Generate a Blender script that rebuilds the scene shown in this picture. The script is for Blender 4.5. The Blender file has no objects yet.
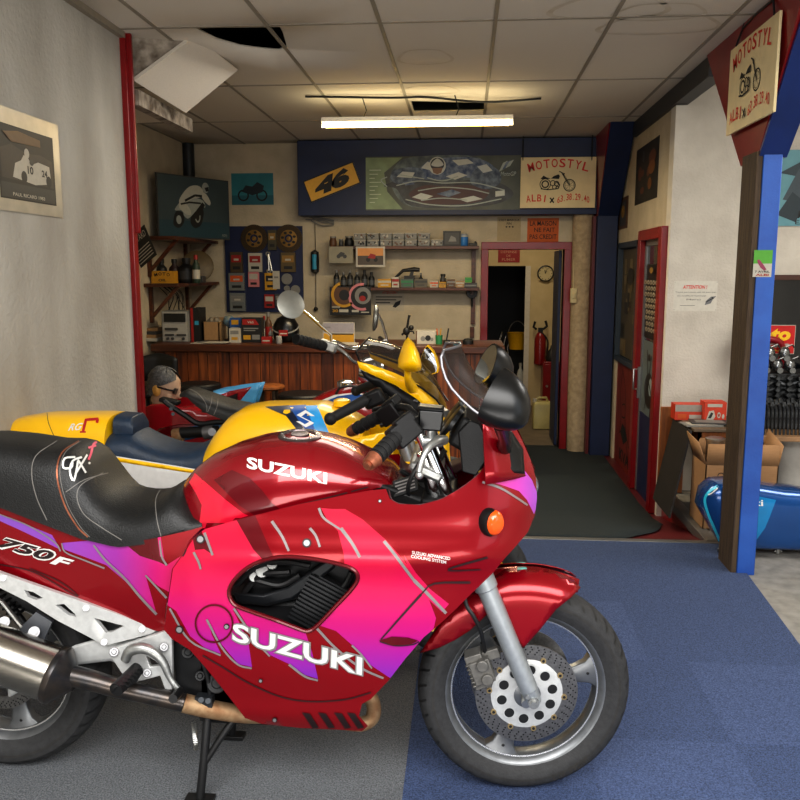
import bpy, bmesh, math, random
from mathutils import Vector, Matrix, Euler, geometry
from mathutils.bvhtree import BVHTree
random.seed(7)
SC = bpy.context.scene
COL = SC.collection
PI = math.pi
V = Vector
# ------------------------------------------------------------------ camera
F, CAMH = 830.0, 1.55
TH = math.atan(129 / F)
YAW = math.atan(66 * math.cos(TH) / F)
FW = V((-math.sin(YAW) * math.cos(TH), math.cos(YAW) * math.cos(TH), -math.sin(TH)))
RT = V((math.cos(YAW), math.sin(YAW), 0))
UP = RT.cross(FW)
CP = V((0, 0, CAMH))
cam = bpy.data.cameras.new('camera'); co = bpy.data.objects.new('camera', cam); COL.objects.link(co)
cam.sensor_width = 36; cam.sensor_fit = 'HORIZONTAL'; cam.lens = F / 800 * 36; cam.clip_start = .05
co.matrix_world = Matrix(((RT.x, UP.x, -FW.x, CP.x), (RT.y, UP.y, -FW.y, CP.y), (RT.z, UP.z, -FW.z, CP.z), (0, 0, 0, 1)))
SC.camera = co
def ray(px, py): return FW + RT * ((px - 400) / F) + UP * ((400 - py) / F)
def at(px, py, y): d = ray(px, py); return CP + d * (y / d.y)
def atZ(px, py, z): d = ray(px, py); return CP + d * ((z - CAMH) / d.z)
def atX(px, py, x): d = ray(px, py); return CP + d * (x / d.x)
def proj(p):
    v = V(p) - CP; z = v.dot(FW); return (400 + F * v.dot(RT) / z, 400 - F * v.dot(UP) / z)
def lerp(a, b, t): return a + (b - a) * t
def interp(x, xs, ys):
    if x <= xs[0]: return ys[0]
    for i in range(1, len(xs)):
        if x <= xs[i]: return lerp(ys[i-1], ys[i], (x - xs[i-1]) / (xs[i] - xs[i-1]))
    return ys[-1]
def smooth_pts(pts, n=6, closed=False):
    """Catmull-Rom through the points (2-D or 3-D)."""
    P = [V(p) for p in pts]; out = []
    N = len(P); segs = N if closed else N - 1
    for i in range(segs):
        p1, p2 = P[i], P[(i+1) % N]
        p0 = P[i-1] if (i or closed) else p1 * 2 - p2
        p3 = P[(i+2) % N] if (i + 2 < N or closed) else p2 * 2 - p1
        for k in range(n):
            t = k / n
            out.append(.5 * ((2*p1) + (p2-p0)*t + (2*p0-5*p1+4*p2-p3)*t*t + (3*p1-p0-3*p2+p3)*t**3))
    if not closed: out.append(P[-1])
    return out
# ------------------------------------------------------------------ materials
def lin(c):
    if isinstance(c, str):
        c = [int(c[i:i+2], 16) / 255 for i in (0, 2, 4)]
        c = [x / 12.92 if x <= .04045 else ((x + .055) / 1.055) ** 2.4 for x in c]
    return (*c[:3], 1)
MATS = {}
def mat(name, col='808080', rough=.5, metal=0, coat=0, noise=None, bump=None, emit=0, trans=0, alpha=1, col2=None, spec=None, stretch=None):
    """noise=(scale, amount[, detail]) mixes col towards col2 (or a darker col); bump=(scale, strength)."""
    if name in MATS: return MATS[name]
    m = bpy.data.materials.new(name); m.use_nodes = True; MATS[name] = m
    nt = m.node_tree; b = nt.nodes['Principled BSDF']; c = lin(col)
    b.inputs['Base Color'].default_value = c; b.inputs['Roughness'].default_value = rough; b.inputs['Metallic'].default_value = metal
    b.inputs['Coat Weight'].default_value = coat; b.inputs['Coat Roughness'].default_value = .04
    if spec is not None: b.inputs['Specular IOR Level'].default_value = spec
    if trans: b.inputs['Transmission Weight'].default_value = trans; b.inputs['IOR'].default_value = 1.1
    if alpha < 1: b.inputs['Alpha'].default_value = alpha
    if emit: b.inputs['Emission Color'].default_value = c; b.inputs['Emission Strength'].default_value = emit
    noise = noise or (40, .12)
    tc = nt.nodes.new('ShaderNodeTexCoord'); src = tc.outputs['Object']
    if stretch:
        mp = nt.nodes.new('ShaderNodeMapping'); mp.inputs['Scale'].default_value = stretch
        nt.links.new(src, mp.inputs['Vector']); src = mp.outputs['Vector']
    nz = nt.nodes.new('ShaderNodeTexNoise'); nz.inputs['Scale'].default_value = noise[0]; nz.inputs['Detail'].default_value = noise[2] if len(noise) > 2 else 4
    nt.links.new(src, nz.inputs['Vector'])
    rp = nt.nodes.new('ShaderNodeMapRange'); rp.inputs['From Min'].default_value = .35; rp.inputs['From Max'].default_value = .68
    rp.inputs['To Min'].default_value = 0; rp.inputs['To Max'].default_value = noise[1]
    nt.links.new(nz.outputs['Fac'], rp.inputs['Value'])
    mx = nt.nodes.new('ShaderNodeMix'); mx.data_type = 'RGBA'
    mx.inputs['A'].default_value = c
    mx.inputs['B'].default_value = lin(col2) if col2 else (c[0]*.3, c[1]*.3, c[2]*.3, 1)
    nt.links.new(rp.outputs['Result'], mx.inputs['Factor']); nt.links.new(mx.outputs['Result'], b.inputs['Base Color'])
    if bump:
        n2 = nt.nodes.new('ShaderNodeTexNoise'); n2.inputs['Scale'].default_value = bump[0]; n2.inputs['Detail'].default_value = 5
        nt.links.new(tc.outputs['Object'] if 'plaster' in name else src, n2.inputs['Vector'])
        bp = nt.nodes.new('ShaderNodeBump'); bp.inputs['Strength'].default_value = bump[1]; bp.inputs['Distance'].default_value = .01
        nt.links.new(n2.outputs['Fac'], bp.inputs['Height']); nt.links.new(bp.outputs['Normal'], b.inputs['Normal'])
    return m
def ramp_mat(name, axis, stops, rough=.3, coat=.6, metal=.2):
    """a paint that fades along a world axis: stops = [(position in metres, hex)]"""
    m = bpy.data.materials.new(name); m.use_nodes = True; nt = m.node_tree; b = nt.nodes['Principled BSDF']
    b.inputs['Roughness'].default_value = rough; b.inputs['Coat Weight'].default_value = coat; b.inputs['Metallic'].default_value = metal
    g = nt.nodes.new('ShaderNodeNewGeometry'); s = nt.nodes.new('ShaderNodeSeparateXYZ'); nt.links.new(g.outputs['Position'], s.inputs[0])
    r = nt.nodes.new('ShaderNodeMapRange'); r.inputs['From Min'].default_value = stops[0][0]; r.inputs['From Max'].default_value = stops[-1][0]
    nt.links.new(s.outputs['xyz'.index(axis)], r.inputs['Value'])
    cr = nt.nodes.new('ShaderNodeValToRGB'); nt.links.new(r.outputs['Result'], cr.inputs['Fac'])
    el = cr.color_ramp.elements
    el[0].color = lin(stops[0][1]); el[1].color = lin(stops[-1][1])
    for p, c in stops[1:-1]: el.new((p - stops[0][0]) / (stops[-1][0] - stops[0][0])).color = lin(c)
    nt.links.new(cr.outputs['Color'], b.inputs['Base Color'])
    return m
# ------------------------------------------------------------------ mesh builder
def basis(d):
    d = V(d).normalized(); a = V((0, 0, 1)) if abs(d.z) < .95 else V((1, 0, 0))
    x = a.cross(d).normalized(); return x, d.cross(x), d
class MB:
    def __init__(s): s.bm = bmesh.new(); s.mi = 0
    def face(s, vs, smooth=True):
        try: f = s.bm.faces.new(vs); f.material_index = s.mi; f.smooth = smooth; return f
        except ValueError: return None
    def poly(s, pts, smooth=False): return s.face([s.bm.verts.new(V(p)) for p in pts], smooth)
    def box(s, x0, x1, y0, y1, z0, z1):
        return s.obox(V(((x0+x1)/2, (y0+y1)/2, (z0+z1)/2)), (abs(x1-x0), abs(y1-y0), abs(z1-z0)))
    def obox(s, c, size, R=None, taper=1):
        c = V(c); R = R or Matrix.Identity(3); vs = []
        for k in (-1, 1):
            t = taper if k > 0 else 1
            for a, b in ((-1, -1), (1, -1), (1, 1), (-1, 1)): vs.append(s.bm.verts.new(c + R @ V((a*size[0]/2*t, b*size[1]/2*t, k*size[2]/2))))
        for f in ((3,2,1,0), (4,5,6,7), (0,1,5,4), (1,2,6,5), (2,3,7,6), (3,0,4,7)): s.face([vs[i] for i in f], False)
        return s
    def ring(s, c, x, y, r, n, ry=None): return [s.bm.verts.new(c + x*(r*math.cos(2*PI*i/n)) + y*((ry or r)*math.sin(2*PI*i/n))) for i in range(n)]
    def bridge(s, a, b, smooth=True):
        n = len(a)
        for i in range(n): s.face([a[i], a[(i+1) % n], b[(i+1) % n], b[i]], smooth)
    def cyl(s, p0, p1, r0, r1=None, n=16, cap=True):
        p0, p1 = V(p0), V(p1); r1 = r0 if r1 is None else r1; x, y, d = basis(p1 - p0)
        a, b = s.ring(p0, x, y, r0, n), s.ring(p1, x, y, r1, n); s.bridge(a, b)
        if cap: s.face(a[::-1], False); s.face(b, False)
        return s
    def tube(s, pts, r, n=8, cap=True, sm=0):
        if sm: 
            pts = smooth_pts(pts, sm)
        P = [V(p) for p in pts]; N = len(P); rs = r if isinstance(r, (list, tuple)) else None
        prev = None; x = None; rings = []
        for i in range(N):
            d = (P[min(i+1, N-1)] - P[max(i-1, 0)]).normalized()
            if x is None: x, y, _ = basis(d)
            else:
                x = (x - d * x.dot(d)).normalized(); y = d.cross(x)
            rr = (interp(i/(N-1), [k/(len(rs)-1) for k in range(len(rs))], rs) if rs else r)
            rings.append(s.ring(P[i], x, y, rr, n))
        for a, b in zip(rings, rings[1:]): s.bridge(a, b)
        if cap: s.face(rings[0][::-1], False); s.face(rings[-1], False)
        return s
    def lathe(s, prof, c, axis=(0, 0, 1), n=24, cap=True):
        """prof = [(radius, height along axis)]"""
        c = V(c); x, y, d = basis(axis); rings = []
        for r, h in prof: rings.append(s.ring(c + d*h, x, y, max(r, 1e-4), n))
        for a, b in zip(rings, rings[1:]): s.bridge(a, b)
        if cap: s.face(rings[0][::-1]); s.face(rings[-1])
        return s
    def ball(s, c, r, n=16, m=10, R=None):
        r = (r, r, r) if not isinstance(r, (tuple, list)) else r; c = V(c); R = R or Matrix.Identity(3)
        rows = []
        for j in range(1, m):
            t = PI*j/m
            rows.append([s.bm.verts.new(c + R @ V((r[0]*math.sin(t)*math.cos(2*PI*i/n), r[1]*math.sin(t)*math.sin(2*PI*i/n), -r[2]*math.cos(t)))) for i in range(n)])
        bt, tp = s.bm.verts.new(c + R @ V((0, 0, -r[2]))), s.bm.verts.new(c + R @ V((0, 0, r[2])))
        for a, b in zip(rows, rows[1:]): s.bridge(a, b)
        for i in range(n): s.face([bt, rows[0][(i+1) % n], rows[0][i]]); s.face([tp, rows[-1][i], rows[-1][(i+1) % n]])
        return s
    def prism(s, pts, off, smooth=False):
        """extrude a 3-D polygon by the vector off"""
        off = V(off); a = [s.bm.verts.new(V(p)) for p in pts]; b = [s.bm.verts.new(V(p) + off) for p in pts]
        s.face(a[::-1], False); s.face(b, False); s.bridge(a, b, smooth); return s
    def loft(s, rings, closed=True, cap=True, smooth=True):
        R = [[s.bm.verts.new(V(p)) for p in r] for r in rings]
        for a, b in zip(R, R[1:]):
            n = len(a)
            for i in range(n if closed else n - 1): s.face([a[i], a[(i+1) % n], b[(i+1) % n], b[i]], smooth)
        if cap and closed: s.face(R[0][::-1], False); s.face(R[-1], False)
        return s
    def cdt(s, outline, holes, mapf, step=None, smooth=True):
        """fill a 2-D outline with holes (constrained Delaunay), map each 2-D vertex with mapf -> 3-D point or None"""
        loops = [densify(outline, step) if step else [V((p[0], p[1])) for p in outline]] + [densify(h, step) if step else [V((p[0], p[1])) for p in h] for h in holes]
        vs, es, fs = [], [], []
        for lp in loops:
            o = len(vs); vs += lp; n = len(lp); es += [(o+i, o+(i+1) % n) for i in range(n)]
        if step:
            xs = [p.x for p in loops[0]]; ys = [p.y for p in loops[0]]
            yy = min(ys) + step*.5; k = 0
            while yy < max(ys):
                xx = min(xs) + (step*.5 if k % 2 else step*.25)
                while xx < max(xs):
                    q = V((xx, yy))
                    if inside(q, loops[0]) and not any(inside(q, h) for h in loops[1:]) and min(min((q-w).length_squared for w in lp) for lp in loops) > (step*.45)**2: vs.append(q)
                    xx += step
                yy += step*.87; k += 1
        ov, oe, of, *_ = geometry.delaunay_2d_cdt(vs, es, [], 1 if not holes else 3 if False else 1, 1e-6)
        mv = {}
        def get(i):
            if i not in mv:
                p = mapf(ov[i][0], ov[i][1]); mv[i] = s.bm.verts.new(p) if p is not None else None
            return mv[i]
        for f in of:
            c = (ov[f[0]] + ov[f[1]] + ov[f[2]]) / 3
            if any(inside(c, h) for h in loops[1:]) or not inside(c, loops[0]): continue
            w = [get(i) for i in f]
            if None not in w: s.face(w, smooth)
        return s
    def cdt_regions(s, outline, holes, regions, mapf, step):
        """like cdt, with painted regions [(polygon, material)] whose outlines become mesh edges"""
        hl = [[V((p[0], p[1])) for p in h] for h in holes]
        loops = [densify(outline, step)] + [densify(h, step) for h in hl]; rg = [(densify(r, step), k) for r, k in regions]
        vs, es = [], []
        for lp in loops + [r for r, k in rg]:
            o = len(vs); vs += lp; n = len(lp); es += [(o+i, o+(i+1) % n) for i in range(n)]
        bd = list(vs); xs = [p.x for p in loops[0]]; ys = [p.y for p in loops[0]]; yy = min(ys) + step*.5; k = 0
        while yy < max(ys):
            xx = min(xs) + step*(.5 if k % 2 else .1)
            while xx < max(xs):
                q = V((xx, yy))
                if inside(q, loops[0]) and min((q-w).length_squared for w in bd) > (step*.4)**2: vs.append(q)
                xx += step
            yy += step*.87; k += 1
        ov, oe, of, *_ = geometry.delaunay_2d_cdt(vs, es, [], 0, 1e-5)
        mv = {}
        for f in of:
            c = (ov[f[0]] + ov[f[1]] + ov[f[2]]) / 3
            if not inside(c, loops[0]) or any(inside(c, h) for h in loops[1:]): continue
            w = []
            for i in f:
                if i not in mv: mv[i] = s.bm.verts.new(mapf(ov[i][0], ov[i][1]))
                w.append(mv[i])
            s.mi = 0
            for r, kk in rg:
                if inside(c, r): s.mi = kk
            s.face(w)
        s.mi = 0
        return s
    def text(s, txt, o, xd, yd, w, h, bold=0, lift=None, shear=0):
        o, xd, yd = V(o), V(xd).normalized(), V(yd).normalized(); n = xd.cross(yd)
        vs, fs = glyphs(txt, bold, shear)
        bv = [s.bm.verts.new(o + xd*(p[0]*w) + yd*(p[1]*h) + n*(lift if lift is not None else .0015)) for p in vs]
        for f in fs: s.face([bv[i] for i in f], False)
        return s
    def bvh(s): s.bm.normal_update(); return BVHTree.FromBMesh(s.bm)
    def build(s, name, mats, parent=None, bevel=0, sharp=40, origin=None, solid=0, sub=0, weld=False, fixn=True, **props):
        if weld: bmesh.ops.remove_doubles(s.bm, verts=s.bm.verts, dist=1e-5)
        if fixn: bmesh.ops.recalc_face_normals(s.bm, faces=s.bm.faces)
        me = bpy.data.meshes.new(name); mats = mats if isinstance(mats, (list, tuple)) else [mats]
        if parent is None and origin is None and len(s.bm.verts):
            vs = [v.co for v in s.bm.verts]
            origin = V(((min(v.x for v in vs)+max(v.x for v in vs))/2, (min(v.y for v in vs)+max(v.y for v in vs))/2, min(v.z for v in vs)))
        if origin is not None: bmesh.ops.translate(s.bm, verts=s.bm.verts, vec=-V(origin))
        s.bm.to_mesh(me); s.bm.free()
        for m in mats: me.materials.append(m)
        if sharp is not None: me.set_sharp_from_angle(angle=math.radians(sharp))
        o = bpy.data.objects.new(name, me); COL.objects.link(o)
        if origin is not None: o.location = origin
        if parent is not None:
            o.parent = parent
            W = parent.matrix_basis if parent.parent is None else parent.parent.matrix_basis @ parent.matrix_parent_inverse @ parent.matrix_basis
            o.matrix_parent_inverse = W.inverted()
        if solid: md = o.modifiers.new('thickness', 'SOLIDIFY'); md.thickness = solid; md.offset = -1
        if bevel: md = o.modifiers.new('bevel', 'BEVEL'); md.width = bevel; md.segments = 2; md.limit_method = 'ANGLE'; md.angle_limit = math.radians(40)
        if sub: md = o.modifiers.new('sub', 'SUBSURF'); md.levels = sub; md.render_levels = sub
        for k, v in props.items(): o[k] = v
        return o
def inside(q, lp):
    c = False; n = len(lp); j = n - 1; x, y = q[0], q[1]
    for i in range(n):
        a, b = lp[i], lp[j]
        if (a[1] > y) != (b[1] > y) and x < (b[0]-a[0]) * (y-a[1]) / (b[1]-a[1]) + a[0]: c = not c
        j = i
    return c
def densify(lp, step):
    out = []; n = len(lp)
    for i in range(n):
        a, b = V((lp[i][0], lp[i][1])), V((lp[(i+1) % n][0], lp[(i+1) % n][1])); k = max(1, int((b-a).length / step))
        out += [a.lerp(b, t/k) for t in range(k)]
    return out
_gl = {}
def glyphs(txt, bold=0, shear=0):
    k = (txt, bold, shear)
    if k not in _gl:
        cu = bpy.data.curves.new('t', 'FONT'); cu.body = txt; cu.offset = bold; cu.resolution_u = 3; cu.shear = shear; cu.align_x = 'CENTER'
        ob = bpy.data.objects.new('t', cu); COL.objects.link(ob)
        me = bpy.data.meshes.new_from_object(ob.evaluated_get(bpy.context.evaluated_depsgraph_get()))
        vs = [(v.co.x, v.co.y) for v in me.vertices]; fs = [tuple(p.vertices) for p in me.polygons]
        bpy.data.objects.remove(ob); bpy.data.curves.remove(cu); bpy.data.meshes.remove(me)
        x0, x1 = min(v[0] for v in vs), max(v[0] for v in vs); y0, y1 = min(v[1] for v in vs), max(v[1] for v in vs)
        _gl[k] = ([((v[0]-x0)/(x1-x0), (v[1]-y0)/(y1-y0)) for v in vs], fs)
    return _gl[k]
# ------------------------------------------------------------------ things
def empty(name, loc, label, cat, group=None):
    o = bpy.data.objects.new(name, None); COL.objects.link(o); o.location = loc; o.empty_display_size = .05
    o['label'] = label; o['category'] = cat
    if group: o['group'] = group
    return o
def tag(o, label, cat, group=None):
    o['label'] = label; o['category'] = cat
    if group: o['group'] = group
    return o
def struct(o): o['kind'] = 'structure'; return o
def one(mb, name, mats, label, cat, group=None, **k):
    return tag(mb.build(name, mats, **k), label, cat, group)
def copy_tree(o, parent=None):
    c = o.copy(); COL.objects.link(c)
    if parent is not None: c.parent = parent
    for ch in list(o.children): copy_tree(ch, c)
    return c
def caster(bvh, off=.0015):
    def f(px, py):
        d = ray(px, py).normalized(); loc, n, i, t = bvh.ray_cast(CP, d)
        if loc is None: return None
        if n.dot(d) > 0: n = -n
        return loc + n*off
    return f
def decal(mb, cast, pts, step=6, mi=None):
    old = mb.mi
    if mi is not None: mb.mi = mi
    mb.cdt(pts, [], cast, step); mb.mi = old
def stroke(mb, cast, pts, w, mi=None, sm=5):
    """a thin line w pixels wide drawn on a surface"""
    old = mb.mi
    if mi is not None: mb.mi = mi
    P = smooth_pts([V((p[0], p[1])) for p in pts], sm) if sm else [V((a[0] + (b[0]-a[0])*k/5, a[1] + (b[1]-a[1])*k/5)) for a, b in zip(pts, pts[1:]) for k in range(5)] + [V((pts[-1][0], pts[-1][1]))]
    prev = None; N = len(P)
    for i, p in enumerate(P):
        d = (P[min(i+1, N-1)] - P[max(i-1, 0)]).normalized(); n = V((-d.y, d.x))
        ww = w if not isinstance(w, tuple) else lerp(w[0], w[1], i/(N-1))
        a, b = cast(*(p + n*ww/2)), cast(*(p - n*ww/2))
        cur = (mb.bm.verts.new(a), mb.bm.verts.new(b)) if a and b else None
        if prev and cur: mb.face([prev[0], cur[0], cur[1], prev[1]])
        prev = cur
    mb.mi = old
def text_px(mb, cast, txt, p0, p1, h, bold=0, up=None, mi=None, shear=0):
    """lettering whose baseline runs p0 -> p1 in traced coordinates, cast on a surface"""
    old = mb.mi
    if mi is not None: mb.mi = mi
    p0, p1 = V(p0), V(p1); u = V(up).normalized()*h if up else V((0, -h))
    vs, fs = glyphs(txt, bold, shear)
    bv = []
    for p in vs:
        q = cast(*(p0 + (p1-p0)*p[0] + u*p[1])); bv.append(mb.bm.verts.new(q) if q else None)
    for f in fs:
        w = [bv[i] for i in f]
        if None not in w: mb.face(w)
    mb.mi = old
# ================================================================== flat artwork helper
class Art:
    """a flat board: unit coordinates u (right) and v (up), lifted layers"""
    def __init__(s, o, xd, yd, w, h, t=.004):
        s.mb = MB(); s.o = V(o); s.x = V(xd).normalized(); s.y = V(yd).normalized(); s.n = s.x.cross(s.y); s.w = w; s.h = h; s.k = 0; s.t = t
        a = [s.p(0, 0), s.p(1, 0), s.p(1, 1), s.p(0, 1)]
        s.mb.prism([q - s.n*t for q in a], s.n*t)
    def p(s, u, v, l=0): return s.o + s.x*(u*s.w) + s.y*(v*s.h) + s.n*l
    def lift(s): s.k += 1; return .0006 + .00025*s.k
    def poly(s, pts, mi):
        s.mb.mi = mi; l = s.lift(); s.mb.poly([s.p(u, v, l) for u, v in pts]); return s
    def shape(s, pts, mi):
        s.mb.mi = mi; l = s.lift(); s.mb.cdt(pts, [], lambda a, b: s.p(a, b, l), None, False); return s
    def rect(s, u0, v0, u1, v1, mi): return s.poly([(u0, v0), (u1, v0), (u1, v1), (u0, v1)], mi)
    def disc(s, u, v, ru, rv, mi, n=20): return s.poly([(u+ru*math.cos(2*PI*i/n), v+rv*math.sin(2*PI*i/n)) for i in range(n)], mi)
    def ringr(s, u, v, r, th, mi, n=24, a0=0, a1=2*PI):
        """a circle outline, r and th in metres"""
        s.mb.mi = mi; l = s.lift(); pv = None
        for i in range(n+1):
            a = a0+(a1-a0)*i/n
            q = [s.mb.bm.verts.new(s.p(u+(r+d)*math.cos(a)/s.w, v+(r+d)*math.sin(a)/s.h, l)) for d in (-th/2, th/2)]
            if pv: s.mb.face([pv[0], pv[1], q[1], q[0]], False)
            pv = q
        return s
    def line(s, pts, th, mi):
        s.mb.mi = mi; l = s.lift()
        for a, b in zip(pts, pts[1:]):
            A, B = s.p(*a, l), s.p(*b, l); d = (B-A).normalized(); q = s.n.cross(d)*th/2
            s.mb.poly([A-q, B-q, B+q, A+q])
        return s
    def text(s, txt, u0, v0, u1, v1, mi, bold=0, shear=0):
        s.mb.mi = mi; l = s.lift(); s.mb.text(txt, s.p(u0, v0), s.x, s.y, (u1-u0)*s.w, (v1-v0)*s.h, bold, l, shear); return s
    def arc_text(s, txt, u0, u1, v, rise, h, mi, bold=0, rot=.5):
        """letters along a shallow arch"""
        n = len(txt); wd = (u1-u0)/n
        for i, c in enumerate(txt):
            if c == ' ': continue
            t = (i+.5)/n; dv = rise*(1-(2*t-1)**2); a = -rot*(2*t-1)
            xd = s.x*math.cos(a)+s.y*math.sin(a); yd = s.y*math.cos(a)-s.x*math.sin(a)
            s.mb.mi = mi; nar = {'I': .25, '1': .4, '.': .25, ',': .25}.get(c, .82); hh = h*(.18 if c in '.,' else 1)
            o = s.p(u0+wd*(i+.5), v+dv) - xd*(wd*s.w*nar/2)
            s.mb.text(c, o, xd, yd, wd*s.w*nar, hh*s.h, bold, .003)
        return s
    def build(s, name, mats, label=None, cat=None, group=None, parent=None, **k):
        o = s.mb.build(name, mats, parent, sharp=None, fixn=False, **k)
        return tag(o, label, cat, group) if label else o
NX, PX, UPZ, RX = V((-1, 0, 0)), V((1, 0, 0)), V((0, 0, 1)), V((1, 0, 0))
# ================================================================== materials of the place
plaster = mat('grey_plaster', 'bab8b1', .85, noise=(1.7, .75, 10), col2='8d877d', bump=(45, .5), stretch=(1, 1.4, .55))
plasterw = mat('white_plaster', 'd3cdc1', .85, noise=(5, .4, 8), col2='a8a094', bump=(60, .5))
cream = mat('cream_plaster', 'bfb39c', .85, noise=(6, .4, 8), col2='978a72', bump=(55, .45))
cream2 = mat('cream_paint', 'c9b68c', .8, noise=(6, .3, 6), col2='a58f66')
concrete = mat('concrete_floor', '8d8a84', .85, noise=(14, .6, 8), col2='63615d', bump=(80, .2))
carpg = mat('grey_carpet', '787b7f', .95, noise=(210, .9, 3), col2='3c3f43', bump=(150, .7))
carpb = mat('blue_carpet', '48597f', .95, noise=(210, .9, 3), col2='1c2944', bump=(150, .7))
carpb2 = mat('blue_carpet_pale', '4e5f86', .95, noise=(210, .9, 3), col2='24314e', bump=(150, .7))
carpd = mat('dark_carpet', '2b3639', .95, noise=(210, .9, 3), col2='141b1e', bump=(150, .7))
tilem = mat('ceiling_tile', 'd2cabd', .9, noise=(230, .35, 3), col2='aba397')
tbar = mat('grid_bar', '8d8577', .6)
black = mat('black_paint', '0b0b0c', .5)
redp = mat('red_gloss', '82090f', .28, noise=(9, .3), col2='52060a')
redd = mat('red_dark', '5a1418', .45)
bluep = mat('blue_gloss', '2a5cae', .38, noise=(5, .8, 6), col2='184292', bump=(90, .15))
blued = mat('navy_paint', '0f2148', .5, noise=(6, .4), col2='091530')
woodd = mat('old_wood', '54432f', .75, noise=(9, .9, 8), col2='33251a', stretch=(9, 9, .6), bump=(20, .6))
woodp = mat('plank_wood', '8c4515', .5, noise=(5, .95, 8), col2='371607', stretch=(6, 6, .5))
woodt = mat('counter_wood', '5a2d15', .4, noise=(5, .8, 8), col2='2b1207', stretch=(.5, 6, 6))
woodo = mat('orange_wood', '9a5a26', .55, noise=(8, .7), col2='643512', stretch=(5, 5, .6))
steel = mat('steel', 'b5b5b2', .3, 1)
alu = mat('aluminium', '8f9090', .45, .8)
darksteel = mat('dark_steel', '33363a', .45, .6)
white = mat('white_paint', 'd8d5cc', .6)
paper = mat('paper', 'd6d2c6', .8)
signc = mat('sign_cream', 'e0cfa2', .6, noise=(8, .15))
redt = mat('red_lettering', 'd2261a', .6)
blackt = mat('black_lettering', '121212', .7)
glassd = mat('dark_glass', '0e1215', .06, spec=.6)
chrome = mat('chrome', 'd9d9d9', .12, 1)
brown = mat('brown_trim', '4a2617', .5)
yellowm = mat('yellow', 'e0a90c', .45)
teal = mat('teal', '2f8b94', .6)
grey5 = mat('mid_grey', '77787a', .6)
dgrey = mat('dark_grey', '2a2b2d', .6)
orange = mat('orange', 'cf5414', .6)
# ================================================================== the shell
CZ, LX, BY, RXW, PXW, RY, LOW, LX2 = 2.77, -1.80, 8.2, 3.7, 1.40, 5.95, -.2, -2.74
Y0, YS, LY = .75, 4.74, 4.40
def plane_obj(name, pts, m, **k):
    b = MB(); b.poly(pts); return struct(b.build(name, m, sharp=None, fixn=False, **k))
m = MB(); m.box(-9, 9, -9, YS, -.3, -.008); struct(m.build('floor', concrete))
m = MB(); m.box(1.46, RXW, YS, RY+.1, -.3, -.008); struct(m.build('floor_side', concrete))
XG = -.17
m = MB(); m.box(LX, XG, Y0+.1, YS-.02, -.008, .002); struct(m.build('floor_carpet_grey', carpg))
m = MB()
m.prism([(XG, Y0+.1, -.008), (1.42, Y0+.1, -.008), (1.40, 3.2, -.008), (1.47, 4.24, -.008), (1.47, YS-.02, -.008), (XG, YS-.02, -.008)], (0, 0, .011))
m.mi = 1
for (a, b, c, d) in ((.42, .9, 2.05, 2.62), (.9, 1.40, 2.62, 3.2), (.3, .75, 3.2, 3.8)): m.box(a, b, c, d, .0025, .004)
struct(m.build('floor_carpet_blue', [carpb, carpb2]))
m = MB(); m.box(LX, 1.47, YS-.03, YS+.02, -.05, .006); struct(m.build('trim_1', alu, bevel=.002))
# sunken inner floor: a short slope, then level
m = MB()
def slab(x0, x1, pr, t=.05): m.prism([(x0, y, z) for y, z in pr] + [(x0, y, z - t) for y, z in reversed(pr)], (x1-x0, 0, 0))
slab(LX2, 1.46, ((YS+.02, -.004), (5.9, LOW-.004), (8.4, LOW-.004)))
struct(m.build('floor_inner', redd))
m = MB()
zr = lambda y: lerp(0, LOW, min(1, max(0, (y-YS-.02)/(5.9-YS-.02))))
rim = [(1.33, 8.32), (1.33, 5.75), (1.30, 5.4), (1.2, 5.1), (1.05, 4.9), (.95, YS+.03)]
pts = [(LX2, YS+.03)] + [(a, b) for a, b in smooth_pts(rim[::-1], 4)] + [(LX2, 8.32)]
m.cdt(pts, [], lambda a, b: V((a, b, zr(b) + .004)), .25, False)
struct(m.build('floor_carpet_dark', carpd, solid=.004))
m = MB(); m.box(1.43, 1.46, YS, RY, LOW-.02, -.01); struct(m.build('wall_pit', redp))
m = MB(); m.box(1.41, 1.475, YS, RY, -.012, .006); m.box(1.405, 1.415, YS, RY, -.05, .006); struct(m.build('trim_2', alu, bevel=.002))
m = MB(); m.box(-.6, 1.7, 8.33, 11, LOW-.05, LOW); struct(m.build('floor_back', mat('back_floor', '6b5d4a', .8, noise=(9, .5), col2='463b2c')))
# walls
m = MB(); m.box(LX-.14, LX, Y0, LY, -.01, CZ+.02); struct(m.build('wall_left', plaster))
m = MB(); m.box(LX2-.1, LX2, 4.0, BY+.1, -.3, CZ+.02); m.box(LX2, LX-.14, LY-.12, LY, -.3, CZ+.02); struct(m.build('wall_alcove', cream))
dx0, dx1, dzt = .215, .94, 1.755
m = MB()
m.box(LX2, dx0, BY, BY+.12, -.3, CZ+.02); m.box(dx1, 1.6, BY, BY+.12, -.3, CZ+.02); m.box(dx0, dx1, BY, BY+.12, dzt, CZ+.02)
struct(m.build('wall_back', cream))
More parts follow.
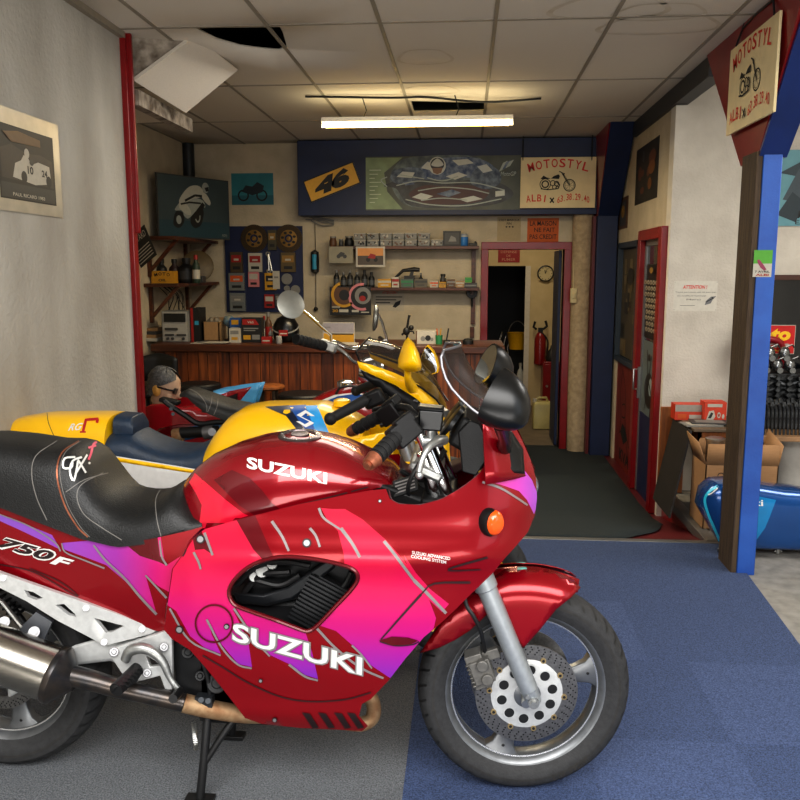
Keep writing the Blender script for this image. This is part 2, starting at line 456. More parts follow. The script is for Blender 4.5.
# partition with window and door, seen edge-on
wz0, wz1 = .78, 1.80
m = MB()
m.box(PXW, PXW+.1, RY, BY, 1.86, CZ+.02); m.box(PXW, PXW+.1, RY, 6.0, -.3, 1.86); m.box(PXW, PXW+.1, 6.74, 6.95, -.3, 1.86)
m.box(PXW, PXW+.1, 7.83, BY, -.3, 1.86); m.box(PXW, PXW+.1, 6.95, 7.83, wz1, 1.86)
struct(m.build('wall_partition', cream))
m = MB(); m.box(PXW+.02, PXW+.1, 6.95, 7.83, -.3, wz0-.04)
pn = struct(m.build('wall_panel_red', mat('red_panel', '7d2417', .55, noise=(6, .5), col2='4f130d')))
a = Art((PXW+.018, 7.8, LOW+.02), (0, -1, 0), UPZ, .82, .9, .002)
for pts in ([(.3, .95), (.22, .7), (.3, .5), (.25, .3)], [(.3, .95), (.5, .75), (.55, .45), (.7, .3), (.9, .2)], [(.25, .3), (.45, .38), (.6, .3), (.8, .1)], [(.35, .6), (.5, .62), (.52, .5), (.36, .48)]): a.line([tuple(q) for q in smooth_pts(pts, 5)], .012, 1)
a.shape([(.3, .32), (.4, .42), (.55, .4), (.7, .3), (.5, .22)], 1)
a.text('KVAS', .3, .04, .95, .16, 1, .02)
struct(a.build('wall_panel_drawing', [mat('red_panel'), blackt]))
# right facing wall with a display window
wx0, wx1, wzz0, wzz1 = at(736, 400, RY).x, 3.3, .55, at(738, 280, RY).z
m = MB()
m.box(PXW-.006, wx0, RY-.012, RY+.12, -.3, CZ+.02); m.box(wx0, wx1, RY, RY+.12, wzz1, CZ+.02); m.box(wx1, RXW, RY, RY+.12, -.3, CZ+.02); m.box(wx0, wx1, RY, RY+.12, -.3, wzz0)
struct(m.build('wall_side', plasterw))
m = MB(); m.box(RXW, RXW+.12, Y0, RY+.1, -.3, CZ+.02); struct(m.build('wall_right', plasterw))
wf = MB(); e = .035
wf.box(wx0-e, wx0, RY-.02, RY+.1, wzz0, wzz1+e); wf.box(wx1, wx1+e, RY-.02, RY+.1, wzz0, wzz1+e); wf.box(wx0-e, wx1+e, RY-.025, RY+.1, wzz1, wzz1+e); wf.box(wx0-e, wx1+e, RY-.03, RY+.1, wzz0-e, wzz0)
w2 = struct(wf.build('window_2', brown, bevel=.003))
m = MB(); m.box(wx0, wx1, RY+.05, RY+.06, wzz0, wzz1); struct(m.build('window_pane', glassd, w2))
m = MB(); m.box(wx0-.2, wx1+.2, RY+.125, RY+.6, wzz0-.2, wzz1+.2); struct(m.build('wall_display', dgrey))
m = MB(); m.box(PXW-.01, 1.52, RY-.03, RY, -.0, .60); struct(m.build('trim_3', woodo, bevel=.003))
# back room beyond the doorway
m = MB()
Y2 = 10.9; o0, o1, oz = at(485, 300, Y2).x, at(526, 300, Y2).x, at(500, 266, Y2).z
m.box(-.7, o0, Y2, Y2+.1, LOW-.1, 2.6); m.box(o1, 1.8, Y2, Y2+.1, LOW-.1, 2.6); m.box(o0, o1, Y2, Y2+.1, oz, 2.6)
m.box(-.7, -.6, BY+.12, Y2, LOW-.1, 2.6); m.box(1.7, 1.8, BY+.12, Y2, LOW-.1, 2.6)
struct(m.build('wall_store', cream2))
m = MB(); m.box(-.7, 1.8, BY+.12, Y2+1.6, 2.6, 2.7); struct(m.build('ceiling_store', cream2))
m = MB(); m.box(o1-.015, o1+.05, Y2-.02, Y2, LOW, oz); struct(m.build('trim_4', mat('white_trim', 'cfc8ba', .6)))
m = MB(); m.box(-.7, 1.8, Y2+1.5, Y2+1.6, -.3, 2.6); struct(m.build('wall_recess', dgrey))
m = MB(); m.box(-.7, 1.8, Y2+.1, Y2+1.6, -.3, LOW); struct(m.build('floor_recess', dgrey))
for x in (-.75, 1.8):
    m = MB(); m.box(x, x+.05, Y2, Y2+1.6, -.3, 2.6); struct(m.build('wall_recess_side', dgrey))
# door frames
fr = MB(); e = .07
fr.box(dx0-e, dx0+.0, BY-.04, BY+.13, LOW, dzt+e); fr.box(dx1, dx1+e, BY-.04, BY+.13, LOW, dzt+e); fr.box(dx0-e, dx1+e, BY-.045, BY+.13, dzt, dzt+e)
struct(fr.build('door_1', redp, bevel=.004))
m = MB(); m.obox((dx1-.02, BY+.36, .78), (.03, .46, 1.94)); 
lf = struct(m.build('door_leaf', blued, bevel=.003))
# aluminium door in the partition, red frame
fr = MB()
for (y0, y1, z0, z1) in ((5.99, 6.09, LOW, 1.86), (6.70, 6.80, LOW, 1.86), (6.09, 6.70, 1.78, 1.86)): fr.box(PXW-.05, PXW+.09, y0, y1, z0, z1)
d2 = struct(fr.build('door_2', redp, bevel=.004))
m = MB(); m.box(PXW-.01, PXW+.03, 6.66, 6.70, LOW, 1.78); m.box(PXW-.01, PXW+.03, 6.09, 6.12, LOW, 1.78); m.box(PXW-.01, PXW+.03, 6.09, 6.70, 1.74, 1.78); struct(m.build('door_stile', alu, d2))
m = MB(); m.box(PXW+.005, PXW+.02, 6.12, 6.66, .45, 1.74); struct(m.build('door_glass', glassd, d2))
m = MB(); m.box(PXW-.005, PXW+.025, 6.12, 6.66, LOW, .45); struct(m.build('door_panel', blued, d2))
m = MB(); m.box(PXW-.03, PXW-.01, 6.665, 6.69, .55, .8); m.tube([(PXW-.02, 6.68, .78), (PXW-.06, 6.68, .78), (PXW-.06, 6.68, .62), (PXW-.02, 6.68, .62)], .008); struct(m.build('door_handle', steel, d2))
fr = MB()
for (y0, y1, z0, z1) in ((6.95, 6.99, wz0, wz1), (7.79, 7.83, wz0, wz1), (6.95, 7.83, wz1-.05, wz1), (6.95, 7.83, wz0-.04, wz0)): fr.box(PXW-.02, PXW+.08, y0, y1, z0, z1)
w1 = struct(fr.build('window_1', mat('slate_frame', '2c3846', .5), bevel=.003))
m = MB(); m.box(PXW+.03, PXW+.04, 6.99, 7.79, wz0, wz1-.05); struct(m.build('window_pane', glassd, w1))
# ceiling with two openings
hole1 = [(p.x, p.y) for p in (atZ(*q, CZ) for q in ((193, 28), (280, 27), (283, 33), (287, 47), (279, 51), (262, 50), (240, 47), (216, 40)))]
hole2 = [(p.x, p.y) for p in (atZ(*q, CZ) for q in ((411, 101), (486, 103), (487, 111), (414, 112)))]
m = MB()
m.cdt([(LX2-.05, LY-.1), (LX-.1, LY-.1), (LX-.1, Y0), (RXW, Y0), (RXW, BY+.1), (LX2-.05, BY+.1)], [hole1, hole2], lambda a, b: V((a, b, CZ)), .5, False)
struct(m.build('ceiling', tilem, solid=-.015, fixn=False))
m = MB(); m.box(LX2-.2, RXW+.1, Y0, BY+.2, CZ+.25, CZ+.3); m.box(LX2-.25, LX2-.2, Y0, BY+.2, CZ+.0, CZ+.3); m.box(RXW+.13, RXW+.18, Y0, BY+.2, CZ+.0, CZ+.3); m.box(LX2-.2, RXW+.1, BY+.2, BY+.25, CZ+.0, CZ+.3); struct(m.build('ceiling_void', black))  # black box over the openings, its sides added to keep sky light out
m = MB()
st_ = MB()
for px, py, ra, rb, th in ((425, 57, .16, .2, .02), (430, 90, .2, .16, .02), (610, 8, .28, .2, .03), (660, 25, .3, .2, .025), (660, 12, .22, .16, .02)):
    c = atZ(px, py, CZ); a1 = [st_.bm.verts.new((c.x + ra*math.cos(t)*(1+.12*math.sin(3*t)), c.y + rb*math.sin(t)*(1+.12*math.cos(2*t)), CZ-.0015)) for t in [2*PI*k/36 for k in range(36)]]
    a2 = [st_.bm.verts.new((c.x + (ra-th)*math.cos(t)*(1+.12*math.sin(3*t)), c.y + (rb-th)*math.sin(t)*(1+.12*math.cos(2*t)), CZ-.0015)) for t in [2*PI*k/36 for k in range(36)]]
    st_.bridge(a1, a2)
struct(st_.build('ceiling_stain', mat('damp_stain', 'b9ae9b', .9, noise=(9, .8), col2='cdc4b7'), sharp=None, fixn=False))
gx = [-.441 + .571*k for k in range(-4, 8)]
for x in gx: m.box(x-.010, x+.010, Y0 if x > LX-.1 else LY, BY, CZ-.004, CZ+.004)
for y in (1.7, 3.02, 4.34, 5.68, 7.0): m.box((LX if y < LY else LX2), RXW, y-.010, y+.010, CZ-.0045, CZ+.004)
struct(m.build('ceiling_grid', tbar))
m = MB(); m.box(LX, LX+.03, Y0, LY, CZ-.03, CZ); struct(m.build('trim_5', tbar))
m = MB(); m.box(-9, 9, Y0-.05, Y0+.1, CZ-.02, 3.6); m.box(-9, LX-.13, Y0-.05, Y0+.1, -.2, 3.6); m.box(RXW+.1, 9, Y0-.05, Y0+.1, -.2, 3.6); struct(m.build('wall_front', plaster))
m = MB(); m.box(-14, 14, -11, -10.5, -.3, 8.5); struct(m.build('wall_reflection_block', mat('reflection_block', '57524b', .9, noise=(2, .5, 6))))  # unseen facade added across the street to darken reflections in the paint
# red corner post
m = MB()
m.box(LX-.15, LX+.012, LY, LY+.07, 0, CZ); m.box(LX-.01, LX+.028, LY-.005, LY+.05, .0, CZ); m.box(LX+.0, LX+.05, LY+.02, LY+.045, 1.75, CZ)
struct(m.build('trim_6', redp, bevel=.006))
# damaged soffit: ledge, triangle, hanging tile
dirty = mat('dirty_plaster', 'a89e90', .9, noise=(14, .9, 8), col2='4a3c2e', bump=(40, .6))
m = MB(); m.prism([at(131, 36, 4.5), at(196, 36, 4.62), at(134, 81, 4.5)], (0, .1, 0)); struct(m.build('ceiling_fragment', dirty))
A, B, Cc, D = at(134, 81, 4.46), at(195, 36, 4.6), at(238, 70, 5.1), at(186, 113, 5.0)
m = MB(); n = (B-A).cross(D-A).normalized(); m.prism([A, B, Cc, D], n*.018)
one(m, 'ceiling_tile', tilem, 'loose pale ceiling tile hanging askew beside the red corner post', 'ceiling tile')
p, q = atX(134, 83, LX+.02), atX(190, 117, LX+.02)
m = MB(); m.prism([(LX, LY+.07, 2.50), (LX, 5.35, 2.50), (LX, 5.35, 2.42), (LX, LY+.07, 2.42)], (.06, 0, 0)); struct(m.build('ceiling_ledge', dirty))
m = MB(); m.prism([(LX2, LY+.01, 2.49), (LX+.0, LY+.07, 2.49), (LX, 5.35, 2.49), (LX2, 5.5, 2.49)], (0, 0, .01)); struct(m.build('ceiling_soffit', tilem))
# steel portal: near post and haunch, ceiling beam, far column and haunch
m = MB(); m.box(1.418, 1.508, 4.24, 4.34, -.01, 2.12); struct(m.build('pillar_blue', bluep, bevel=.004))
m = MB(); m.box(1.388, 1.4175, 4.245, 4.46, -.01, 2.12); struct(m.build('pillar_wood', woodd, bevel=.003))
m = MB(); tz = CZ-.001
m.prism([(1.40, 4.27, 2.10), (1.40, 4.52, 2.08), (1.36, 5.12, tz), (1.37, 3.68, tz)], (.02, 0, 0)); h = struct(m.build('beam_haunch', redp))
m = MB(); m.prism([(1.40, 4.25, 2.09), (1.53, 4.25, 2.09), (1.555, 3.66, tz), (1.39, 3.66, tz)], (0, .025, .0)); struct(m.build('beam_flange', mat('blue_dark_gloss', '0d2d6e', .35, noise=(6, .3)), h))
m = MB(); m.box(1.37, 1.47, 5.1, 7.3, CZ-.12, CZ-.002); struct(m.build('beam', mat('beam_grey', '2b2d31', .5), bevel=.004))
m = MB(); m.box(1.168, 1.195, 7.95, 8.1, LOW, 2.05); struct(m.build('trim_7', redd))
m = MB(); m.box(1.20, 1.385, 7.9, 8.15, LOW, 2.12); struct(m.build('column', blued, bevel=.005))
m = MB(); m.prism([(1.20, 7.90, 2.05), (1.20, 8.19, 2.05), (1.17, 8.19, tz), (1.17, 7.27, tz)], (.02, 0, 0)); h = struct(m.build('beam_haunch', redp))
m = MB(); m.prism([(1.20, 7.88, 2.05), (1.385, 7.88, 2.05), (1.385, 7.25, tz), (1.18, 7.25, tz)], (0, .025, 0)); struct(m.build('beam_flange', blued, h))
m = MB()
m.tube([(1.105, 8.12, LOW), (1.10, 8.12, .5), (1.10, 8.12, 1.2), (1.10, 8.12, 2.1)], [.095, .10, .095, .10], n=14); struct(m.build('column_concrete', mat('rough_render', 'b3a083', .9, noise=(26, .5, 8), col2='7d6d54', bump=(40, .7))))
m = MB(); m.cyl((-2.70, 8.13, 2.3), (-2.70, 8.13, CZ), .06, n=14); struct(m.build('trim_flue', darksteel))
# blue header beam
hx0, hx1 = at(298, 180, 8.0).x, 1.20
m = MB(); m.box(hx0, hx1, 7.98, BY-.005, at(450, 215, 8.0).z, CZ-.01); struct(m.build('beam_header', blued, bevel=.004))
HY = 7.977
# ================================================================== light
w = bpy.data.worlds.new('sky'); SC.world = w; w.use_nodes = True; nt = w.node_tree
bg = nt.nodes['Background']; bg.inputs['Color'].default_value = (.86, .93, 1, 1); bg.inputs['Strength'].default_value = 1.7
def area(name, loc, rot, size, power, col=(1, 1, 1), sy=None):
    l = bpy.data.lights.new(name, 'AREA'); l.energy = power; l.color = col; l.size = size
    if sy: l.shape = 'RECTANGLE'; l.size_y = sy
    o = bpy.data.objects.new(name, l); COL.objects.link(o); o.location = loc; o.rotation_euler = rot; return o
area('daylight', (.6, -.9, 3.3), (math.radians(52), 0, 0), 5.5, 330, (1, .97, .93), 2.0)
area('tube_glow', (-.36, 6.1, 2.46), (0, 0, 0), 1.3, 42, (1, .84, .56), .08)
area('tube_glow_up', (-.36, 6.1, 2.56), (PI, 0, 0), 1.4, 9, (1, .84, .5), .12)
area('room_fill', (-.5, 4.9, 2.72), (0, 0, 0), 1.6, 22, (1, .95, .86), 1.0)  # unseen fill light that brightens the inner room
area('store_fill', (.7, 9.6, 2.5), (0, 0, 0), .6, 16, (1, .88, .65))  # unseen fill light added for the store room
area('side_fill', (2.6, 3.8, 2.7), (0, 0, 0), 1.2, 48, (1, .97, .92))  # unseen fill light under the ceiling of the side bay
area('ceiling_fill', (.4, -1.0, .15), (math.radians(143), 0, 0), 5.0, 190, (1, .97, .93), 2.0)  # added fill light outside, aimed up and inward to brighten the ceiling
SC.view_settings.view_transform = 'Standard'
SC.view_settings.look = 'None'; SC.view_settings.gamma = .88; SC.view_settings.exposure = .14
# ================================================================== fluorescent batten
fz = at(418, 123, 6.1).z; f0, f1 = at(322, 123, 6.1).x, at(513, 123, 6.1).x
t = empty('tube_light', ((f0+f1)/2, 6.1, fz), 'lit fluorescent batten hung below the ceiling in front of the blue header', 'ceiling light')
m = MB(); m.prism([(f0, 6.1+a, fz+b) for a, b in ((-.035, .012), (.035, .012), (.02, .045), (-.02, .045))], (f1-f0, 0, 0)); m.build('housing', white, t)
m = MB(); m.cyl((f0+.03, 6.1, fz-.008), (f1-.03, 6.1, fz-.008), .017); m.build('tube', mat('tube_glow', 'ffd676', .5, emit=6), t)
for x in (f0, f1-.03):
    m = MB(); m.box(x, x+.03, 6.075, 6.125, fz-.03, fz+.014); m.build('lamp_holder', white, t, bevel=.004)
for x in (f0+.3, f1-.4):
    m = MB(); m.tube([(x, 6.1, fz+.045), (x+.02, 6.1, fz+.09), (x-.01, 6.1, CZ)], .004, n=6); m.build('hanging_wire', black, t)
m = MB(); m.tube([(f0-.1, 6.0, CZ-.012), (f0+.5, 6.05, CZ-.02), (f0+.75, 6.1, CZ-.01), (f1-.2, 6.2, CZ-.03), (f1+.2, 6.2, CZ-.012)], .008, n=6, sm=5)
one(m, 'cable', black, 'black electric cable running along the ceiling above the lit tube', 'cable')
# ================================================================== the red motorcycle
rubber = mat('tyre_rubber', '2c2c2d', .7, noise=(60, .5), col2='171717', bump=(150, .15))
rubdust = mat('tyre_dusty', '3a3733', .85, noise=(30, .7), col2='1a1918')
rimgrey = mat('rim_grey', '7c7e80', .36, .7, noise=(30, .3))
rimlip = mat('rim_lip', 'c8c9c9', .25, .8)
castalu = mat('cast_aluminium', 'a9aaa8', .38, .85, noise=(60, .35))
plate = mat('painted_alloy', 'c3c4c3', .38, .35, noise=(60, .2))
forkgrey = mat('fork_grey', '9fa4a8', .35, .55, noise=(50, .2))
discm = mat('brake_disc', '8a8885', .35, .9, noise=(120, .4))
engine = mat('engine_black', '17181a', .5, .3, noise=(40, .4))
hose = mat('black_hose', '121213', .45)
plastic = mat('black_plastic', '0c0c0d', .5, noise=(90, .3), bump=(300, .1), spec=.3)
plasticg = mat('black_gloss', '08090a', .3, spec=.45)
vinyl = mat('black_vinyl', '111213', .45, noise=(60, .3), bump=(220, .25))
stitch = mat('stitch_grey', '6d6a66', .6)
copper = mat('copper', 'a8694f', .35, .7, noise=(90, .5))
silverp = mat('silver_print', 'd6d6d2', .35, .2)
whitep = mat('white_print', 'e8e6e2', .45)
greyp = mat('grey_print', '84807f', .4, .3)
pinkp = mat('pink_print', 'd0526a', .5)
amber = mat('amber_lens', 'e0560f', .2, coat=.6)
lens = mat('headlamp_glass', '9aa4a8', .05, .3, coat=1)
smoke = mat('smoked_screen', '332c29', .32, trans=0, alpha=.58, spec=.1)
smoke_edge = mat('screen_edge', '77767a', .3, .5)
mirrorg = mat('mirror_glass', 'c8ccd0', .03, 1)
rust = mat('rusty_steel', '7d5a3c', .6, .6, noise=(25, .9), col2='a89070')
pipeb = mat('pipe_dark', '3c3d40', .3, .85, noise=(20, .6), col2='6a5d52')
brushed = mat('brushed_steel', 'a9a49b', .25, 1, noise=(40, .3), stretch=(.4, 8, 8))
reds = mat('candy_red', '8e0012', .24, .45, coat=.35, noise=(3, .12))
redk = mat('candy_dark', '62000d', .26, .35, coat=.7, noise=(3, .2))
edgeb = mat('seam_black', '1a0508', .5)
pinkg = ramp_mat('pink_purple', 'z', [(.30, '5230a8'), (.42, '6c2aac'), (.50, '9a1c98'), (.58, 'b80c78'), (.68, 'c60656'), (.78, 'c4063c'), (.90, 'bc0a34')], .32, .4, .25)
pinkt = ramp_mat('purple_tail', 'x', [(-1.45, '7a56b8'), (-1.15, '8c44ae'), (-.98, '9c309e'), (-.86, 'c01470'), (-.78, 'cc1250')], .32, .4, .25)
YB = 2.36
def hw_fair(x, z):
    xt = interp(z, [.55, .70, .80, .92, 1.0, 1.10], [.20, .205, .215, .225, .215, .17])
    f = 1.0
    if x > -.22: f = math.sqrt(max(0, 1 - ((x + .22) / (xt + .22)) ** 2))
    w = interp(z, [.06, .14, .20, .26, .32, .45, .62, .78, .9, 1.02, 1.15], [.075, .115, .155, .192, .212, .232, .245, .25, .235, .205, .17])
    r = interp(x, [-1.0, -.9, -.75, -.5], [.80, .82, .93, 1])
    w += .013*math.exp(-((z-.80)/.045)**2)*interp(x, [-.75, -.5, .05, .2], [0, 1, 1, 0]) + .008*math.exp(-((z-.30)/.04)**2)*interp(x, [-.8, -.6, -.3], [0, 1, 1])
    return w * f * r
def hw_tail(x, z):
    w = interp(x, [-1.9, -1.6, -1.3, -1.0, -.86], [.03, .085, .128, .165, .195])
    return w * interp(z, [.5, .62, .75, .9, 1.05], [.78, .92, 1, 1, .95])
def surf_pt(px, py, hw, y0=YB, vmax=.36):
    d = ray(px, py)
    def g(v): p = CP + d * ((y0 - v) / d.y); return hw(p.x, p.z) - v
    n = 48; pv = vmax; bestv, bestg = 0, -9
    for i in range(n + 1):
        v = vmax * (1 - i / n); q = g(v)
        if q > bestg: bestg, bestv = q, v
        if q >= 0:
            a, b = v, pv
            for _ in range(14):
                c = (a + b) / 2
                if g(c) >= 0: a = c
                else: b = c
            bestv = a; break
        pv = v
    return CP + d * ((y0 - bestv) / d.y)
def mirror_mb(mb, y0=YB):
    g = bmesh.ops.duplicate(mb.bm, geom=mb.bm.verts[:] + mb.bm.edges[:] + mb.bm.faces[:])['geom']
    fs = [e for e in g if isinstance(e, bmesh.types.BMFace)]
    for e in g:
        if isinstance(e, bmesh.types.BMVert): e.co.y = 2 * y0 - e.co.y
    bmesh.ops.reverse_faces(mb.bm, faces=fs)
def near(px, py, v): return at(px, py, YB - v)
bike = empty('motorcycle', (-.6, YB, 0), 'red, pink and purple sports motorcycle with black seat on its stand, whole front wheel showing', 'motorcycle', None)
# ---- fairing
fair_out = [(205,529),(240,519),(300,504),(345,495),(372,490),(386,489),(390,499),(399,504),(420,505),(442,499),(463,487),(479,474),(489,459),(490,442),(481,419),(498,417),(512,421),(522,440),(530,458),(536,478),(537,498),(535,515),(528,532),(517,545),(505,558),(493,573),(470,595),(457,608),(440,624),(424,637),(405,659),(389,680),(371,699),(362,704),(359,716),(368,726),(362,731),(345,730),(300,728),(262,724),(245,718),(236,706),(222,688),(205,667),(190,650),(172,639),(164,630),(166,614),(173,569),(184,553),(190,540)]
fair_hole = smooth_pts([(229,591),(237,577),(254,564),(279,557),(307,558),(335,563),(353,569),(358,578),(352,589),(336,606),(318,625),(308,631),(297,628),(276,620),(250,611),(234,604)], 4, True)
P1 = [(204,522),(232,512),(253,548),(276,562),(254,564),(237,577),(229,591),(230,601),(239,607),(276,621),(302,622),(312,652),(318,679),(305,675),(289,664),(270,655),(256,640),(236,608),(233,610),(248,640),(252,667),(238,664),(222,645),(207,619),(212,635),(221,654),(205,648),(190,636),(176,611),(160,600),(160,571),(184,554)]
P2 = [(321,508),(332,509),(345,509),(362,519),(386,540),(410,568),(428,597),(436,618),(430,645),(410,670),(390,678),(366,662),(352,645),(336,631),(318,625),(330,600),(345,577),(344,555),(338,531),(328,521)]
P3 = [(404,555),(416,573),(430,589),(449,604),(442,612),(426,597),(411,577)]
P4 = [(494,470),(503,462),(514,464),(521,466),(532,480),(540,500),(534,514),(527,500),(519,491),(505,486),(488,481)]
P5 = [(195,550),(204,549),(213,555),(203,535),(199,523),(190,526)]
P6 = [(232,512),(252,508),(268,545),(276,562),(262,559),(253,549)]
fm = MB(); fm.cdt_regions(fair_out, [fair_hole], [(P1, 1), (P2, 1), (P3, 1), (P4, 4), (P5, 3), (P6, 3)], lambda a, b: surf_pt(a, b, hw_fair), 7)
fb = fm.bvh(); fc = caster(fb, .0012); fc2 = caster(fb, .0024); fc3 = caster(fb, .0034)
# grey slashes that edge the bright shapes
for q, w in (([(170,608),(190,640),(221,655)], 2.2), ([(207,619),(222,647),(238,664),(252,668)], 2.2), ([(234,608),(256,640),(270,656)], 2.2), ([(289,664),(305,676),(318,680)], 2.4), ([(317,628),(336,648),(362,668),(389,680)], 2.6), ([(352,645),(362,655),(372,668)], 2.0),
             ([(319,508),(324,518),(340,529)], 2.6), ([(341,528),(352,543),(360,557)], 3.6), ([(384,541),(396,556),(414,580)], 3.4), ([(414,580),(428,594),(446,613)], 3.6), ([(272,521),(282,536),(289,551)], 3.0), ([(310,528),(316,536),(320,547)], 2.8), ([(200,519),(206,536),(213,555)], 3.0), ([(194,552),(199,562),(201,569)], 2.6), ([(482,482),(500,488),(515,497),(527,505)], 2.4)):
    stroke(fm, fc2, q, (w, w * .8), 2)
# seams, outline circle, vents, screws
stroke(fm, fc2, [(191,532),(185,553),(174,569),(166,608),(165,630)], 1.2, 5)
stroke(fm, fc2, [(203,655),(225,668),(248,682),(280,696),(310,701),(345,699),(371,692)], 1.3, 5)
circ = [(214.5+18.5*math.cos(a*PI/12), 623+18.5*math.sin(a*PI/12)) for a in range(25)]
stroke(fm, fc3, circ, 1.8, 3, 2)
stroke(fm, fc3, [(421,594),(403,614),(381,639)], (2.4, 1.4), 5, 3)
decal(fm, fc3, [(379,640),(392,636),(408,637),(418,640),(410,644),(392,645)], 4, 3)
stroke(fm, fc3, [(380,641),(395,645),(412,644),(419,641)], 1.2, 5)
stroke(fm, fc3, [(470,582),(434,583),(421,594)], (2.2, 1.2), 5, 3)
stroke(fm, fc3, [(487,557),(452,567),(451,570),(480,569)], (2, 1.2), 5, 3)
for x in (302, 318, 334, 347):
    decal(fm, fc2, [(x,712),(x+8,713),(x+17,727),(x+11,728)], 4, 5)
for (x, y, r) in ((201,539,4.6), (307,543,4.6), (180,629,4.2), (227,626,3), (261,680,2.2), (275,719,2.6), (380,501,1.8)):
    decal(fm, fc3, [(x+r*math.cos(i*PI/6), y+r*math.sin(i*PI/6)) for i in range(12)], 9, 5)
    q = caster(fb, .005); decal(fm, q, [(x+r*.68*math.cos(i*PI/6), y+r*.68*math.sin(i*PI/6)) for i in range(12)], 9, 6)
# lettering
text_px(fm, fc3, 'SUZUKI', (232.5,640), (362,675), 18, .022, (.03, -1), 7)
text_px(fm, caster(fb, .0028), 'SUZUKI', (231.5,641.5), (363.5,676.5), 21, .06, (.03, -1), 2)
text_px(fm, fc2, 'SUZUKI ADVANCED', (412,554), (450,560), 3.2, .01, None, 7)
text_px(fm, fc2, 'COOLING SYSTEM', (411,557.5), (446,563.5), 3.0, .01, None, 7)
mirror_mb(fm)
fair = fm.build('fairing', [reds, pinkg, greyp, redk, ramp_mat('nose_pink', 'x', [(.0, 'e8204a'), (.1, 'd02a90'), (.22, 'a050c8')]), edgeb, mat('screw_steel', 'a2a2a4', .45, .6), silverp], bike, sharp=50, weld=True, fixn=False)
fair['label'] = 'red side fairing with pink and purple shapes and white lettering'
# rolled rim of the side opening and inner lip of the cockpit
for sgn in (1, -1):
    m = MB()
    def sp(q): p = surf_pt(q[0], q[1], hw_fair); return p if sgn > 0 else V((p.x, 2*YB-p.y, p.z))
    hp = [sp(q) for q in fair_hole]; m.tube(hp + [hp[0], hp[1]], .006, n=8, cap=False); m.build('opening_rim', redk, bike)
lip = smooth_pts([(388,489),(391,499),(400,504),(420,505),(442,499),(463,487),(479,474),(489,459),(490,442),(481,420)], 4)
for sg in (1, -1):
    m = MB(); ra, rb = [], []
    for q in lip:
        p = surf_pt(q[0], q[1], hw_fair); r = V((p.x, p.y+.055, p.z-.03))
        if sg < 0: p, r = V((p.x, 2*YB-p.y, p.z)), V((r.x, 2*YB-r.y, r.z))
        ra.append(p); rb.append(r)
    m.loft([ra, rb], closed=False, cap=False)
    m.build('inner_lip', mat('dark_maroon', '3d0a12', .4), bike, solid=.003)
# ---- tail panel
tail_out = [(-135,478),(-60,494),(0,508),(44,523),(84,538),(119,544),(156,538),(191,530),(204,526),(189,541),(184,553),(173,569),(166,608),(164,632),(156,631),(100,610),(50,591),(0,571),(-60,545),(-150,510)]
T1 = [(62,543),(95,540),(119,538),(145,533),(160,532),(164,558),(167,565),(181,556),(172,569),(169,592),(158,586),(146,577),(156,612),(140,598),(125,581),(106,565),(85,557),(63,549)]
T2 = [(-130,500),(0,515),(30,526),(52,535),(61,550),(47,543),(20,530),(0,521),(-130,508)]
T3 = [(120,540),(146,536),(157,532),(160,556),(167,566),(159,562),(140,556)]
tm = MB(); tm.cdt_regions(tail_out, [], [(T1, 1), (T2, 1), (T3, 3)], lambda a, b: surf_pt(a, b, hw_tail), 8)
tb = tm.bvh(); tc1, tc2 = caster(tb, .0012), caster(tb, .0024)
for q, w in (([(94,545),(106,560),(125,578),(140,596),(157,614)], 2.6), ([(146,575),(158,588),(169,600)], 2.4), ([(160,540),(162,556),(167,565)], 2.2), ([(0,514),(30,526),(55,542),(61,551)], 1.6), ([(62,543),(66,552),(85,560),(105,568)], 1.8)): stroke(tm, tc2, q, (w*.7, w), 2)
stroke(tm, tc2, [(0,564),(35,572),(70,592),(78,595),(60,581),(30,568)], 1.0, 4)
stroke(tm, tc2, [(200,527),(186,548)], 1.2, 4)
text_px(tm, tc2, '750', (-3,546), (52,562), 10.5, .03, (.35, -1), 4, .3)
text_px(tm, caster(tb, .0018), '750', (-5,547.5), (53.5,564), 13.5, .07, (.35, -1), 5, .3)
text_px(tm, tc2, 'F', (50,563), (72,569), 9.5, .04, (.35, -1), 5, .3)
mirror_mb(tm)
tl = tm.build('tail_panel', [reds, pinkt, greyp, redk, edgeb, silverp], bike, sharp=50, weld=True, fixn=False)
# tail top behind the seat and rear light
m = MB()
rt = []
for x in (-1.30, -1.45, -1.6, -1.72):
    z1 = interp(x, [-1.72, -1.3], [.97, .93]); h = hw_tail(x, .9)
    rt.append([V((x, YB-h*math.cos(a), z1-.04+.06*math.sin(a))) for a in [PI*k/12 for k in range(13)]])
m.loft(rt, closed=False, cap=False); m.build('tail_top', reds, bike, solid=.004)
m = MB(); m.obox((-1.74, YB, .93), (.05, .15, .08)); m.build('tail_light', mat('red_lens', '7a0508', .15, coat=.6), bike, bevel=.01)
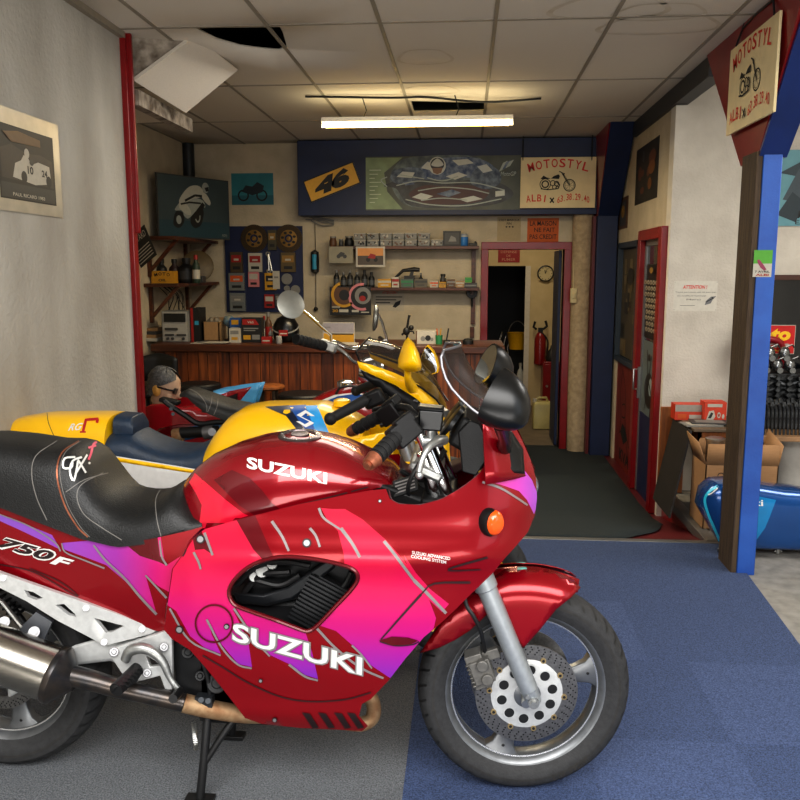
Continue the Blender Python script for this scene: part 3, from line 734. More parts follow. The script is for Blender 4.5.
# ---- superellipse lofts for tank and seat
def dome(x, zb, zt, w, n=2.6, k=28, yb=YB, lean=0):
    r = []
    for i in range(k + 1):
        t = PI * i / k; c, s_ = math.cos(t), math.sin(t)
        r.append(V((x + lean * abs(s_) ** (2/n), yb - w * math.copysign(abs(c) ** (2/n), c), zb + (zt - zb) * abs(s_) ** (2/n))))
    return r
def px_profile(pts, y): q = [at(a, b, y) for a, b in pts]; return [p.x for p in q], [p.z for p in q]
tx, tz_ = px_profile([(183,489),(188,478),(197,467),(214,454),(240,442),(265,435),(300,431),(330,436),(350,443),(375,455),(392,466),(400,476)], YB)
bx, bz = px_profile([(150,545),(197,529),(240,517),(300,502),(370,489),(400,484)], YB-.19)
tm = MB(); rings = []
xs = [lerp(tx[0], tx[-1], i/26) for i in range(27)]
for x in xs:
    w = interp(x, [tx[0], -.80, -.74, -.68, -.5, -.3, tx[-1]], [.08, .12, .155, .178, .195, .175, .12])
    zt = interp(x, tx, tz_); zb = interp(x, bx, bz) - .012
    rings.append(dome(x, min(zb, zt-.03), zt, w, 2.5))
tm.loft(rings, closed=True)
tkb = tm.bvh(); k1, k2 = caster(tkb, .0012), caster(tkb, .0024)
decal(tm, k1, [(186,477),(195,473),(210,486),(226,500),(243,513),(254,518),(210,530),(199,528),(202,505),(196,493)], 6, 1)
decal(tm, k1, [(214,480),(232,470),(250,478),(262,490),(272,503),(280,509),(256,516),(240,506),(226,492)], 6, 2)
stroke(tm, k1, [(285,508),(330,497),(368,487)], 1.2, 3, 3)
text_px(tm, k2, 'SUZUKI', (247,468.5), (327,484.5), 11.5, .03, (.02, -1), 4)
tk = tm.build('fuel_tank', [mat('tank_red', '8c0214', .22, .4, coat=.8, noise=(3, .15)), mat('tank_pink', 'e01238', .3, .2, coat=.8), redk, edgeb, whitep], bike, sharp=50, fixn=False)
cp = V((at(300, 437, YB-.03).x, YB-.03, interp(at(300, 436, YB).x, tx, tz_)-.012))
m = MB(); m.lathe([(.0, -.004), (.062, -.004), (.064, .006), (.058, .009), (.046, .009), (.044, .004), (.028, .004), (.026, .012), (.0, .013)], cp, (.02, -.10, 1), 32)
for i in range(8): a = i*PI/4; m.mi = 1; m.cyl(cp+V((.053*math.cos(a), -.0+.053*math.sin(a), .0045+.0053*math.sin(a))), cp+V((.053*math.cos(a), -.0+.053*math.sin(a), .0105+.0053*math.sin(a))), .004, n=8)
fcap = m.build('filler_cap', [mat('cap_metal', '7a6f70', .25, .9), steel], tk)
# ---- seat
sx, sz = px_profile([(-150,447),(-90,436),(-40,433),(0,432),(30,435),(60,440),(78,440),(90,443),(99,451),(105,461),(111,472),(120,483),(134,490),(150,493),(165,491.5),(178,485),(188,476.5),(198,481),(210,496),(221,518)], YB+.02)
ex, ez = px_profile([(-150,476),(-60,494),(0,509),(44,524),(84,539),(119,545),(156,540),(191,532),(203,527),(225,521)], YB-.16)
m = MB(); rings = []; N = 40
for i in range(N + 1):
    x = lerp(sx[0], sx[-1], i/N); zt = interp(x, sx, sz); zb = interp(x, ex, ez)
    w = interp(x, [sx[0], -1.45, -1.2, -1.05, -.95, -.88, -.80, sx[-1]], [.09, .14, .165, .168, .185, .19, .185, .165])
    rings.append(dome(x, zb, max(zt, zb+.03), w, 3.4 if x < -1.05 else 2.6, 32))
m.loft(rings)
sb = m.bvh(); s1, s2 = caster(sb, .001), caster(sb, .002)
stroke(m, s1, [(57,441),(36,456),(32,475),(37,498),(47,520)], 1.0, 1)
stroke(m, s1, [(79,441),(62,453),(57,474),(64,503),(77,526),(88,537)], 1.6, 2)
stroke(m, s1, [(81,441),(65,453),(60,474),(67,503),(80,526),(90,537)], .7, 1)
stroke(m, s1, [(103,473),(82,484),(77,497),(84,514),(101,527),(122,540)], .9, 1)
stroke(m, s1, [(66,492),(84,480),(108,473)], .9, 1)
stroke(m, s1, [(162,488),(156,499),(157,519),(161,536)], .9, 1)
g_ = lambda pts: [(79 + (x-79)*1.3, 464 + (y-464)*1.3) for x, y in pts]
for q in ([(76,459),(68,460),(67,467),(73,467),(74,463)], [(81,459),(74,462),(72,470),(75,477),(78,462)], [(78,461),(84,471)], [(85,457),(76,472)], [(86,463),(87.3,464)]): stroke(m, s2, g_(q), 2.0, 3, 3)
for q in ([(88,456),(90,449),(94,447)], [(86,452),(92,450)], [(88,456),(86,461)]): stroke(m, s2, g_(q), 2.2, 4, 3)
seat = m.build('seat', [vinyl, stitch, copper, silverp, pinkp], bike, sharp=60, fixn=False)
# ---- wheels
def wheel(cx, cz, R, tw, rimR, steer, dust, name, spoke0=12, disc_r=.152, big=True, yb=YB, bike=bike, rimm=None):
    ax = V((0, -1, 0)); c = V((cx, yb, cz)); rimm = rimm or rimgrey
    rot = Matrix.Rotation(steer, 4, 'Z'); 
    def fin(mb): 
        if steer: bmesh.ops.transform(mb.bm, matrix=Matrix.Translation(c) @ rot @ Matrix.Translation(-c), verts=mb.bm.verts)
    h = R - rimR
    m = MB(); pr = []
    for i in range(17):
        t = -1 + 2*i/16; a = t*PI*.5*1.12
        pr.append((rimR + h*max(.0, math.cos(a*.88))**.62 * 1.0, tw*math.sin(a)/math.sin(PI*.5*1.12*1) if False else tw*math.sin(max(-PI/2, min(PI/2, a)))*(1 if abs(a) < PI/2 else .93)))
    pr = [(rimR-.004, -tw*.72), (rimR+.012, -tw*.86), (rimR+h*.4, -tw), (rimR+h*.68, -tw*.94), (rimR+h*.86, -tw*.72), (rimR+h*.96, -tw*.4), (R, 0), (rimR+h*.96, tw*.4), (rimR+h*.86, tw*.72), (rimR+h*.68, tw*.94), (rimR+h*.4, tw), (rimR+.012, tw*.86), (rimR-.004, tw*.72)]
    m.lathe(pr, c, ax, 72, cap=False)
    m.mi = 1
    ng = 40
    for i in range(ng):
        for sd in (-1, 1):
            a = 2*PI*(i + (.5 if sd > 0 else 0))/ng; pts = []
            for t, da in ((.97, .04), (.9, .01), (.82, -.01), (.70, -.03)):
                k = [p for p in pr]; v = interp(t, [.68, .86, .96, 1.0], [.945, .725, .405, .02]) * tw * sd; r = rimR + h*t + .0012
                pts.append((r, v, a+da))
            pv = None
            for r, v, aa in pts:
                q = [m.bm.verts.new(c + V((r*math.cos(aa+e), 0, r*math.sin(aa+e))) + ax*v) for e in (-.011, .011)]
                if pv: m.face([pv[0], pv[1], q[1], q[0]])
                pv = q
    m.mi = 2
    for rr in (.42, .47): 
        v = tw*1.002 + .0006
        rv = [m.ring(c + ax*v, V((1, 0, 0)), V((0, 0, 1)), rimR + h*(rr+e), 72) for e in (0, .015)]; m.bridge(*rv)
    if dust: text_lathe(m, 'F. W. RADIAL', c, ax, rimR + h*.5, tw + .002, math.radians(300), .22, h*.26)
    fin(m); ty = m.build(name, [rubber, black, rubdust], bike, sharp=35, fixn=False); ty['label'] = 'black road tyre'
    m = MB(); w = tw*.72
    m.lathe([(rimR-.024, -w*.55), (rimR-.010, -w*.9), (rimR-.004, -w), (rimR+.004, -w), (rimR+.004, -w+.006), (rimR-.012, -w*.55), (rimR-.018, 0), (rimR-.012, w*.55), (rimR+.004, w-.006), (rimR+.004, w), (rimR-.004, w), (rimR-.010, w*.9), (rimR-.024, w*.55), (rimR-.028, 0), (rimR-.024, -w*.55)], c, ax, 72, cap=False)
    m.mi = 1
    for sd in (-1, 1):
        for r0, r1 in ((rimR-.002, rimR+.004), (rimR-.026, rimR-.022)):
            a = m.ring(c+ax*(w*sd+.001*sd if r0 > rimR-.01 else sd*(w*.58)), V((1,0,0)), V((0,0,1)), r0, 72); b = m.ring(c+ax*(w*sd+.001*sd if r0 > rimR-.01 else sd*(w*.60)), V((1,0,0)), V((0,0,1)), r1, 72); m.bridge(a, b)
    fin(m); rm = m.build('rim', [rimm, rimlip], bike, fixn=False)
    for k in range(3):
        a = math.radians(spoke0 + 120*k); d = V((math.cos(a), 0, math.sin(a))); t = V((-math.sin(a), 0, math.cos(a)))
        m = MB(); rg = []
        for r, hwid, hth in ((.04, .030, .020), (.10, .026, .018), (rimR-.085, .026, .017), (rimR-.05, .034, .02), (rimR-.02, .062, .026)):
            rg.append([c + d*r + t*(hwid*x) + ax*(hth*y) for x, y in ((-1, -.7), (-.6, -1), (.6, -1), (1, -.7), (1, .7), (.6, 1), (-.6, 1), (-1, .7))])
        m.loft(rg)
        m.mi = 1; m.cyl(c + d*(rimR-.048) + ax*.015, c + d*(rimR-.048) + ax*.0215, .006, n=10)
        fin(m); m.build('spoke', [rimm, black], rm, bevel=.003)
    m = MB(); m.lathe([(.03, -.07), (.05, -.06), (.052, -.03), (.045, 0), (.052, .03), (.05, .06), (.03, .07)], c, ax, 32); fin(m); m.build('hub', rimm, rm)
    for sd in ((1, -1) if big else (1,)):
        o = c + ax*(sd*.054); m = MB(); rd = disc_r; ri = rd*.66
        rr = [(rd, -.0025), (rd, .0025), (ri, .0025), (ri, -.0025), (rd, -.0025)]
        m.lathe(rr, o, ax, 64, cap=False)
        m.mi = 1
        for row, (q, n) in enumerate(((.955, 46), (.905, 44), (.857, 40), (.81, 36))):
            for i in range(n):
                a = 2*PI*(i + .33*row)/n; cc = o + ax*(.0031*sd) + V((math.cos(a), 0, math.sin(a)))*(rd*q)
                m.face([m.bm.verts.new(cc + V((math.cos(b), 0, math.sin(b)))*.0026) for b in [PI*j/4 for j in range(8)]], False)
        fin(m); ds = m.build('brake_disc', [discm, black], bike, fixn=False)
        if big:
            m = MB(); m.lathe([(rd*.70, -.004), (rd*.70, .004), (rd*.62, .006), (.03, .012), (.03, -.004)] if sd > 0 else [(rd*.70, .004), (rd*.70, -.004), (rd*.62, -.006), (.03, -.012), (.03, .004)], o, ax, 48)
            m.mi = 2
            for i in range(10):
                a = 2*PI*i/10 + .2; d = V((math.cos(a), 0, math.sin(a))); m.mi = 2; zc = .0075
                m.cyl(o + d*(rd*.50) + ax*(sd*.002), o + d*(rd*.50) + ax*(sd*.0085), .0185, n=18)
                m.mi = 1; m.cyl(o + d*(rd*.50) + ax*(sd*.005), o + d*(rd*.50) + ax*(sd*.0092), .0145, n=18)
                a2 = a + PI/10; d = V((math.cos(a2), 0, math.sin(a2))); m.mi = 3
                m.cyl(o + d*(rd*.735) + ax*(sd*.001), o + d*(rd*.735) + ax*(sd*.006), .0085, n=12); m.mi = 1; m.cyl(o + d*(rd*.735) + ax*(sd*.005), o + d*(rd*.735) + ax*(sd*.0066), .0045, n=10)
            fin(m); m.build('disc_carrier', [plate, black, plate, mat('brass_button', 'a48f66', .4, .7)], ds)
    return c, fin
def text_lathe(mb, txt, c, ax, r, v, a_mid, span, h):
    vs, fs = glyphs(txt, .01)
    bv = []
    for p in vs:
        a = a_mid + (p[0]-.5)*span*2; rr = r + (p[1]-.5)*h
        bv.append(mb.bm.verts.new(c + V((rr*math.cos(a), 0, rr*math.sin(a))) + ax*v))
    for f in fs: mb.face([bv[i] for i in f], False)
fa = at(523, 686, YB)
RF = .318
fa.z = RF + .003
cF, finF = wheel(fa.x, fa.z, RF, .06, RF*.765, math.radians(7), True, 'front_tyre')
ra = at(103, 690, YB-.05); RR = .32
cR, finR = wheel(ra.x - RR, RR + .003, RR, .075, RR*.72, 0, False, 'rear_tyre', spoke0=40, disc_r=.12, big=False)
# axle ends, forks
fdir = (near(484, 582, .115) - near(529, 692, .105))
lo_, up_ = near(533, 699, .105), near(484, 582, .105)
dd = (up_ - lo_).normalized()
for v in (1, -1):
    off = V((0, 0 if v > 0 else 2*(.105), 0))
    a = lo_ + off; b = up_ + off
    m = MB(); m.cyl(a + dd*.03, b, .027, .029, n=24); m.cyl(b - dd*.02, b + dd*.035, .034, n=24)
    m.cyl(a + dd*.035, a - dd*.012, .026, .022, n=20)
    fk = m.build('fork_leg', forkgrey, bike, bevel=.003)
    m = MB(); m.cyl(b + dd*.03, b + dd*.48, .0205, n=20); m.build('stanchion', chrome, fk)
    m = MB(); y = a.y - (.028 if v > 0 else -.028); m.cyl((a.x, a.y, a.z), (a.x, y, a.z), .016, n=16); m.cyl((a.x, y, a.z), (a.x, y-.008*v, a.z), .011, n=6)
    m.cyl((a.x-.018, a.y, a.z+.018), (a.x-.018, y, a.z+.018), .006, n=8); m.build('axle_clamp', castalu, fk)
m = MB(); m.cyl((fa.x, YB-.12, fa.z), (fa.x, YB+.12, fa.z), .012); m.build('front_axle', steel, bike)
# caliper, brake hose
m = MB(); c = near(478, 668, .085)
R_ = Matrix.Rotation(math.radians(-20), 3, 'Y')
m.obox(c, (.05, .055, .105), R_); m.obox(c + R_ @ V((.012, -.02, .0)), (.06, .035, .07), R_)
for k in (-1, 1): m.cyl(c + R_ @ V((.02, -.02, .022*k)), c + R_ @ V((.02, -.048, .022*k)), .017, n=16)
for k in range(6): m.obox(c + R_ @ V((-.018, -.03, -.035+.013*k)), (.02, .012, .005), R_)
m.obox(c + R_ @ V((.05, .0, .03)), (.05, .02, .03), R_)
cal = m.build('brake_caliper', mat('caliper_grey', '6e6c68', .5, .5, noise=(50, .4)), bike, bevel=.005)
m = MB(); m.tube([near(485, 652, .09), near(481, 632, .11), near(474, 617, .12), near(465, 600, .11), near(463, 560, .08)], .006, sm=5); m.build('brake_hose', hose, cal)
# front fender
fen = [(420,653),(433,634),(446,617),(468,597),(484,583),(505,570),(524,567),(552,571),(573,580),(580,588),(571,597),(556,609),(540,629),(523,648),(514,638),(505,620),(494,606),(484,617),(470,630),(456,639),(440,647)]
def hw_fen(x, z):
    r = math.hypot(x - fa.x, z - fa.z); t = max(0, min(1, (RF + .055 - r) / .075))
    return .088 * math.sqrt(max(0, 1 - (1 - t) ** 2.2)) * interp(x, [fa.x-.35, fa.x-.2, fa.x+.1, fa.x+.2], [.85, 1, 1, .62])
m = MB(); m.cdt(fen, [], lambda a, b: surf_pt(a, b, hw_fen, vmax=.12), 6)
fnb = m.bvh()
decal(m, caster(fnb, .0015), [(497,568),(510,566),(526,566),(527,570),(512,571),(500,572)], 4, 1)
text_px(m, caster(fnb, .002), 'G', (566,582), (573,580), 8, .03, (.5, -1), 2)
mirror_mb(m)
fe = m.build('front_fender', [reds, mat('teal_sticker', '5d9a92', .5), whitep], bike, weld=True, solid=.003, fixn=False)
# top crown of the fender joining both skirts
m = MB(); rg = []
for i in range(15):
    a = math.radians(lerp(65, 156, i/14)); r = RF + .040; w = .075*interp(i, [0, 2, 4, 14], [.12, .5, .85, 1])
    rg.append([V((fa.x + (r + .012*math.cos(t*PI/2))*math.cos(a), YB + w*t, fa.z + (r + .012*math.cos(t*PI/2) - .03*t*t)*math.sin(a))) for t in [-1+2*j/8 for j in range(9)]])
m.loft(rg, closed=False, cap=False); m.build('fender_crown', reds, fe, solid=.003)
# ---- nose: headlamp, pod, screen
m = MB(); hz = at(533, 485, YB).z; hx = .205
m.ball((hx-.085, YB, hz), (.098, .12, .06), 28, 14); m.build('headlight', lens, bike)
m = MB(); q = [(497,438),(508,430),(520,450),(522,474),(512,473),(501,462),(496,450)]
pod = MB(); pb = caster(fb, .006); pod.cdt(q, [], lambda a, b: pb(a, b) or surf_pt(a, b, hw_fair), 4); pod.build('mirror_mount', plasticg, bike, solid=.006, fixn=False)
pod = MB(); pod.cdt(q, [], lambda a, b: (lambda p: V((p.x, 2*YB-p.y, p.z)))(pb(a, b) or surf_pt(a, b, hw_fair)), 4); pod.build('mirror_mount', plasticg, bike, solid=.006)
ind = caster(fb, 0.0)
ib = surf_pt(489, 522, hw_fair); nrm = V((.55, -.8, .02)).normalized()
for sg in (1, -1):
    m = MB(); f_ = lambda p: V((p.x, p.y if sg > 0 else 2*YB-p.y, p.z))
    n2 = V((nrm.x, nrm.y*sg, nrm.z)); b0 = f_(ib)
    ux = V((-n2.y*sg, n2.x*sg, 0)).normalized()
    def ov(l, sc, dx=0): return [b0 + n2*l + ux*((.028*sc)*math.cos(i*PI/10)+dx) + V((0, 0, 1))*(.036*sc*math.sin(i*PI/10)) for i in range(20)]
    m.loft([ov(-.01, 1.1), ov(.012, 1.05), ov(.018, .95)]); it = m.build('turn_signal', plastic, bike)
    m = MB(); m.loft([ov(.010, 1.0, .006), ov(.022, .92, .008), ov(.030, .7, .008), ov(.032, .3, .008)]); m.build('amber_lens', amber, it)
# windscreen: near edge, ridge, far edge
n_edge = [(483,417),(472,409),(461,399),(452,389),(446,379),(442,367),(441,357),(444,350)]
ridge = [(514,425),(507,410),(494,392),(482,380),(473,369),(467,358),(463,349),(461,344)]
rg = []
for (a, b) in zip(n_edge, ridge):
    i = len(rg); vn = lerp(.17, .115, i/7)
    pn, pr_ = at(a[0], a[1], YB-vn), at(b[0], b[1], YB+.02)
    row = []
    for j in range(13):
        t = -1 + j/6; s_ = 1 - abs(t)**2.0
        row.append(V((lerp(pn.x, pr_.x, s_), YB + vn*t, lerp(pn.z, pr_.z, s_))))
    rg.append(row)
m = MB(); m.loft(rg, closed=False, cap=False); ws = m.build('windscreen', smoke, bike, fixn=False, sub=1)
ws['label'] = 'smoked transparent windscreen'
m = MB(); edge = [r[0] for r in rg] + rg[-1][1:] + [r[-1] for r in rg[::-1]][1:]; m.tube(edge, .004, n=6); m.build('screen_trim', smoke_edge, ws)
# cowl nose cap under the screen
m = MB(); rg2 = []
for k in range(6):
    t = k/5; row = []
    for j in range(13):
        u = -1 + j/6; s_ = 1 - abs(u)**2.0
        p0 = rg[0][j]; row.append(V((lerp(p0.x, lerp(.06, .205, s_), t), YB + lerp(.17, .20, t)*u*(1 if t < .99 else 1), lerp(p0.z, hz+.05, t) - .0*t)))
    rg2.append(row)
m.loft(rg2, closed=False, cap=False); m.build('nose_cowl', reds, bike, solid=.004)
# mirrors
for sg in (1, -1):
    c = near(505, 412, .36); c = V((c.x, c.y if sg > 0 else 2*YB-c.y, c.z))
    m = MB(); rr = []
    axd = V((.80, -.34*sg, -.38)).normalized(); sidev = V((.34, .94*sg, 0)).normalized(); upv = V((.36, 0, .93)).normalized()
    L_ = .105
    for t in (0, .08, .25, .45, .65, .82, .94, 1.0):
        s_ = math.sqrt(max(0.004, 1 - t**2.1))
        row = []
        for i in range(24):
            a = 2*PI*i/24; ca, sa = math.cos(a), math.sin(a)
            row.append(c + axd*(L_*(t-.42)) + sidev*(.072*s_*ca) + upv*(.070*s_*sa*(1.3 if sa > 0 else .75) + .004))
        rr.append(row)
    m.loft(rr); mr = m.build('mirror', plasticg, bike, sharp=60); mr['label'] = 'black teardrop mirror'
    m = MB(); r0 = [p - axd*.001 for p in rr[0]]; m.face([m.bm.verts.new(c + (p-c)*.94 - axd*.002) for p in r0], False); m.build('mirror_glass', mirrorg, mr)
    e = surf_pt(504, 448, hw_fair); e = V((e.x, e.y if sg > 0 else 2*YB-e.y, e.z))
    m = MB(); m.tube([e, lerp(e, c, .5) - V((0, 0, .02)), c - upv*.03], [.022, .016, .02], n=10, sm=4); m.build('mirror_stem', plasticg, mr)
# ---- cockpit: clocks, dash panel, forks' top, bars
m = MB(); q = [near(458, 432, .13), near(470, 420, .13), near(480, 424, .135), near(488, 440, .15), near(488, 458, .16), near(476, 476, .17), near(462, 472, .16)]
m.prism(q, (0, .012, 0)); m.build('dash_panel', plastic, bike, bevel=.004)
m = MB(); m.prism([V((p.x, 2*YB-p.y, p.z)) for p in q], (0, -.012, 0)); m.build('dash_panel', plastic, bike, bevel=.004)
m = MB(); m.obox(near(466, 428, 0) + V((0, 0, 0)), (.07, .24, .09), Matrix.Rotation(math.radians(30), 3, 'Y')); ip = m.build('instrument_panel', plastic, bike, bevel=.012)
for v in (-.06, .06):
    cc = near(458, 426, 0); m = MB(); m.lathe([(.05, 0), (.052, .012), (.046, .014), (.0, .014)], (cc.x-.012, YB+v, cc.z+.02), (-.8, 0, .6), 24); m.build('gauge', plasticg, ip)
m = MB(); t0, t1 = near(441, 497, .1), near(424, 440, .1)
for sg in (1, -1):
    f_ = lambda p: V((p.x, p.y if sg > 0 else 2*YB-p.y, p.z))
    m = MB(); m.cyl(f_(near(438, 508, .09)), f_(near(424, 452, .1)), .022, n=16); m.build('upper_fork', chrome, bike)
m = MB(); yk = near(428, 462, 0); m.obox(yk, (.10, .26, .03), Matrix.Rotation(math.radians(24), 3, 'Y')); m.cyl(yk + V((0, 0, -.1)), yk + V((-.01, 0, .03)), .025); m.build('triple_clamp', castalu, bike, bevel=.01)
for sg in (1, -1):
    f_ = lambda p: V((p.x, p.y if sg > 0 else 2*YB-p.y, p.z))
    e1, e2, e3 = near(375, 458, .345), near(396, 437, .27), near(426, 418, .17)
    if sg < 0: e1, e2, e3 = [V((p.x, 2*YB-p.y, p.z)) for p in (near(356, 429, -.34), near(386, 413, -.27), near(408, 408, -.17))]
    m = MB(); m.tube([f_(p) for p in (e1, e2, e3, near(428, 452, .1))], .012, n=12, sm=3); hb = m.build('handlebar', plastic, bike)
    m = MB(); d = (e2 - e1).normalized(); m.cyl(f_(e1), f_(e2), .019, .021, n=18)
    for k in range(5): q = e1.lerp(e2, .12 + .19*k); m.cyl(f_(q - d*.004), f_(q + d*.004), .0225, n=18)
    m.build('grip', mat('grip_rubber', '0f0f10', .7), hb)
    m = MB(); m.cyl(f_(e1 - d*.03), f_(e1), .017, .022, n=18); m.cyl(f_(e1 - d*.038), f_(e1 - d*.028), .011, n=12); m.build('bar_end', copper, hb)
    m = MB(); q = e2.lerp(e3, .25); Rm = Matrix.Rotation(math.radians(-38), 3, 'Y') @ Matrix.Rotation(math.radians(25*sg), 3, 'Z')
    m.obox(f_(q), (.075, .06, .06), Rm); m.obox(f_(q + V((.0, 0, .028))), (.055, .045, .03), Rm); m.cyl(f_(q + V((-.02, -.03, 0))), f_(q + V((-.02, -.04, 0))), .008); m.build('switch_housing', plastic, hb, bevel=.014)
    if sg > 0:
        m = MB(); q = near(431, 419, .19); m.obox(q, (.062, .055, .055), Matrix.Rotation(math.radians(4), 3, 'Y'), taper=1.08); m.obox(q + V((0, 0, .031)), (.07, .062, .010), Matrix.Rotation(math.radians(4), 3, 'Y')); rs = m.build('brake_reservoir', plasticg, hb, bevel=.006)
        m = MB(); m.cyl(q + V((.0, 0, -.03)), q + V((.002, .0, -.055)), .014); m.tube([q + V((-.02, 0, -.06)), q + V((.03, 0, -.06))], .016, n=12); m.build('master_cylinder', castalu, hb)
    lv = [near(444, 440, .2), near(437, 441, .24), near(428, 448, .27), near(422, 460, .29), near(419, 472, .30)]
    m = MB(); m.tube([f_(p) for p in lv], [.014, .012, .010, .008, .008], n=10, sm=4); m.ball(f_(near(419.5, 475, .30)), .011, 12, 8); m.build('brake_lever' if sg > 0 else 'clutch_lever', castalu, hb)
m = MB(); m.tube([near(437, 440, .12), near(415, 470, .16), near(408, 492, .14), near(420, 505, .1)], .006, sm=5); m.tube([near(445, 450, .05), near(430, 480, .05), near(425, 505, .05)], .008, sm=5); m.tube([near(400, 470, .1), near(420, 480, .08), near(450, 480, .05)], .007, sm=5); m.build('control_cable', hose, bike)
m = MB(); m.obox(near(402, 492, .06), (.16, .16, .05), Matrix.Rotation(math.radians(20), 3, 'Y')); m.obox(near(440, 505, .0), (.10, .30, .12)); m.build('air_box', plastic, bike, bevel=.01)
a_ = Art(near(394, 497, .145), (.95, 0, .33), (-.1, .55, .6), .07, .05); 
for k in range(4): a_.rect(.08, .15+.2*k, .9, .24+.2*k, 1)
a_.build('warning_label', [black, greyp], parent=bike)
# ---- engine seen through the opening and below
m = MB(); m.box(-.78, -.40, YB-.13, YB+.13, .22, .62); m.box(-.62, -.3, YB-.12, YB+.12, .5, .80)
eng = m.build('engine', engine, bike, bevel=.02)
m = MB(); c0 = near(325, 605, .15); Rm = Matrix.Rotation(math.radians(28), 3, 'Y')
for k in range(12): m.obox(c0 + Rm @ V((0, 0, -.07 + .0125*k)), (.155, .05, .006), Rm)
m.obox(c0, (.14, .03, .15), Rm); m.build('cylinder_fins', mat('fin_grey', '2c2d2f', .45, .5), eng)
m = MB(); rg = []
for px, py, w in ((233,598,10), (262,601,11), (288,594,12), (310,578,12), (332,562,10)):
    rg.append([near(px, py-w*.6, .165), near(px+4, py+w*.5, .165), near(px+4, py+w*.5, .12), near(px, py-w*.6, .12)])
m.loft(rg); m.build('frame_rail', mat('frame_black', '1b1d20', .35, .4), bike, bevel=.008)
m = MB()
for q in ([(236,585),(258,566),(285,562),(310,566)], [(244,592),(262,575),(290,572)], [(330,600),(345,585),(352,572)], [(255,580),(280,585),(300,575)]): m.tube([near(a, b, .15) for a, b in q], .009, sm=5)
m.build('engine_hose', hose, eng)
m = MB()
for (x, y, r) in ((262,571,.022), (272,564,.018), (254,577,.016)): m.cyl(near(x, y, .12), near(x, y, .155), r, r*.8, n=14)
m.build('carburettor', castalu, eng)
m = MB()
m.prism([near(a, b, .13) for a, b in ((172,640),(196,652),(228,692),(240,712),(196,716),(176,690))], (0, .08, 0))
for x, y, r in ((188,652,.02), (217,683,.03), (200,676,.016)): m.cyl(near(x, y, .13), near(x, y, .15), r, n=18); m.cyl(near(x, y, .15), near(x, y, .156), r*.55, n=12)
m.tube([near(a, b, .15) for a, b in ((200,655),(207,675),(210,695),(204,712))], .008, sm=4)
m.build('engine_cover', engine, bike, bevel=.004)
# ---- side plate, foot peg bracket, swing arm
def tri_plate(mb, out, holes, v, t): 
    mb.cdt(out, holes, lambda a, b: near(a, b, v), 12, False)
    g = bmesh.ops.extrude_face_region(mb.bm, geom=mb.bm.faces[:]); bmesh.ops.translate(mb.bm, verts=[e for e in g['geom'] if isinstance(e, bmesh.types.BMVert)], vec=(0, t, 0))
m = MB(); tri_plate(m, [(-60,549),(0,573),(60,594),(120,615),(157,630),(151,634),(108,645),(100,643),(83,634),(58,621),(26,601),(0,588),(-60,566)], [[(24,590),(33,592),(43,598),(36,600),(28,597)], [(55,605),(64,604),(75,614),(76,617),(68,615)], [(94,618),(124,626),(112,632),(106,633)]], .15, .014)
for x, y in ((3,578), (86,608), (142,629), (104,642)): m.mi = 1; m.cyl(near(x, y, .149), near(x, y, .156), .010, n=12)
m.build('frame_plate', [plate, mat('screw_steel', 'a2a2a4', .45, .6)], bike, bevel=.003)
m = MB(); tri_plate(m, [(109,650),(140,640),(168,630),(172,633),(172,690),(165,690),(160,676),(130,684),(122,674),(110,656)], [[(146,656),(155,661),(160,666),(150,667)]], .17, .016)
m.mi = 1
for x, y, r in ((114,652,.014), (164,647,.013), (147,673,.013), (127,660,.010)): m.cyl(near(x, y, .169), near(x, y, .18), r, n=14); m.cyl(near(x, y, .18), near(x, y, .184), r*.6, n=6)
pb_ = m.build('peg_bracket', [plate, mat('screw_steel', 'a2a2a4', .45, .6)], bike, bevel=.003)
m = MB(); m.tube([near(a, b, .20) for a, b in ((125,660),(130,651),(142,648),(155,653),(164,664),(170,678),(179,690))], [.013, .016, .016, .015, .012, .009, .009], n=10, sm=4); bp = m.build('brake_pedal', castalu, bike)
m = MB(); m.cyl(near(173, 699, .26), near(180, 691, .2), .013, n=12); m.build('pedal_tip', hose, bp)
m = MB(); m.cyl(near(136, 670, .18), near(131, 678, .22), .02, n=14); m.cyl(near(137, 668, .2), near(116, 690, .30), .017, .02, n=14)
for k in range(6): q = near(135, 671, .21).lerp(near(116, 690, .30), k/6); m.cyl(q, q + V((.004, -.006, -.005)), .022, n=14)
m.build('foot_peg', hose, bike)
m = MB(); rg = []
for px, py, h in ((8,690,8), (40,672,9), (75,655,10), (110,648,13), (150,655,18)): 
    rg.append([near(px, py-h, .13), near(px, py+h, .13), near(px, py+h, .09), near(px, py-h, .09)])
m.loft(rg); g2 = [[V((p.x, 2*YB-p.y, p.z)) for p in r] for r in rg]; m.loft(g2); m.build('swing_arm', plate, bike, bevel=.008)
m = MB(); m.cyl((cR.x, YB-.15, cR.z), (cR.x, YB+.15, cR.z), .014); m.cyl((cR.x, YB-.155, cR.z), (cR.x, YB-.14, cR.z), .022, n=6); m.build('rear_axle', steel, bike)
m = MB()
m.prism([near(a, b, .125) for a, b in ((22,626),(36,612),(52,622),(44,640),(48,644),(40,650),(14,640))], (0, .012, 0)); m.mi = 1
for x, y in ((34,632), (4,622)): m.cyl(near(x, y, .12), near(x, y, .145), .016, n=16); m.cyl(near(x, y, .145), near(x, y, .15), .009, n=10)
m.build('linkage_bracket', [mat('zinc', '6f7278', .45, .7), mat('screw_steel', 'a2a2a4', .45, .6)], bike)
m = MB(); m.cyl(near(-12, 575, .06), near(24, 624, .06), .012); 
for k in range(8): q = near(-8, 582, .06).lerp(near(22, 618, .06), k/8); m.lathe([(.024, -.004), (.03, 0), (.024, .004)], q, (.5, 0, -.8), 14)
m.build('shock_absorber', plastic, bike)
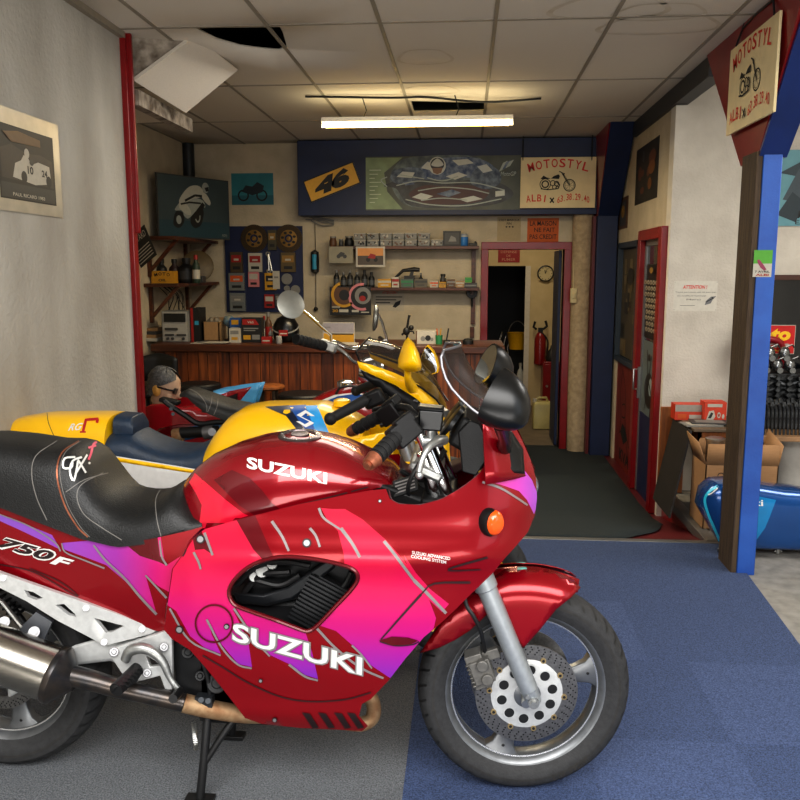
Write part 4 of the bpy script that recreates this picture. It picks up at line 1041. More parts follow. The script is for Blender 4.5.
m = MB(); m.tube([near(a, b, .12) for a, b in ((-20,590),(2,602),(22,627))], .008); m.build('brake_rod', steel, bike)
# ---- exhaust
m = MB(); pA, pB = near(-120, 609, .20), near(57, 675, .20); d = (pB - pA).normalized(); r = .078
m.cyl(pA, pB, r, r, n=40); ex_ = m.build('exhaust_muffler', brushed, bike, sharp=50); 
m = MB(); m.lathe([(r+.002, -.012), (r+.005, -.006), (r+.005, .006), (r*.93, .018), (.034, .05), (.026, .06)], pB, d, 40); m.build('end_cap', pipeb, ex_)
m = MB(); m.lathe([(r*.6, -.03), (r+.004, 0), (r+.004, .02)], pA, d, 40); m.build('end_cap', pipeb, ex_)
pp = [near(a, b, v) for a, b, v in ((64,674,.20), (90,680,.20), (115,687,.195), (150,695,.185), (184,703,.17), (215,710,.15), (256,715,.12))]
m = MB(); m.tube(pp[:5], [.031, .029, .027, .026], n=18, sm=4); m.build('exhaust_pipe', pipeb, ex_)
m = MB(); m.tube(pp[4:] + [near(300, 712, .08)], [.027, .026, .022], n=18, sm=4); m.build('rusty_pipe', rust, ex_)
m = MB(); m.obox(near(205, 700, .16), (.05, .03, .03)); m.cyl(near(201, 700, .18), near(201, 700, .14), .008); m.cyl(near(208, 701, .18), near(208, 701, .14), .008); m.build('exhaust_clamp', darksteel, ex_)
m = MB(); m.tube([near(360,690,.05), near(372,700,.05), near(373,716,.05), near(362,724,.06), near(340,722,.06)], .022, n=12, sm=5); m.build('header_pipe', rust, bike)
# ---- stand
for sg in (1, -1):
    f_ = lambda p: V((p.x, p.y if sg > 0 else 2*YB-p.y, p.z))
    m = MB(); a, b, cc = near(208, 712, .13), near(204, 760, .16), near(200, 797, .17); cc.z = .012
    m.tube([f_(a), f_(b), f_(cc)], .013, n=12); m.obox(f_(cc) + V((0, 0, -.004)), (.085, .04, .014)); st = m.build('center_stand', hose, bike, bevel=.002)
    m = MB(); m.tube([f_(near(236, 716, .12)), f_(near(222, 736, .14)), f_(near(204, 764, .16))], .010, n=10, sm=3); m.build('brace', hose, st)
m = MB(); sp_ = near(194, 722, .12); se = near(196, 750, .13)
m.tube([sp_.lerp(se, i/60) + V((.007*math.cos(i*1.6), .007*math.sin(i*1.6), 0)) for i in range(61)], .0018, n=5); m.build('stand_spring', steel, bike)
# ================================================================== the yellow motorcycle behind the red one
yel = mat('race_yellow', 'f7c204', .3, coat=.5, noise=(4, .12), col2='e0a502')
navyseat = mat('navy_vinyl', '1d3147', .45, noise=(40, .4), bump=(150, .2))
whiteg = mat('gloss_white', 'd9d8d4', .3, coat=.6)
navyp = mat('navy_print', '0e1830', .35); bluepnt = mat('blue_print', '1c55a0', .35); cyanp = mat('cyan_print', '2f9fe0', .35); redpr = mat('red_print', 'b81420', .4)
YC = 3.2
yb_ = empty('motorcycle', (-.9, YC, 0), 'yellow and white sports motorcycle with dark blue seat parked behind the red and pink one', 'motorcycle')
def nc(px, py, v): return at(px, py, YC - v)
def hw_y(x, z):
    w = interp(x, [-2.0, -1.6, -1.2, -.9, -.5, -.25, -.12, -.05], [.08, .13, .16, .17, .22, .21, .15, .03])
    return w * interp(z, [.1, .3, .6, .8, 1.0, 1.2], [.6, .9, 1, 1, .95, .85])
sy = lambda a, b: surf_pt(a, b, hw_y, YC)
# tail cowl
m = MB()
pr = [(2,440),(10,426),(20,417),(47,412.5),(80,412),(108,412),(118,413)]
cx_, cz_ = px_profile(pr, YC); lo = [(0,446),(60,452),(116,458)]; lx, lz = px_profile(lo, YC-.13); rings = []
for i in range(17):
    x = lerp(cx_[0], cx_[-1], i/16); zt = interp(x, cx_, cz_); rings.append(dome(x, min(interp(x, lx, lz), zt-.03)-.02, zt, interp(x, [cx_[0], -1.7, -1.4], [.07, .12, .145]), 3.2, 24, YC))
m.loft(rings); b = m.bvh(); k = caster(b, .0015)
text_px(m, k, 'RG', (68,431), (81,430), 7.5, .02, (.35, -1), 1, .2)
stroke(m, k, [(83,432),(86,420),(98,419),(97,423)], 2.6, 2, 0); stroke(m, k, [(80,432),(86,432)], 1.6, 2, 0)
stroke(m, k, [(47,413),(49,424),(56,440)], .6, 3)
m.build('tail_cowl', [yel, whitep, redpr, navyp], yb_, sharp=50, fixn=False)
m = MB(); m.obox(at(0, 436, YC) + V((-.02, 0, 0)), (.05, .12, .06)); m.build('tail_light', MATS['red_lens'], yb_, bevel=.01)
# side panel white with yellow edge stripes
out = [(-10,445),(60,452),(116,456),(160,463),(214,472),(225,480),(225,520),(160,545),(60,520),(-10,475)]
m = MB(); m.cdt(out, [], sy, 9); b = m.bvh(); k, k2 = caster(b, .0015), caster(b, .0025)
decal(m, k, [(-8,446),(60,453),(116,457),(160,464),(214,473),(214,476),(160,468),(116,461),(60,457),(-8,450)], 6, 1)
stroke(m, k2, [(90,459),(116,463),(160,470),(200,477)], 1.0, 2); stroke(m, k2, [(90,461.5),(116,465.5),(160,472.5),(200,479.5)], .8, 2)
text_px(m, k, '500', (124,484), (152,488), 5, .0, None, 3); stroke(m, k, [(155,489),(157,482),(168,484)], 2.4, 3, 0)
m.mi = 0; mirror_mb(m, YC); m.build('side_panel', [whiteg, yel, navyp, redpr], yb_, weld=True, solid=.003, fixn=False)
# seat
m = MB()
q = [(116,431),(122,428),(139,428),(151,435),(165,441),(180,445),(198,445),(210,440),(218,434)]
ax_, az_ = px_profile(q, YC); bx_, bz_ = px_profile([(116,457),(150,463),(200,473),(222,474)], YC-.13); rings = []
for i in range(21):
    x = lerp(ax_[0], ax_[-1], i/20); zt = interp(x, ax_, az_); rings.append(dome(x, min(interp(x, bx_, bz_), zt-.03)-.01, zt, interp(x, [ax_[0], ax_[-1]], [.15, .135]), 3, 24, YC))
m.loft(rings); m.build('seat', navyseat, yb_, sharp=60)
m = MB(); m.loft([dome(at(121 + 20*t, 420, YC).x, at(100, 430, YC).z, at(100, lerp(412.5, 414, t) if t < .9 else 421, YC).z, .085, 4, 16, YC) for t in (0, .3, .6, .85, 1)]); m.build('seat_stop', navyseat, yb_, bevel=.008)
# tank
q = [(208,452),(214,440),(221,428),(232,415),(248,405),(267,402),(300,401.5),(326,402),(340,407),(357,414),(366,420)]
ax_, az_ = px_profile(q, YC); rings = []; zb0 = at(200, 470, YC-.15).z
for i in range(25):
    x = lerp(ax_[0], ax_[-1], i/24); zt = interp(x, ax_, az_); rings.append(dome(x, min(zb0 + interp(x, [ax_[0], ax_[-1]], [0, .07]), zt-.03), zt, interp(x, [ax_[0], -.95, -.7, -.5, ax_[-1]], [.12, .17, .195, .185, .12]), 2.9, 28, YC))
m = MB(); m.loft(rings); b = m.bvh(); k, k2 = caster(b, .0015), caster(b, .0025)
decal(m, k, [(265,407),(289,405.5),(306,432),(312,450),(302,450),(297,430),(286,416),(274,411)], 6, 1)
decal(m, k, [(288,406),(306,405),(318,436),(322,450),(311,450),(306,431)], 6, 2)
decal(m, k, [(305,406),(317,405.5),(329,433),(333,446),(321,450),(317,434)], 6, 3)
decal(m, k2, [(305.5,410.5),(315,416.5),(311,416.5),(306,413.5),(301.5,417),(314,423),(313.5,424),(306,427.5),(296,421.5),(300,421.5),(305,424.5),(309.5,422),(296.5,415.5)], 3, 4)
m.build('fuel_tank', [yel, navyp, bluepnt, cyanp, whitep], yb_, sharp=50, fixn=False)
c = at(342, 403, YC); m = MB(); m.lathe([(0, -.01), (.035, -.01), (.033, .012), (.02, .018), (0, .018)], c, n=20); m.build('filler_cap', yel, yb_)
# fairing with the cut-out of the cockpit
out = [(357,361),(372,365),(395,373),(418,384),(433,396),(444,409),(448,425),(448,455),(452,500),(470,540),(455,600),(380,640),(290,610),(300,470),(342,443),(365,436),(392,430),(394,461),(437,463),(437,432),(430,410),(415,398),(395,385),(375,376),(360,369)]
m = MB(); m.cdt(out, [], sy, 8); b = m.bvh(); k = caster(b, .0015)
decal(m, k, [(349.5+1.6*math.cos(i), 442+1.6*math.sin(i)) for i in range(6)], 9, 1)
mirror_mb(m, YC); m.build('fairing', [yel, darksteel], yb_, weld=True, solid=.004, fixn=False)
m = MB(); out = [(360,370),(375,377),(395,386),(415,399),(430,411),(428,416),(408,410),(385,394),(364,378)]
m.cdt(out, [], lambda a, b: sy(a, b) + V((0, .012, 0)), 8); m.build('cowl_lining', plastic, yb_, solid=.004)
n_e = [(446,414),(436,400),(420,387),(398,376),(376,368),(360,362),(356,352)]
rdg = [(446,410),(444,396),(438,381),(425,365),(408,350),(388,341),(369,338)]
rg = []
for i, (a, b_2) in enumerate(zip(n_e, rdg)):
    p, r = at(a[0], a[1], YC-.17), at(b_2[0], b_2[1], YC)
    rg.append([V((lerp(p.x, r.x, 1-abs(t)**2.2), YC + .17*t*lerp(.85, 1, min(1, i/3)), lerp(p.z, r.z, 1-abs(t)**2.2))) for t in [-1 + j/5 for j in range(11)]])
m = MB(); m.loft(rg, closed=False, cap=False); ws = m.build('windscreen', mat('smoked_dark', '2a2825', .08, alpha=.6), yb_, fixn=False, sub=1)
m = MB(); m.tube([r[0] for r in rg] + rg[-1][1:] + [r[-1] for r in rg[::-1]][1:], .004, n=6); m.build('screen_trim', plasticg, ws)
for sg in (1, -1):
    f_ = lambda p: V((p.x, p.y if sg > 0 else 2*YC-p.y, p.z))
    fo_ = V((0, 0, 0)) if sg > 0 else V((.045, 0, -.075))
    m = MB(); ol = [(408,337),(413,342),(418,352),(421,364),(420,370),(413,372),(403,370),(398,367),(398,360),(401,350),(404,342)]
    c = nc(409, 358, .27); ra = [f_(nc(x, y, .27)) + fo_ for x, y in ol]; c = c + V((fo_.x, 0, fo_.z)); dv = V((.02, -.09*sg, 0))
    m.loft([ra] + [[f_(c).lerp(p, s_) + dv*t for p in ra] for t, s_ in ((.25, .98), (.6, .8), (.85, .5), (1, .15))]); mr = m.build('mirror', yel, yb_, sharp=60)
    m = MB(); g = [f_(c).lerp(p, .93) + V((-.002, .003*sg, 0)) for p in ra]; m.poly(g); m.build('mirror_glass', mirrorg, mr)
    m = MB(); m.tube([f_(nc(408, 370, .27)) + fo_, f_(nc(408, 378, .25)) + fo_*.7, f_(sy(412, 388))], [.012, .013, .022], n=12, sm=3); m.build('mirror_stem', yel, mr)
    a, b_2, c2 = nc(334, 417, .34), nc(366, 400, .27), nc(385, 396, .2)
    m = MB(); m.tube([f_(a), f_(b_2), f_(c2), f_(nc(395, 420, .1))], .012, n=10, sm=3); hb = m.build('handlebar', plastic, yb_)
    m = MB(); m.cyl(f_(a), f_(b_2), .018, .021); m.ball(f_(a - (b_2-a).normalized()*.015), .023, 14, 8); m.build('grip', MATS['grip_rubber'], hb)
    m = MB(); m.obox(f_(b_2.lerp(c2, .4)), (.08, .05, .06), Matrix.Rotation(math.radians(-25), 3, 'Y')); m.build('switch_housing', plastic, hb, bevel=.012)
    m = MB(); fo = f_(nc(395, 425, .1)); m.cyl(fo, fo + V((.28, 0, -.75)), .022, n=16); m.cyl(fo + V((.15, 0, -.40)), fo + V((.29, 0, -.78)), .029, n=16); m.build('fork_leg', forkgrey, yb_)
m = MB(); m.obox(nc(402, 402, 0), (.08, .30, .07), Matrix.Rotation(math.radians(25), 3, 'Y')); m.build('instrument_panel', plastic, yb_, bevel=.01)
for px, py, v in ((408,408,.06), (396,398,.1)):
    m = MB(); m.lathe([(0, -.02), (.035, -.02), (.04, .01), (.034, .014), (.0, .014)], nc(px, py, v), (-.6, -.5, .6), 20); m.build('gauge', steel, yb_)
m = MB(); m.tube([nc(a, b, .15) for a, b in ((372,410),(392,405),(398,396),(418,402))], .009, sm=5); m.tube([nc(a, b, .1) for a, b in ((380,425),(400,420),(420,440))], .012, sm=5); m.build('control_cable', hose, yb_)
m = MB(); m.obox(nc(300, 520, 0), (.5, .26, .45)); m.build('engine', engine, yb_, bevel=.02)
fx = at(532, 560, YC).x - .30
wheel(fx, .303, .30, .055, .215, 0, False, 'front_tyre', 0, .13, True, YC, yb_, yel)
wheel(fx - 1.40, .313, .31, .065, .22, 0, False, 'rear_tyre', 30, .1, False, YC, yb_, yel)
m = MB(); rg = []
for i in range(12):
    a = math.radians(lerp(40, 150, i/11)); r = .33
    rg.append([V((fx + (r - .04*t*t)*math.cos(a), YC + .07*t, .303 + (r - .04*t*t)*math.sin(a))) for t in [-1 + j/4 for j in range(9)]])
m.loft(rg, closed=False, cap=False); m.build('front_fender', yel, yb_, solid=.003)
m = MB(); 
for s_ in (-1, 1): m.tube([(fx-1.40, YC+.11*s_, .313), (fx-1.1, YC+.11*s_, .36), (fx-.85, YC+.1*s_, .42)], .025, n=10)
m.tube([(fx-.85, YC-.1, .42), (fx-.85, YC+.1, .42)], .03); m.build('swing_arm', castalu, yb_)
# ================================================================== third motorcycle: naked, red tank, round chrome mirrors
YD = 4.12
nk = empty('motorcycle', (-.9, YD, 0), 'unfaired motorcycle with red tank, ribbed black seat and round chrome mirrors, beyond the yellow one', 'motorcycle')
def nd(px, py, v): return at(px, py, YD - v)
q = [(186,390),(190,387.5),(196,389),(205,392),(216,396),(232,401),(252,405),(275,406)]
ax_, az_ = px_profile(q, YD); bx_, bz_ = px_profile([(186,398),(192,404),(206,413),(226,421),(275,426)], YD-.13); rings = []
for i in range(22):
    x = lerp(ax_[0], ax_[-1], i/21); zt = interp(x, ax_, az_); rings.append(dome(x, min(interp(x, bx_, bz_), zt-.02), zt, interp(x, [ax_[0], -1.3, -1.1], [.10, .13, .14]), 3.2, 20, YD))
m = MB(); m.loft(rings); k = caster(m.bvh(), .002)
for x0, y0 in ((212,400), (218,403)): stroke(m, k, [(x0, y0-4), (x0-1, y0+4), (x0-5, y0+14)], .8, 1)
stroke(m, k, [(187,388),(198,394),(206,404),(207,412)], .8, 1)
m.build('seat', [vinyl, stitch], nk, sharp=60, fixn=False)
q = [(300,408),(312,399),(325,392),(340,386),(352,383),(362,385),(372,392),(378,400)]
ax_, az_ = px_profile(q, YD); rings = []
for i in range(17):
    x = lerp(ax_[0], ax_[-1], i/16); zt = interp(x, ax_, az_); rings.append(dome(x, at(300, 425, YD-.1).z - .03, zt, interp(x, [ax_[0], -.6, ax_[-1]], [.10, .14, .09]), 2.6, 24, YD))
m = MB(); m.loft(rings); k, k2 = caster(m.bvh(), .002), caster(m.bvh(), .003)
decal(m, k, [(318,402),(335,395),(352,393),(366,394),(368,404),(330,410)], 4, 1); decal(m, k2, [(322,403),(338,396.5),(352,394.5),(366,395.5),(368,404),(330,410)], 4, 2)
m.build('fuel_tank', [mat('bike_red', '9c0b12', .22, coat=1), whitep, bluepnt], nk, sharp=50, fixn=False)
m = MB(); c = nd(346, 384, 0); m.lathe([(0, -.01), (.045, -.01), (.045, .012), (.03, .02), (0, .02)], c, n=20); m.build('filler_cap', chrome, nk)
# frame, shock, tail bracket
m = MB(); m.tube([nd(a, b, .1) for a, b in ((164,401),(172,407),(186,416),(200,424),(225,422),(300,425))], .014, sm=4); m.tube([nd(a, b, -.1) for a, b in ((164,401),(172,407),(186,416),(200,424),(225,422),(300,425))], .014, sm=4)
m.tube([nd(300, 425, .1), nd(330, 470, .1), nd(330, 520, .1)], .014); m.build('frame', plastic, nk)
m = MB(); m.obox(nd(170, 401, 0), (.10, .06, .022), Matrix.Rotation(math.radians(12), 3, 'Y')); m.build('tail_bracket', plastic, nk, bevel=.006)
for px, py in ((171,409), (173,414)):
    m = MB(); m.cyl(nd(px, py, .12), nd(px, py, .14), .009); m.build('bolt', darksteel, nk)
sh0, sh1 = nd(180, 433, .12), nd(218, 431, .12)
m = MB(); m.cyl(sh0, sh1, .028, n=14); sa = m.build('shock_absorber', plastic, nk)
m = MB(); m.cyl(nd(204, 433, .12), nd(214, 431.5, .12), .034, n=14); m.cyl(nd(212, 432, .155), nd(212, 432, .10), .02); m.build('shock_mount', mat('worn_steel', '6c6c6e', .45, .7), sa)
m = MB(); m.cyl(nd(174, 436, .12), nd(182, 434, .12), .035, n=12); m.build('shock_end', rust, sa)
m = MB(); m.obox(nd(300, 500, 0), (.42, .3, .42)); m.build('engine', engine, nk, bevel=.02)
# bars, mirrors, levers
m = MB(); gA, gB = nd(296, 339, .42), nd(324, 346, .26)
m.tube([gB, nd(334, 342, .2), nd(350, 348, .06), nd(372, 346, -.1), nd(384, 342, -.28), nd(380, 338, -.4)], .012, n=10, sm=4); hb = m.build('handlebar', chrome, nk)
m = MB(); m.cyl(gA, gB, .021, .023, n=16)
for k_ in range(7): qq = gA.lerp(gB, k_/7); m.lathe([(.024, 0), (.026, .008), (.024, .016)], qq, gB-gA, 16)
m.build('grip', MATS['grip_rubber'], hb)
m = MB(); m.obox(nd(328, 346, .24), (.09, .06, .05), Matrix.Rotation(.3, 3, 'Y')); m.build('switch_housing', castalu, hb, bevel=.01)
m = MB(); m.tube([nd(338, 348, .3), nd(345, 353, .32), nd(352, 360, .33), nd(357, 363, .33)], [.010, .008, .007, .008], sm=4); m.build('brake_lever', chrome, hb)
for (mc, v, ax3, st) in (((290,305), .36, (.5, -.75, .25), ((291,302,.34), (306,313,.32), (331,335,.26), (331,345,.25))), ((376,318), -.45, (-.97, -.15, .1), ((377,312,-.44), (382,322,-.4), (386,336,-.35), (388,344,-.32)))):
    c = nd(mc[0], mc[1], v); m = MB(); m.lathe([(0, -.012), (.05, -.010), (.064, .0), (.066, .012), (.060, .014), (0, .014)] if v > 0 else [(0, -.012), (.05, -.010), (.07, .0), (.072, .012), (.066, .014), (0, .014)], c, ax3, 32); mr = m.build('mirror', mat('mirror_back', '96968f', .36, .8), nk)
    m = MB(); m.tube([nd(*p) for p in st], .007, n=8); m.build('mirror_stem', chrome, mr)
m = MB(); c = nd(378, 372, 0); m.lathe([(0, -.1), (.06, -.09), (.085, -.02), (.088, .02), (.08, .03), (0, .04)], c, (1, 0, -.1), 24); m.build('headlight', chrome, nk)
m = MB(); m.tube([nd(a, b, .1) for a, b in ((336,394),(340,388),(350,386),(362,388),(368,396))], .006, sm=4); m.build('control_cable', hose, nk)
fx = nd(400, 400, 0).x + .22
for s_ in (-1, 1):
    m = MB(); m.cyl((fx, YD+.09*s_, .31), nd(374, 362, 0) + V((0, .09*s_, 0)), .022, n=14); m.build('fork_leg', chrome, nk)
wheel(fx, .313, .31, .05, .23, 0, False, 'front_tyre', 0, .13, True, YD, nk)
wheel(fx - 1.42, .313, .31, .06, .23, 0, False, 'rear_tyre', 30, .1, False, YD, nk)
# ================================================================== fourth motorcycle: red and pale blue, facing the red corner post
YE = 4.85; GE = -.02
rb = empty('motorcycle', (-1.5, YE, GE), 'faired red motorcycle with pale blue edged tail, parked in front of the wooden bar', 'motorcycle')
def ne(px, py, v): return at(px, py, YE - v)
redb = mat('crimson', '96101c', .25, coat=.8); skyb = mat('sky_blue', '5aa9d6', .3, coat=.5); deepb = mat('petrol_blue', '1d4f78', .35)
def hw_e(x, z): return .21 * interp(x, [-2.3, -2.05, -1.7, -1.2, -1.0], [.15, .85, 1, .7, .4]) * interp(z, [.1, .4, .8, 1.0], [.7, 1, .9, .6])
se_ = lambda a, b: surf_pt(a, b, hw_e, YE)
out = [(136,418),(142,409),(152,404),(168,404),(186,408),(205,413),(222,410),(232,412),(236,440),(215,470),(180,500),(140,480),(128,450)]
m = MB(); m.cdt(out, [], se_, 6); k = caster(m.bvh(), .002); k2 = caster(m.bvh(), .003)
decal(m, k, [(145,440),(160,428),(180,424),(205,424),(232,420),(234,440),(205,436),(176,434),(160,440),(150,452)], 5, 1)
decal(m, k2, [(172,437),(180,428),(200,425),(222,424),(220,434),(200,437),(182,441)], 5, 2)
m.mi = 0; mirror_mb(m, YE); m.build('fairing', [redb, redk, deepb], rb, weld=True, solid=.004, fixn=False)
m = MB(); tl_ = [(204,395),(220,390),(240,386.5),(261,384),(258,394),(255,404),(240,408),(206,414)]
def hw_te(x, z): return interp(x, [-1.75, -1.4], [.15, .05])
m.cdt(tl_, [], lambda a, b: surf_pt(a, b, hw_te, YE), 5); k = caster(m.bvh(), .002); 
decal(m, k, [(206,400),(230,391),(252,386.5),(240,401),(226,404),(206,410)], 4, 1)
m.mi = 0; mirror_mb(m, YE); m.build('tail_panel', [skyb, redb], rb, weld=True, solid=.004, fixn=False)
m = MB(); ax_, az_ = px_profile([(145,412),(160,408),(176,407.5),(192,405),(205,405),(214,408)], YE); m.loft([dome(lerp(ax_[0], ax_[-1], i/12), az_[0]-.12, interp(lerp(ax_[0], ax_[-1], i/12), ax_, az_), .13, 2.6, 20, YE) for i in range(13)]); m.build('fuel_tank', redb, rb, sharp=50)
m = MB(); ax_, az_ = px_profile([(206,405),(220,398),(240,391)], YE); m.loft([dome(lerp(ax_[0], ax_[-1], i/8), interp(lerp(ax_[0], ax_[-1], i/8), ax_, az_)-.08, interp(lerp(ax_[0], ax_[-1], i/8), ax_, az_), .10, 3, 16, YE) for i in range(9)]); m.build('seat', vinyl, rb, sharp=50)
wheel(-2.18+.0, GE+.31, .30, .055, .215, 0, False, 'front_tyre', 0, .13, True, YE, rb)
wheel(-.98, GE+.31-.09, .30, .06, .215, 0, False, 'rear_tyre', 0, .1, False, YE, rb)
m = MB(); m.obox((-1.55, YE, .32), (.45, .26, .35)); m.build('engine', engine, rb, bevel=.02)
# ================================================================== novelty mask head
YM = 4.85; hc = at(164, 387, YM); hr = .105
skin = mat('mask_skin', 'b89a80', .6, noise=(30, .3), col2='8a6650')
hd = empty('mask_head', (hc.x, YM, hc.z - .11), 'grey-haired mask head wearing black sunglasses, beside the red corner post', 'mask')
m = MB(); R_ = Matrix.Rotation(math.radians(18), 3, 'Y')
rows = []
for (z, rx, ry, dx) in ((-.11, .045, .05, .0), (-.10, .06, .058, .005), (-.075, .072, .066, .012), (-.045, .08, .074, .014), (-.01, .086, .08, .01), (.03, .090, .084, .0), (.065, .084, .08, -.006), (.092, .062, .06, -.012), (.105, .025, .025, -.016)):
    rows.append([hc + R_ @ V((dx + rx*math.cos(a)*(1.06 if math.cos(a) > 0 else 1), ry*math.sin(a), z)) for a in [2*PI*i/24 for i in range(24)]])
m.loft(rows)
# nose, brow, lips, ear grown on the face
def hp(x, y, z): return hc + R_ @ V((x, y, z))
m.ball(hp(.105, -.012, -.018), (.022, .016, .02), 12, 8); m.ball(hp(.098, -.012, .005), (.012, .012, .035), 12, 8)
m.ball(hp(.088, -.01, -.062), (.016, .030, .008), 12, 8); m.ball(hp(.086, -.01, -.075), (.016, .026, .009), 12, 8)
m.ball(hp(.06, -.055, -.035), (.025, .022, .025), 12, 8); m.ball(hp(.075, -.01, -.095), (.025, .03, .018), 12, 8)
m.build('face', skin, hd, fixn=False)
m = MB(); m.ball(hp(-.012, -.084, -.012), (.026, .012, .038), 14, 10); m.ball(hp(-.008, -.092, -.012), (.014, .008, .024), 12, 8); m.build('ear', mat('mask_ear', 'c99a4c', .6), hd)
rows = []
for z, rx, ry, dx, a0 in ((-.06, .088, .085, -.004, .62), (-.03, .094, .090, -.002, .58), (.01, .100, .094, -.002, .50), (.045, .102, .092, -.004, .36), (.075, .094, .084, -.006, .18), (.1, .07, .064, -.012, .05), (.118, .03, .03, -.016, .02), (.120, .004, .004, -.016, .01)):
    row = []
    for i in range(41):
        a = PI*a0 + (2*PI - 2*PI*a0)*i/40; w = 1 + .035*math.sin(a*9 + z*60) + .03*math.sin(a*17 - z*90)
        row.append(hp(dx + rx*w*math.cos(a), ry*w*math.sin(a), z + .006*math.sin(a*11)))
    rows.append(row)
m = MB(); m.loft(rows, closed=False, cap=False)
m.build('hair', mat('grey_hair', '5d5d5c', .6, noise=(60, .8, 6), col2='2c2c2c', bump=(80, .8)), hd, fixn=False, sharp=80)
m = MB()
for y in (-.042, .026):
    m.loft([[hp(.094 + d - abs(y+.008)*.25, y + .031*math.cos(a), .008 + .019*math.sin(a)) for a in [2*PI*i/20 for i in range(20)]] for d in (-.006, .008)])
m.tube([hp(.100, -.018, .014), hp(.106, -.008, .016), hp(.100, .002, .014)], .004, n=8); m.tube([hp(.086, -.07, .014), hp(.05, -.088, .014), hp(-.01, -.092, .01)], .005, n=8); m.tube([hp(.086, .055, .014), hp(.05, .082, .014), hp(-.01, .086, .01)], .005, n=8)
m.build('sunglasses', plasticg, hd)
# ================================================================== helpers for props
def pkg(name, r, Y, depth, mats, label, cat, group=None, zb=None, art=None, parent=None, bevel=0):
    """a box or card whose front stands at depth Y and spans the traced rectangle r"""
    x0, y0, x1, y1 = r; a, b = at(x0, y1, Y), at(x1, y0, Y); z0 = a.z if zb is None else zb
    A_ = Art((a.x, Y, z0), PX, UPZ, b.x - a.x, b.z - z0, depth)
    if art: art(A_)
    return A_.build(name, mats, label, cat, group, parent=parent, bevel=bevel)
def bottle(name, px, Y, zb, ztop_px, r, mats, label, cat, group=None, neck=.4, lab=True):
    x = at(px, ztop_px, Y).x; h = at(px, ztop_px, Y).z - zb; m = MB(); c = (x, Y, zb)
    m.lathe([(r*.9, 0), (r, h*.05), (r, h*.55), (r*.9, h*.64), (r*neck, h*.76), (r*neck, h*.84)], c, n=14)
    m.mi = 1; m.lathe([(r*neck*1.15, h*.84), (r*neck*1.15, h)], c, n=12)
    if lab: m.mi = 2; m.lathe([(r*1.01, h*.15), (r*1.01, h*.48)], c, n=14, cap=False)
    return one(m, name, mats, label, cat, group)
pk = lambda n, c, r=.5: mat('pk_' + n, c, r, noise=(50, .15))
K, W, R, Yw, Bl, Gn, Gy, Cy = pk('black', '131313'), pk('white', 'b3aea2'), pk('red', '94160f'), pk('yellow', 'b98a18'), pk('blue', '1f4d88'), pk('green', '2c7a4a'), pk('grey', '7b7a76'), pk('cyan', '2c8fb0')
Kh, Br, Gd, Or, Pi, Dg = pk('card', '9a7850'), pk('brown', '5a3a20'), pk('gold', '8c6a2c'), pk('orange', 'c4541a'), pk('pink', 'c47a80'), pk('darkgrey', '3a3a3a')
clear = mat('clear_plastic', '848887', .15, alpha=.75)
ivory = pk('ivory', 'c9bb92')
# ================================================================== bar counter
CYF, CT = 6.72, .95
c0, c1 = -2.6, at(505, 347, CYF-.03).x
bar = empty('bar_counter', (-1.2, CYF+.3, LOW), 'long wooden bar counter with vertical plank front in front of the back wall', 'counter')
m = MB(); m.box(c0, c1, CYF-.04, CYF+.62, CT-.062, CT); m.build('worktop', woodt, bar, bevel=.008)
m = MB(); x = c0 + .02; rnd = random.Random(5)
while x < c1 - .16:
    wdt = rnd.uniform(.075, .10); m.mi = rnd.choice((0, 0, 1, 2)); m.box(x, x+wdt-.006, CYF, CYF+.02, LOW, CT-.062); x += wdt
m.mi = 3; m.box(c0+.02, x-.006, CYF+.015, CYF+.03, LOW, CT-.063)
m.build('plank_front', [woodp, mat('plank_dark', '5c2a0e', .5, noise=(5, .95, 8), col2='2c1106', stretch=(6, 6, .5)), mat('plank_pale', '8f4c1e', .5, noise=(5, .9, 8), col2='451d09', stretch=(6, 6, .5)), black], bar)
m = MB(); m.box(x-.03, x-.006, CYF+.02, CYF+.6, LOW, CT-.062); m.build('end_panel', woodt, bar)
# ================================================================== header beam: number plate, race banner, signs
a0 = at(304, 183, HY); pts = [at(*q, HY) for q in ((311, 203), (361, 183), (355, 157), (304, 181))]
u = (pts[1] - pts[0]).normalized(); v_ = V((u.z*-1, 0, u.x))
w_, h_ = (pts[1]-pts[0]).length, (pts[3]-pts[0]).length
A_ = Art(pts[0], u, v_, w_, h_, .004)
for r in ((0, 0, 1, .05), (0, .95, 1, 1), (0, 0, .02, 1), (.98, 0, 1, 1)): A_.rect(*r, 1)
A_.text('46', .14, .16, .86, .88, 1, .075, .28)
A_.build('number_plate', [mat('plate_yellow', 'dba93a', .5), black], 'tilted yellow plate with black number 46 on the blue header beam', 'number plate')
b0, b1 = at(366, 210.5, HY), at(521, 156, HY)
bx0, bx1, bz0_, bz1_ = at(366, 210, HY).x, at(520, 210, HY).x, at(440, 210, HY).z, at(440, 156, HY).z
A_ = Art((bx0, HY-.0016, bz0_), PX, UPZ, bx1-bx0, bz1_-bz0_, .004)
sp = lambda pts, n=5: [tuple(q) for q in smooth_pts(pts, n, True)]
A_.shape([(0, .02), (.24, .02), (.14, .35), (.12, .7), (.24, .98), (0, .98)], 1)
A_.shape(sp([(.16, .5), (.20, .85), (.32, .99), (.7, .99), (.78, .7), (.7, .2), (.3, .06)]), 2)
A_.shape(sp([(.12, .46), (.20, .40), (.26, .14), (.36, .05), (.55, .04), (.80, .08), (.93, .20), (.95, .34), (.86, .50), (.72, .56), (.55, .52), (.4, .56), (.26, .60)]), 3)
A_.shape(sp([(.28, .30), (.38, .46), (.52, .44), (.66, .46), (.80, .36), (.74, .16), (.55, .10), (.36, .14)]), 4)
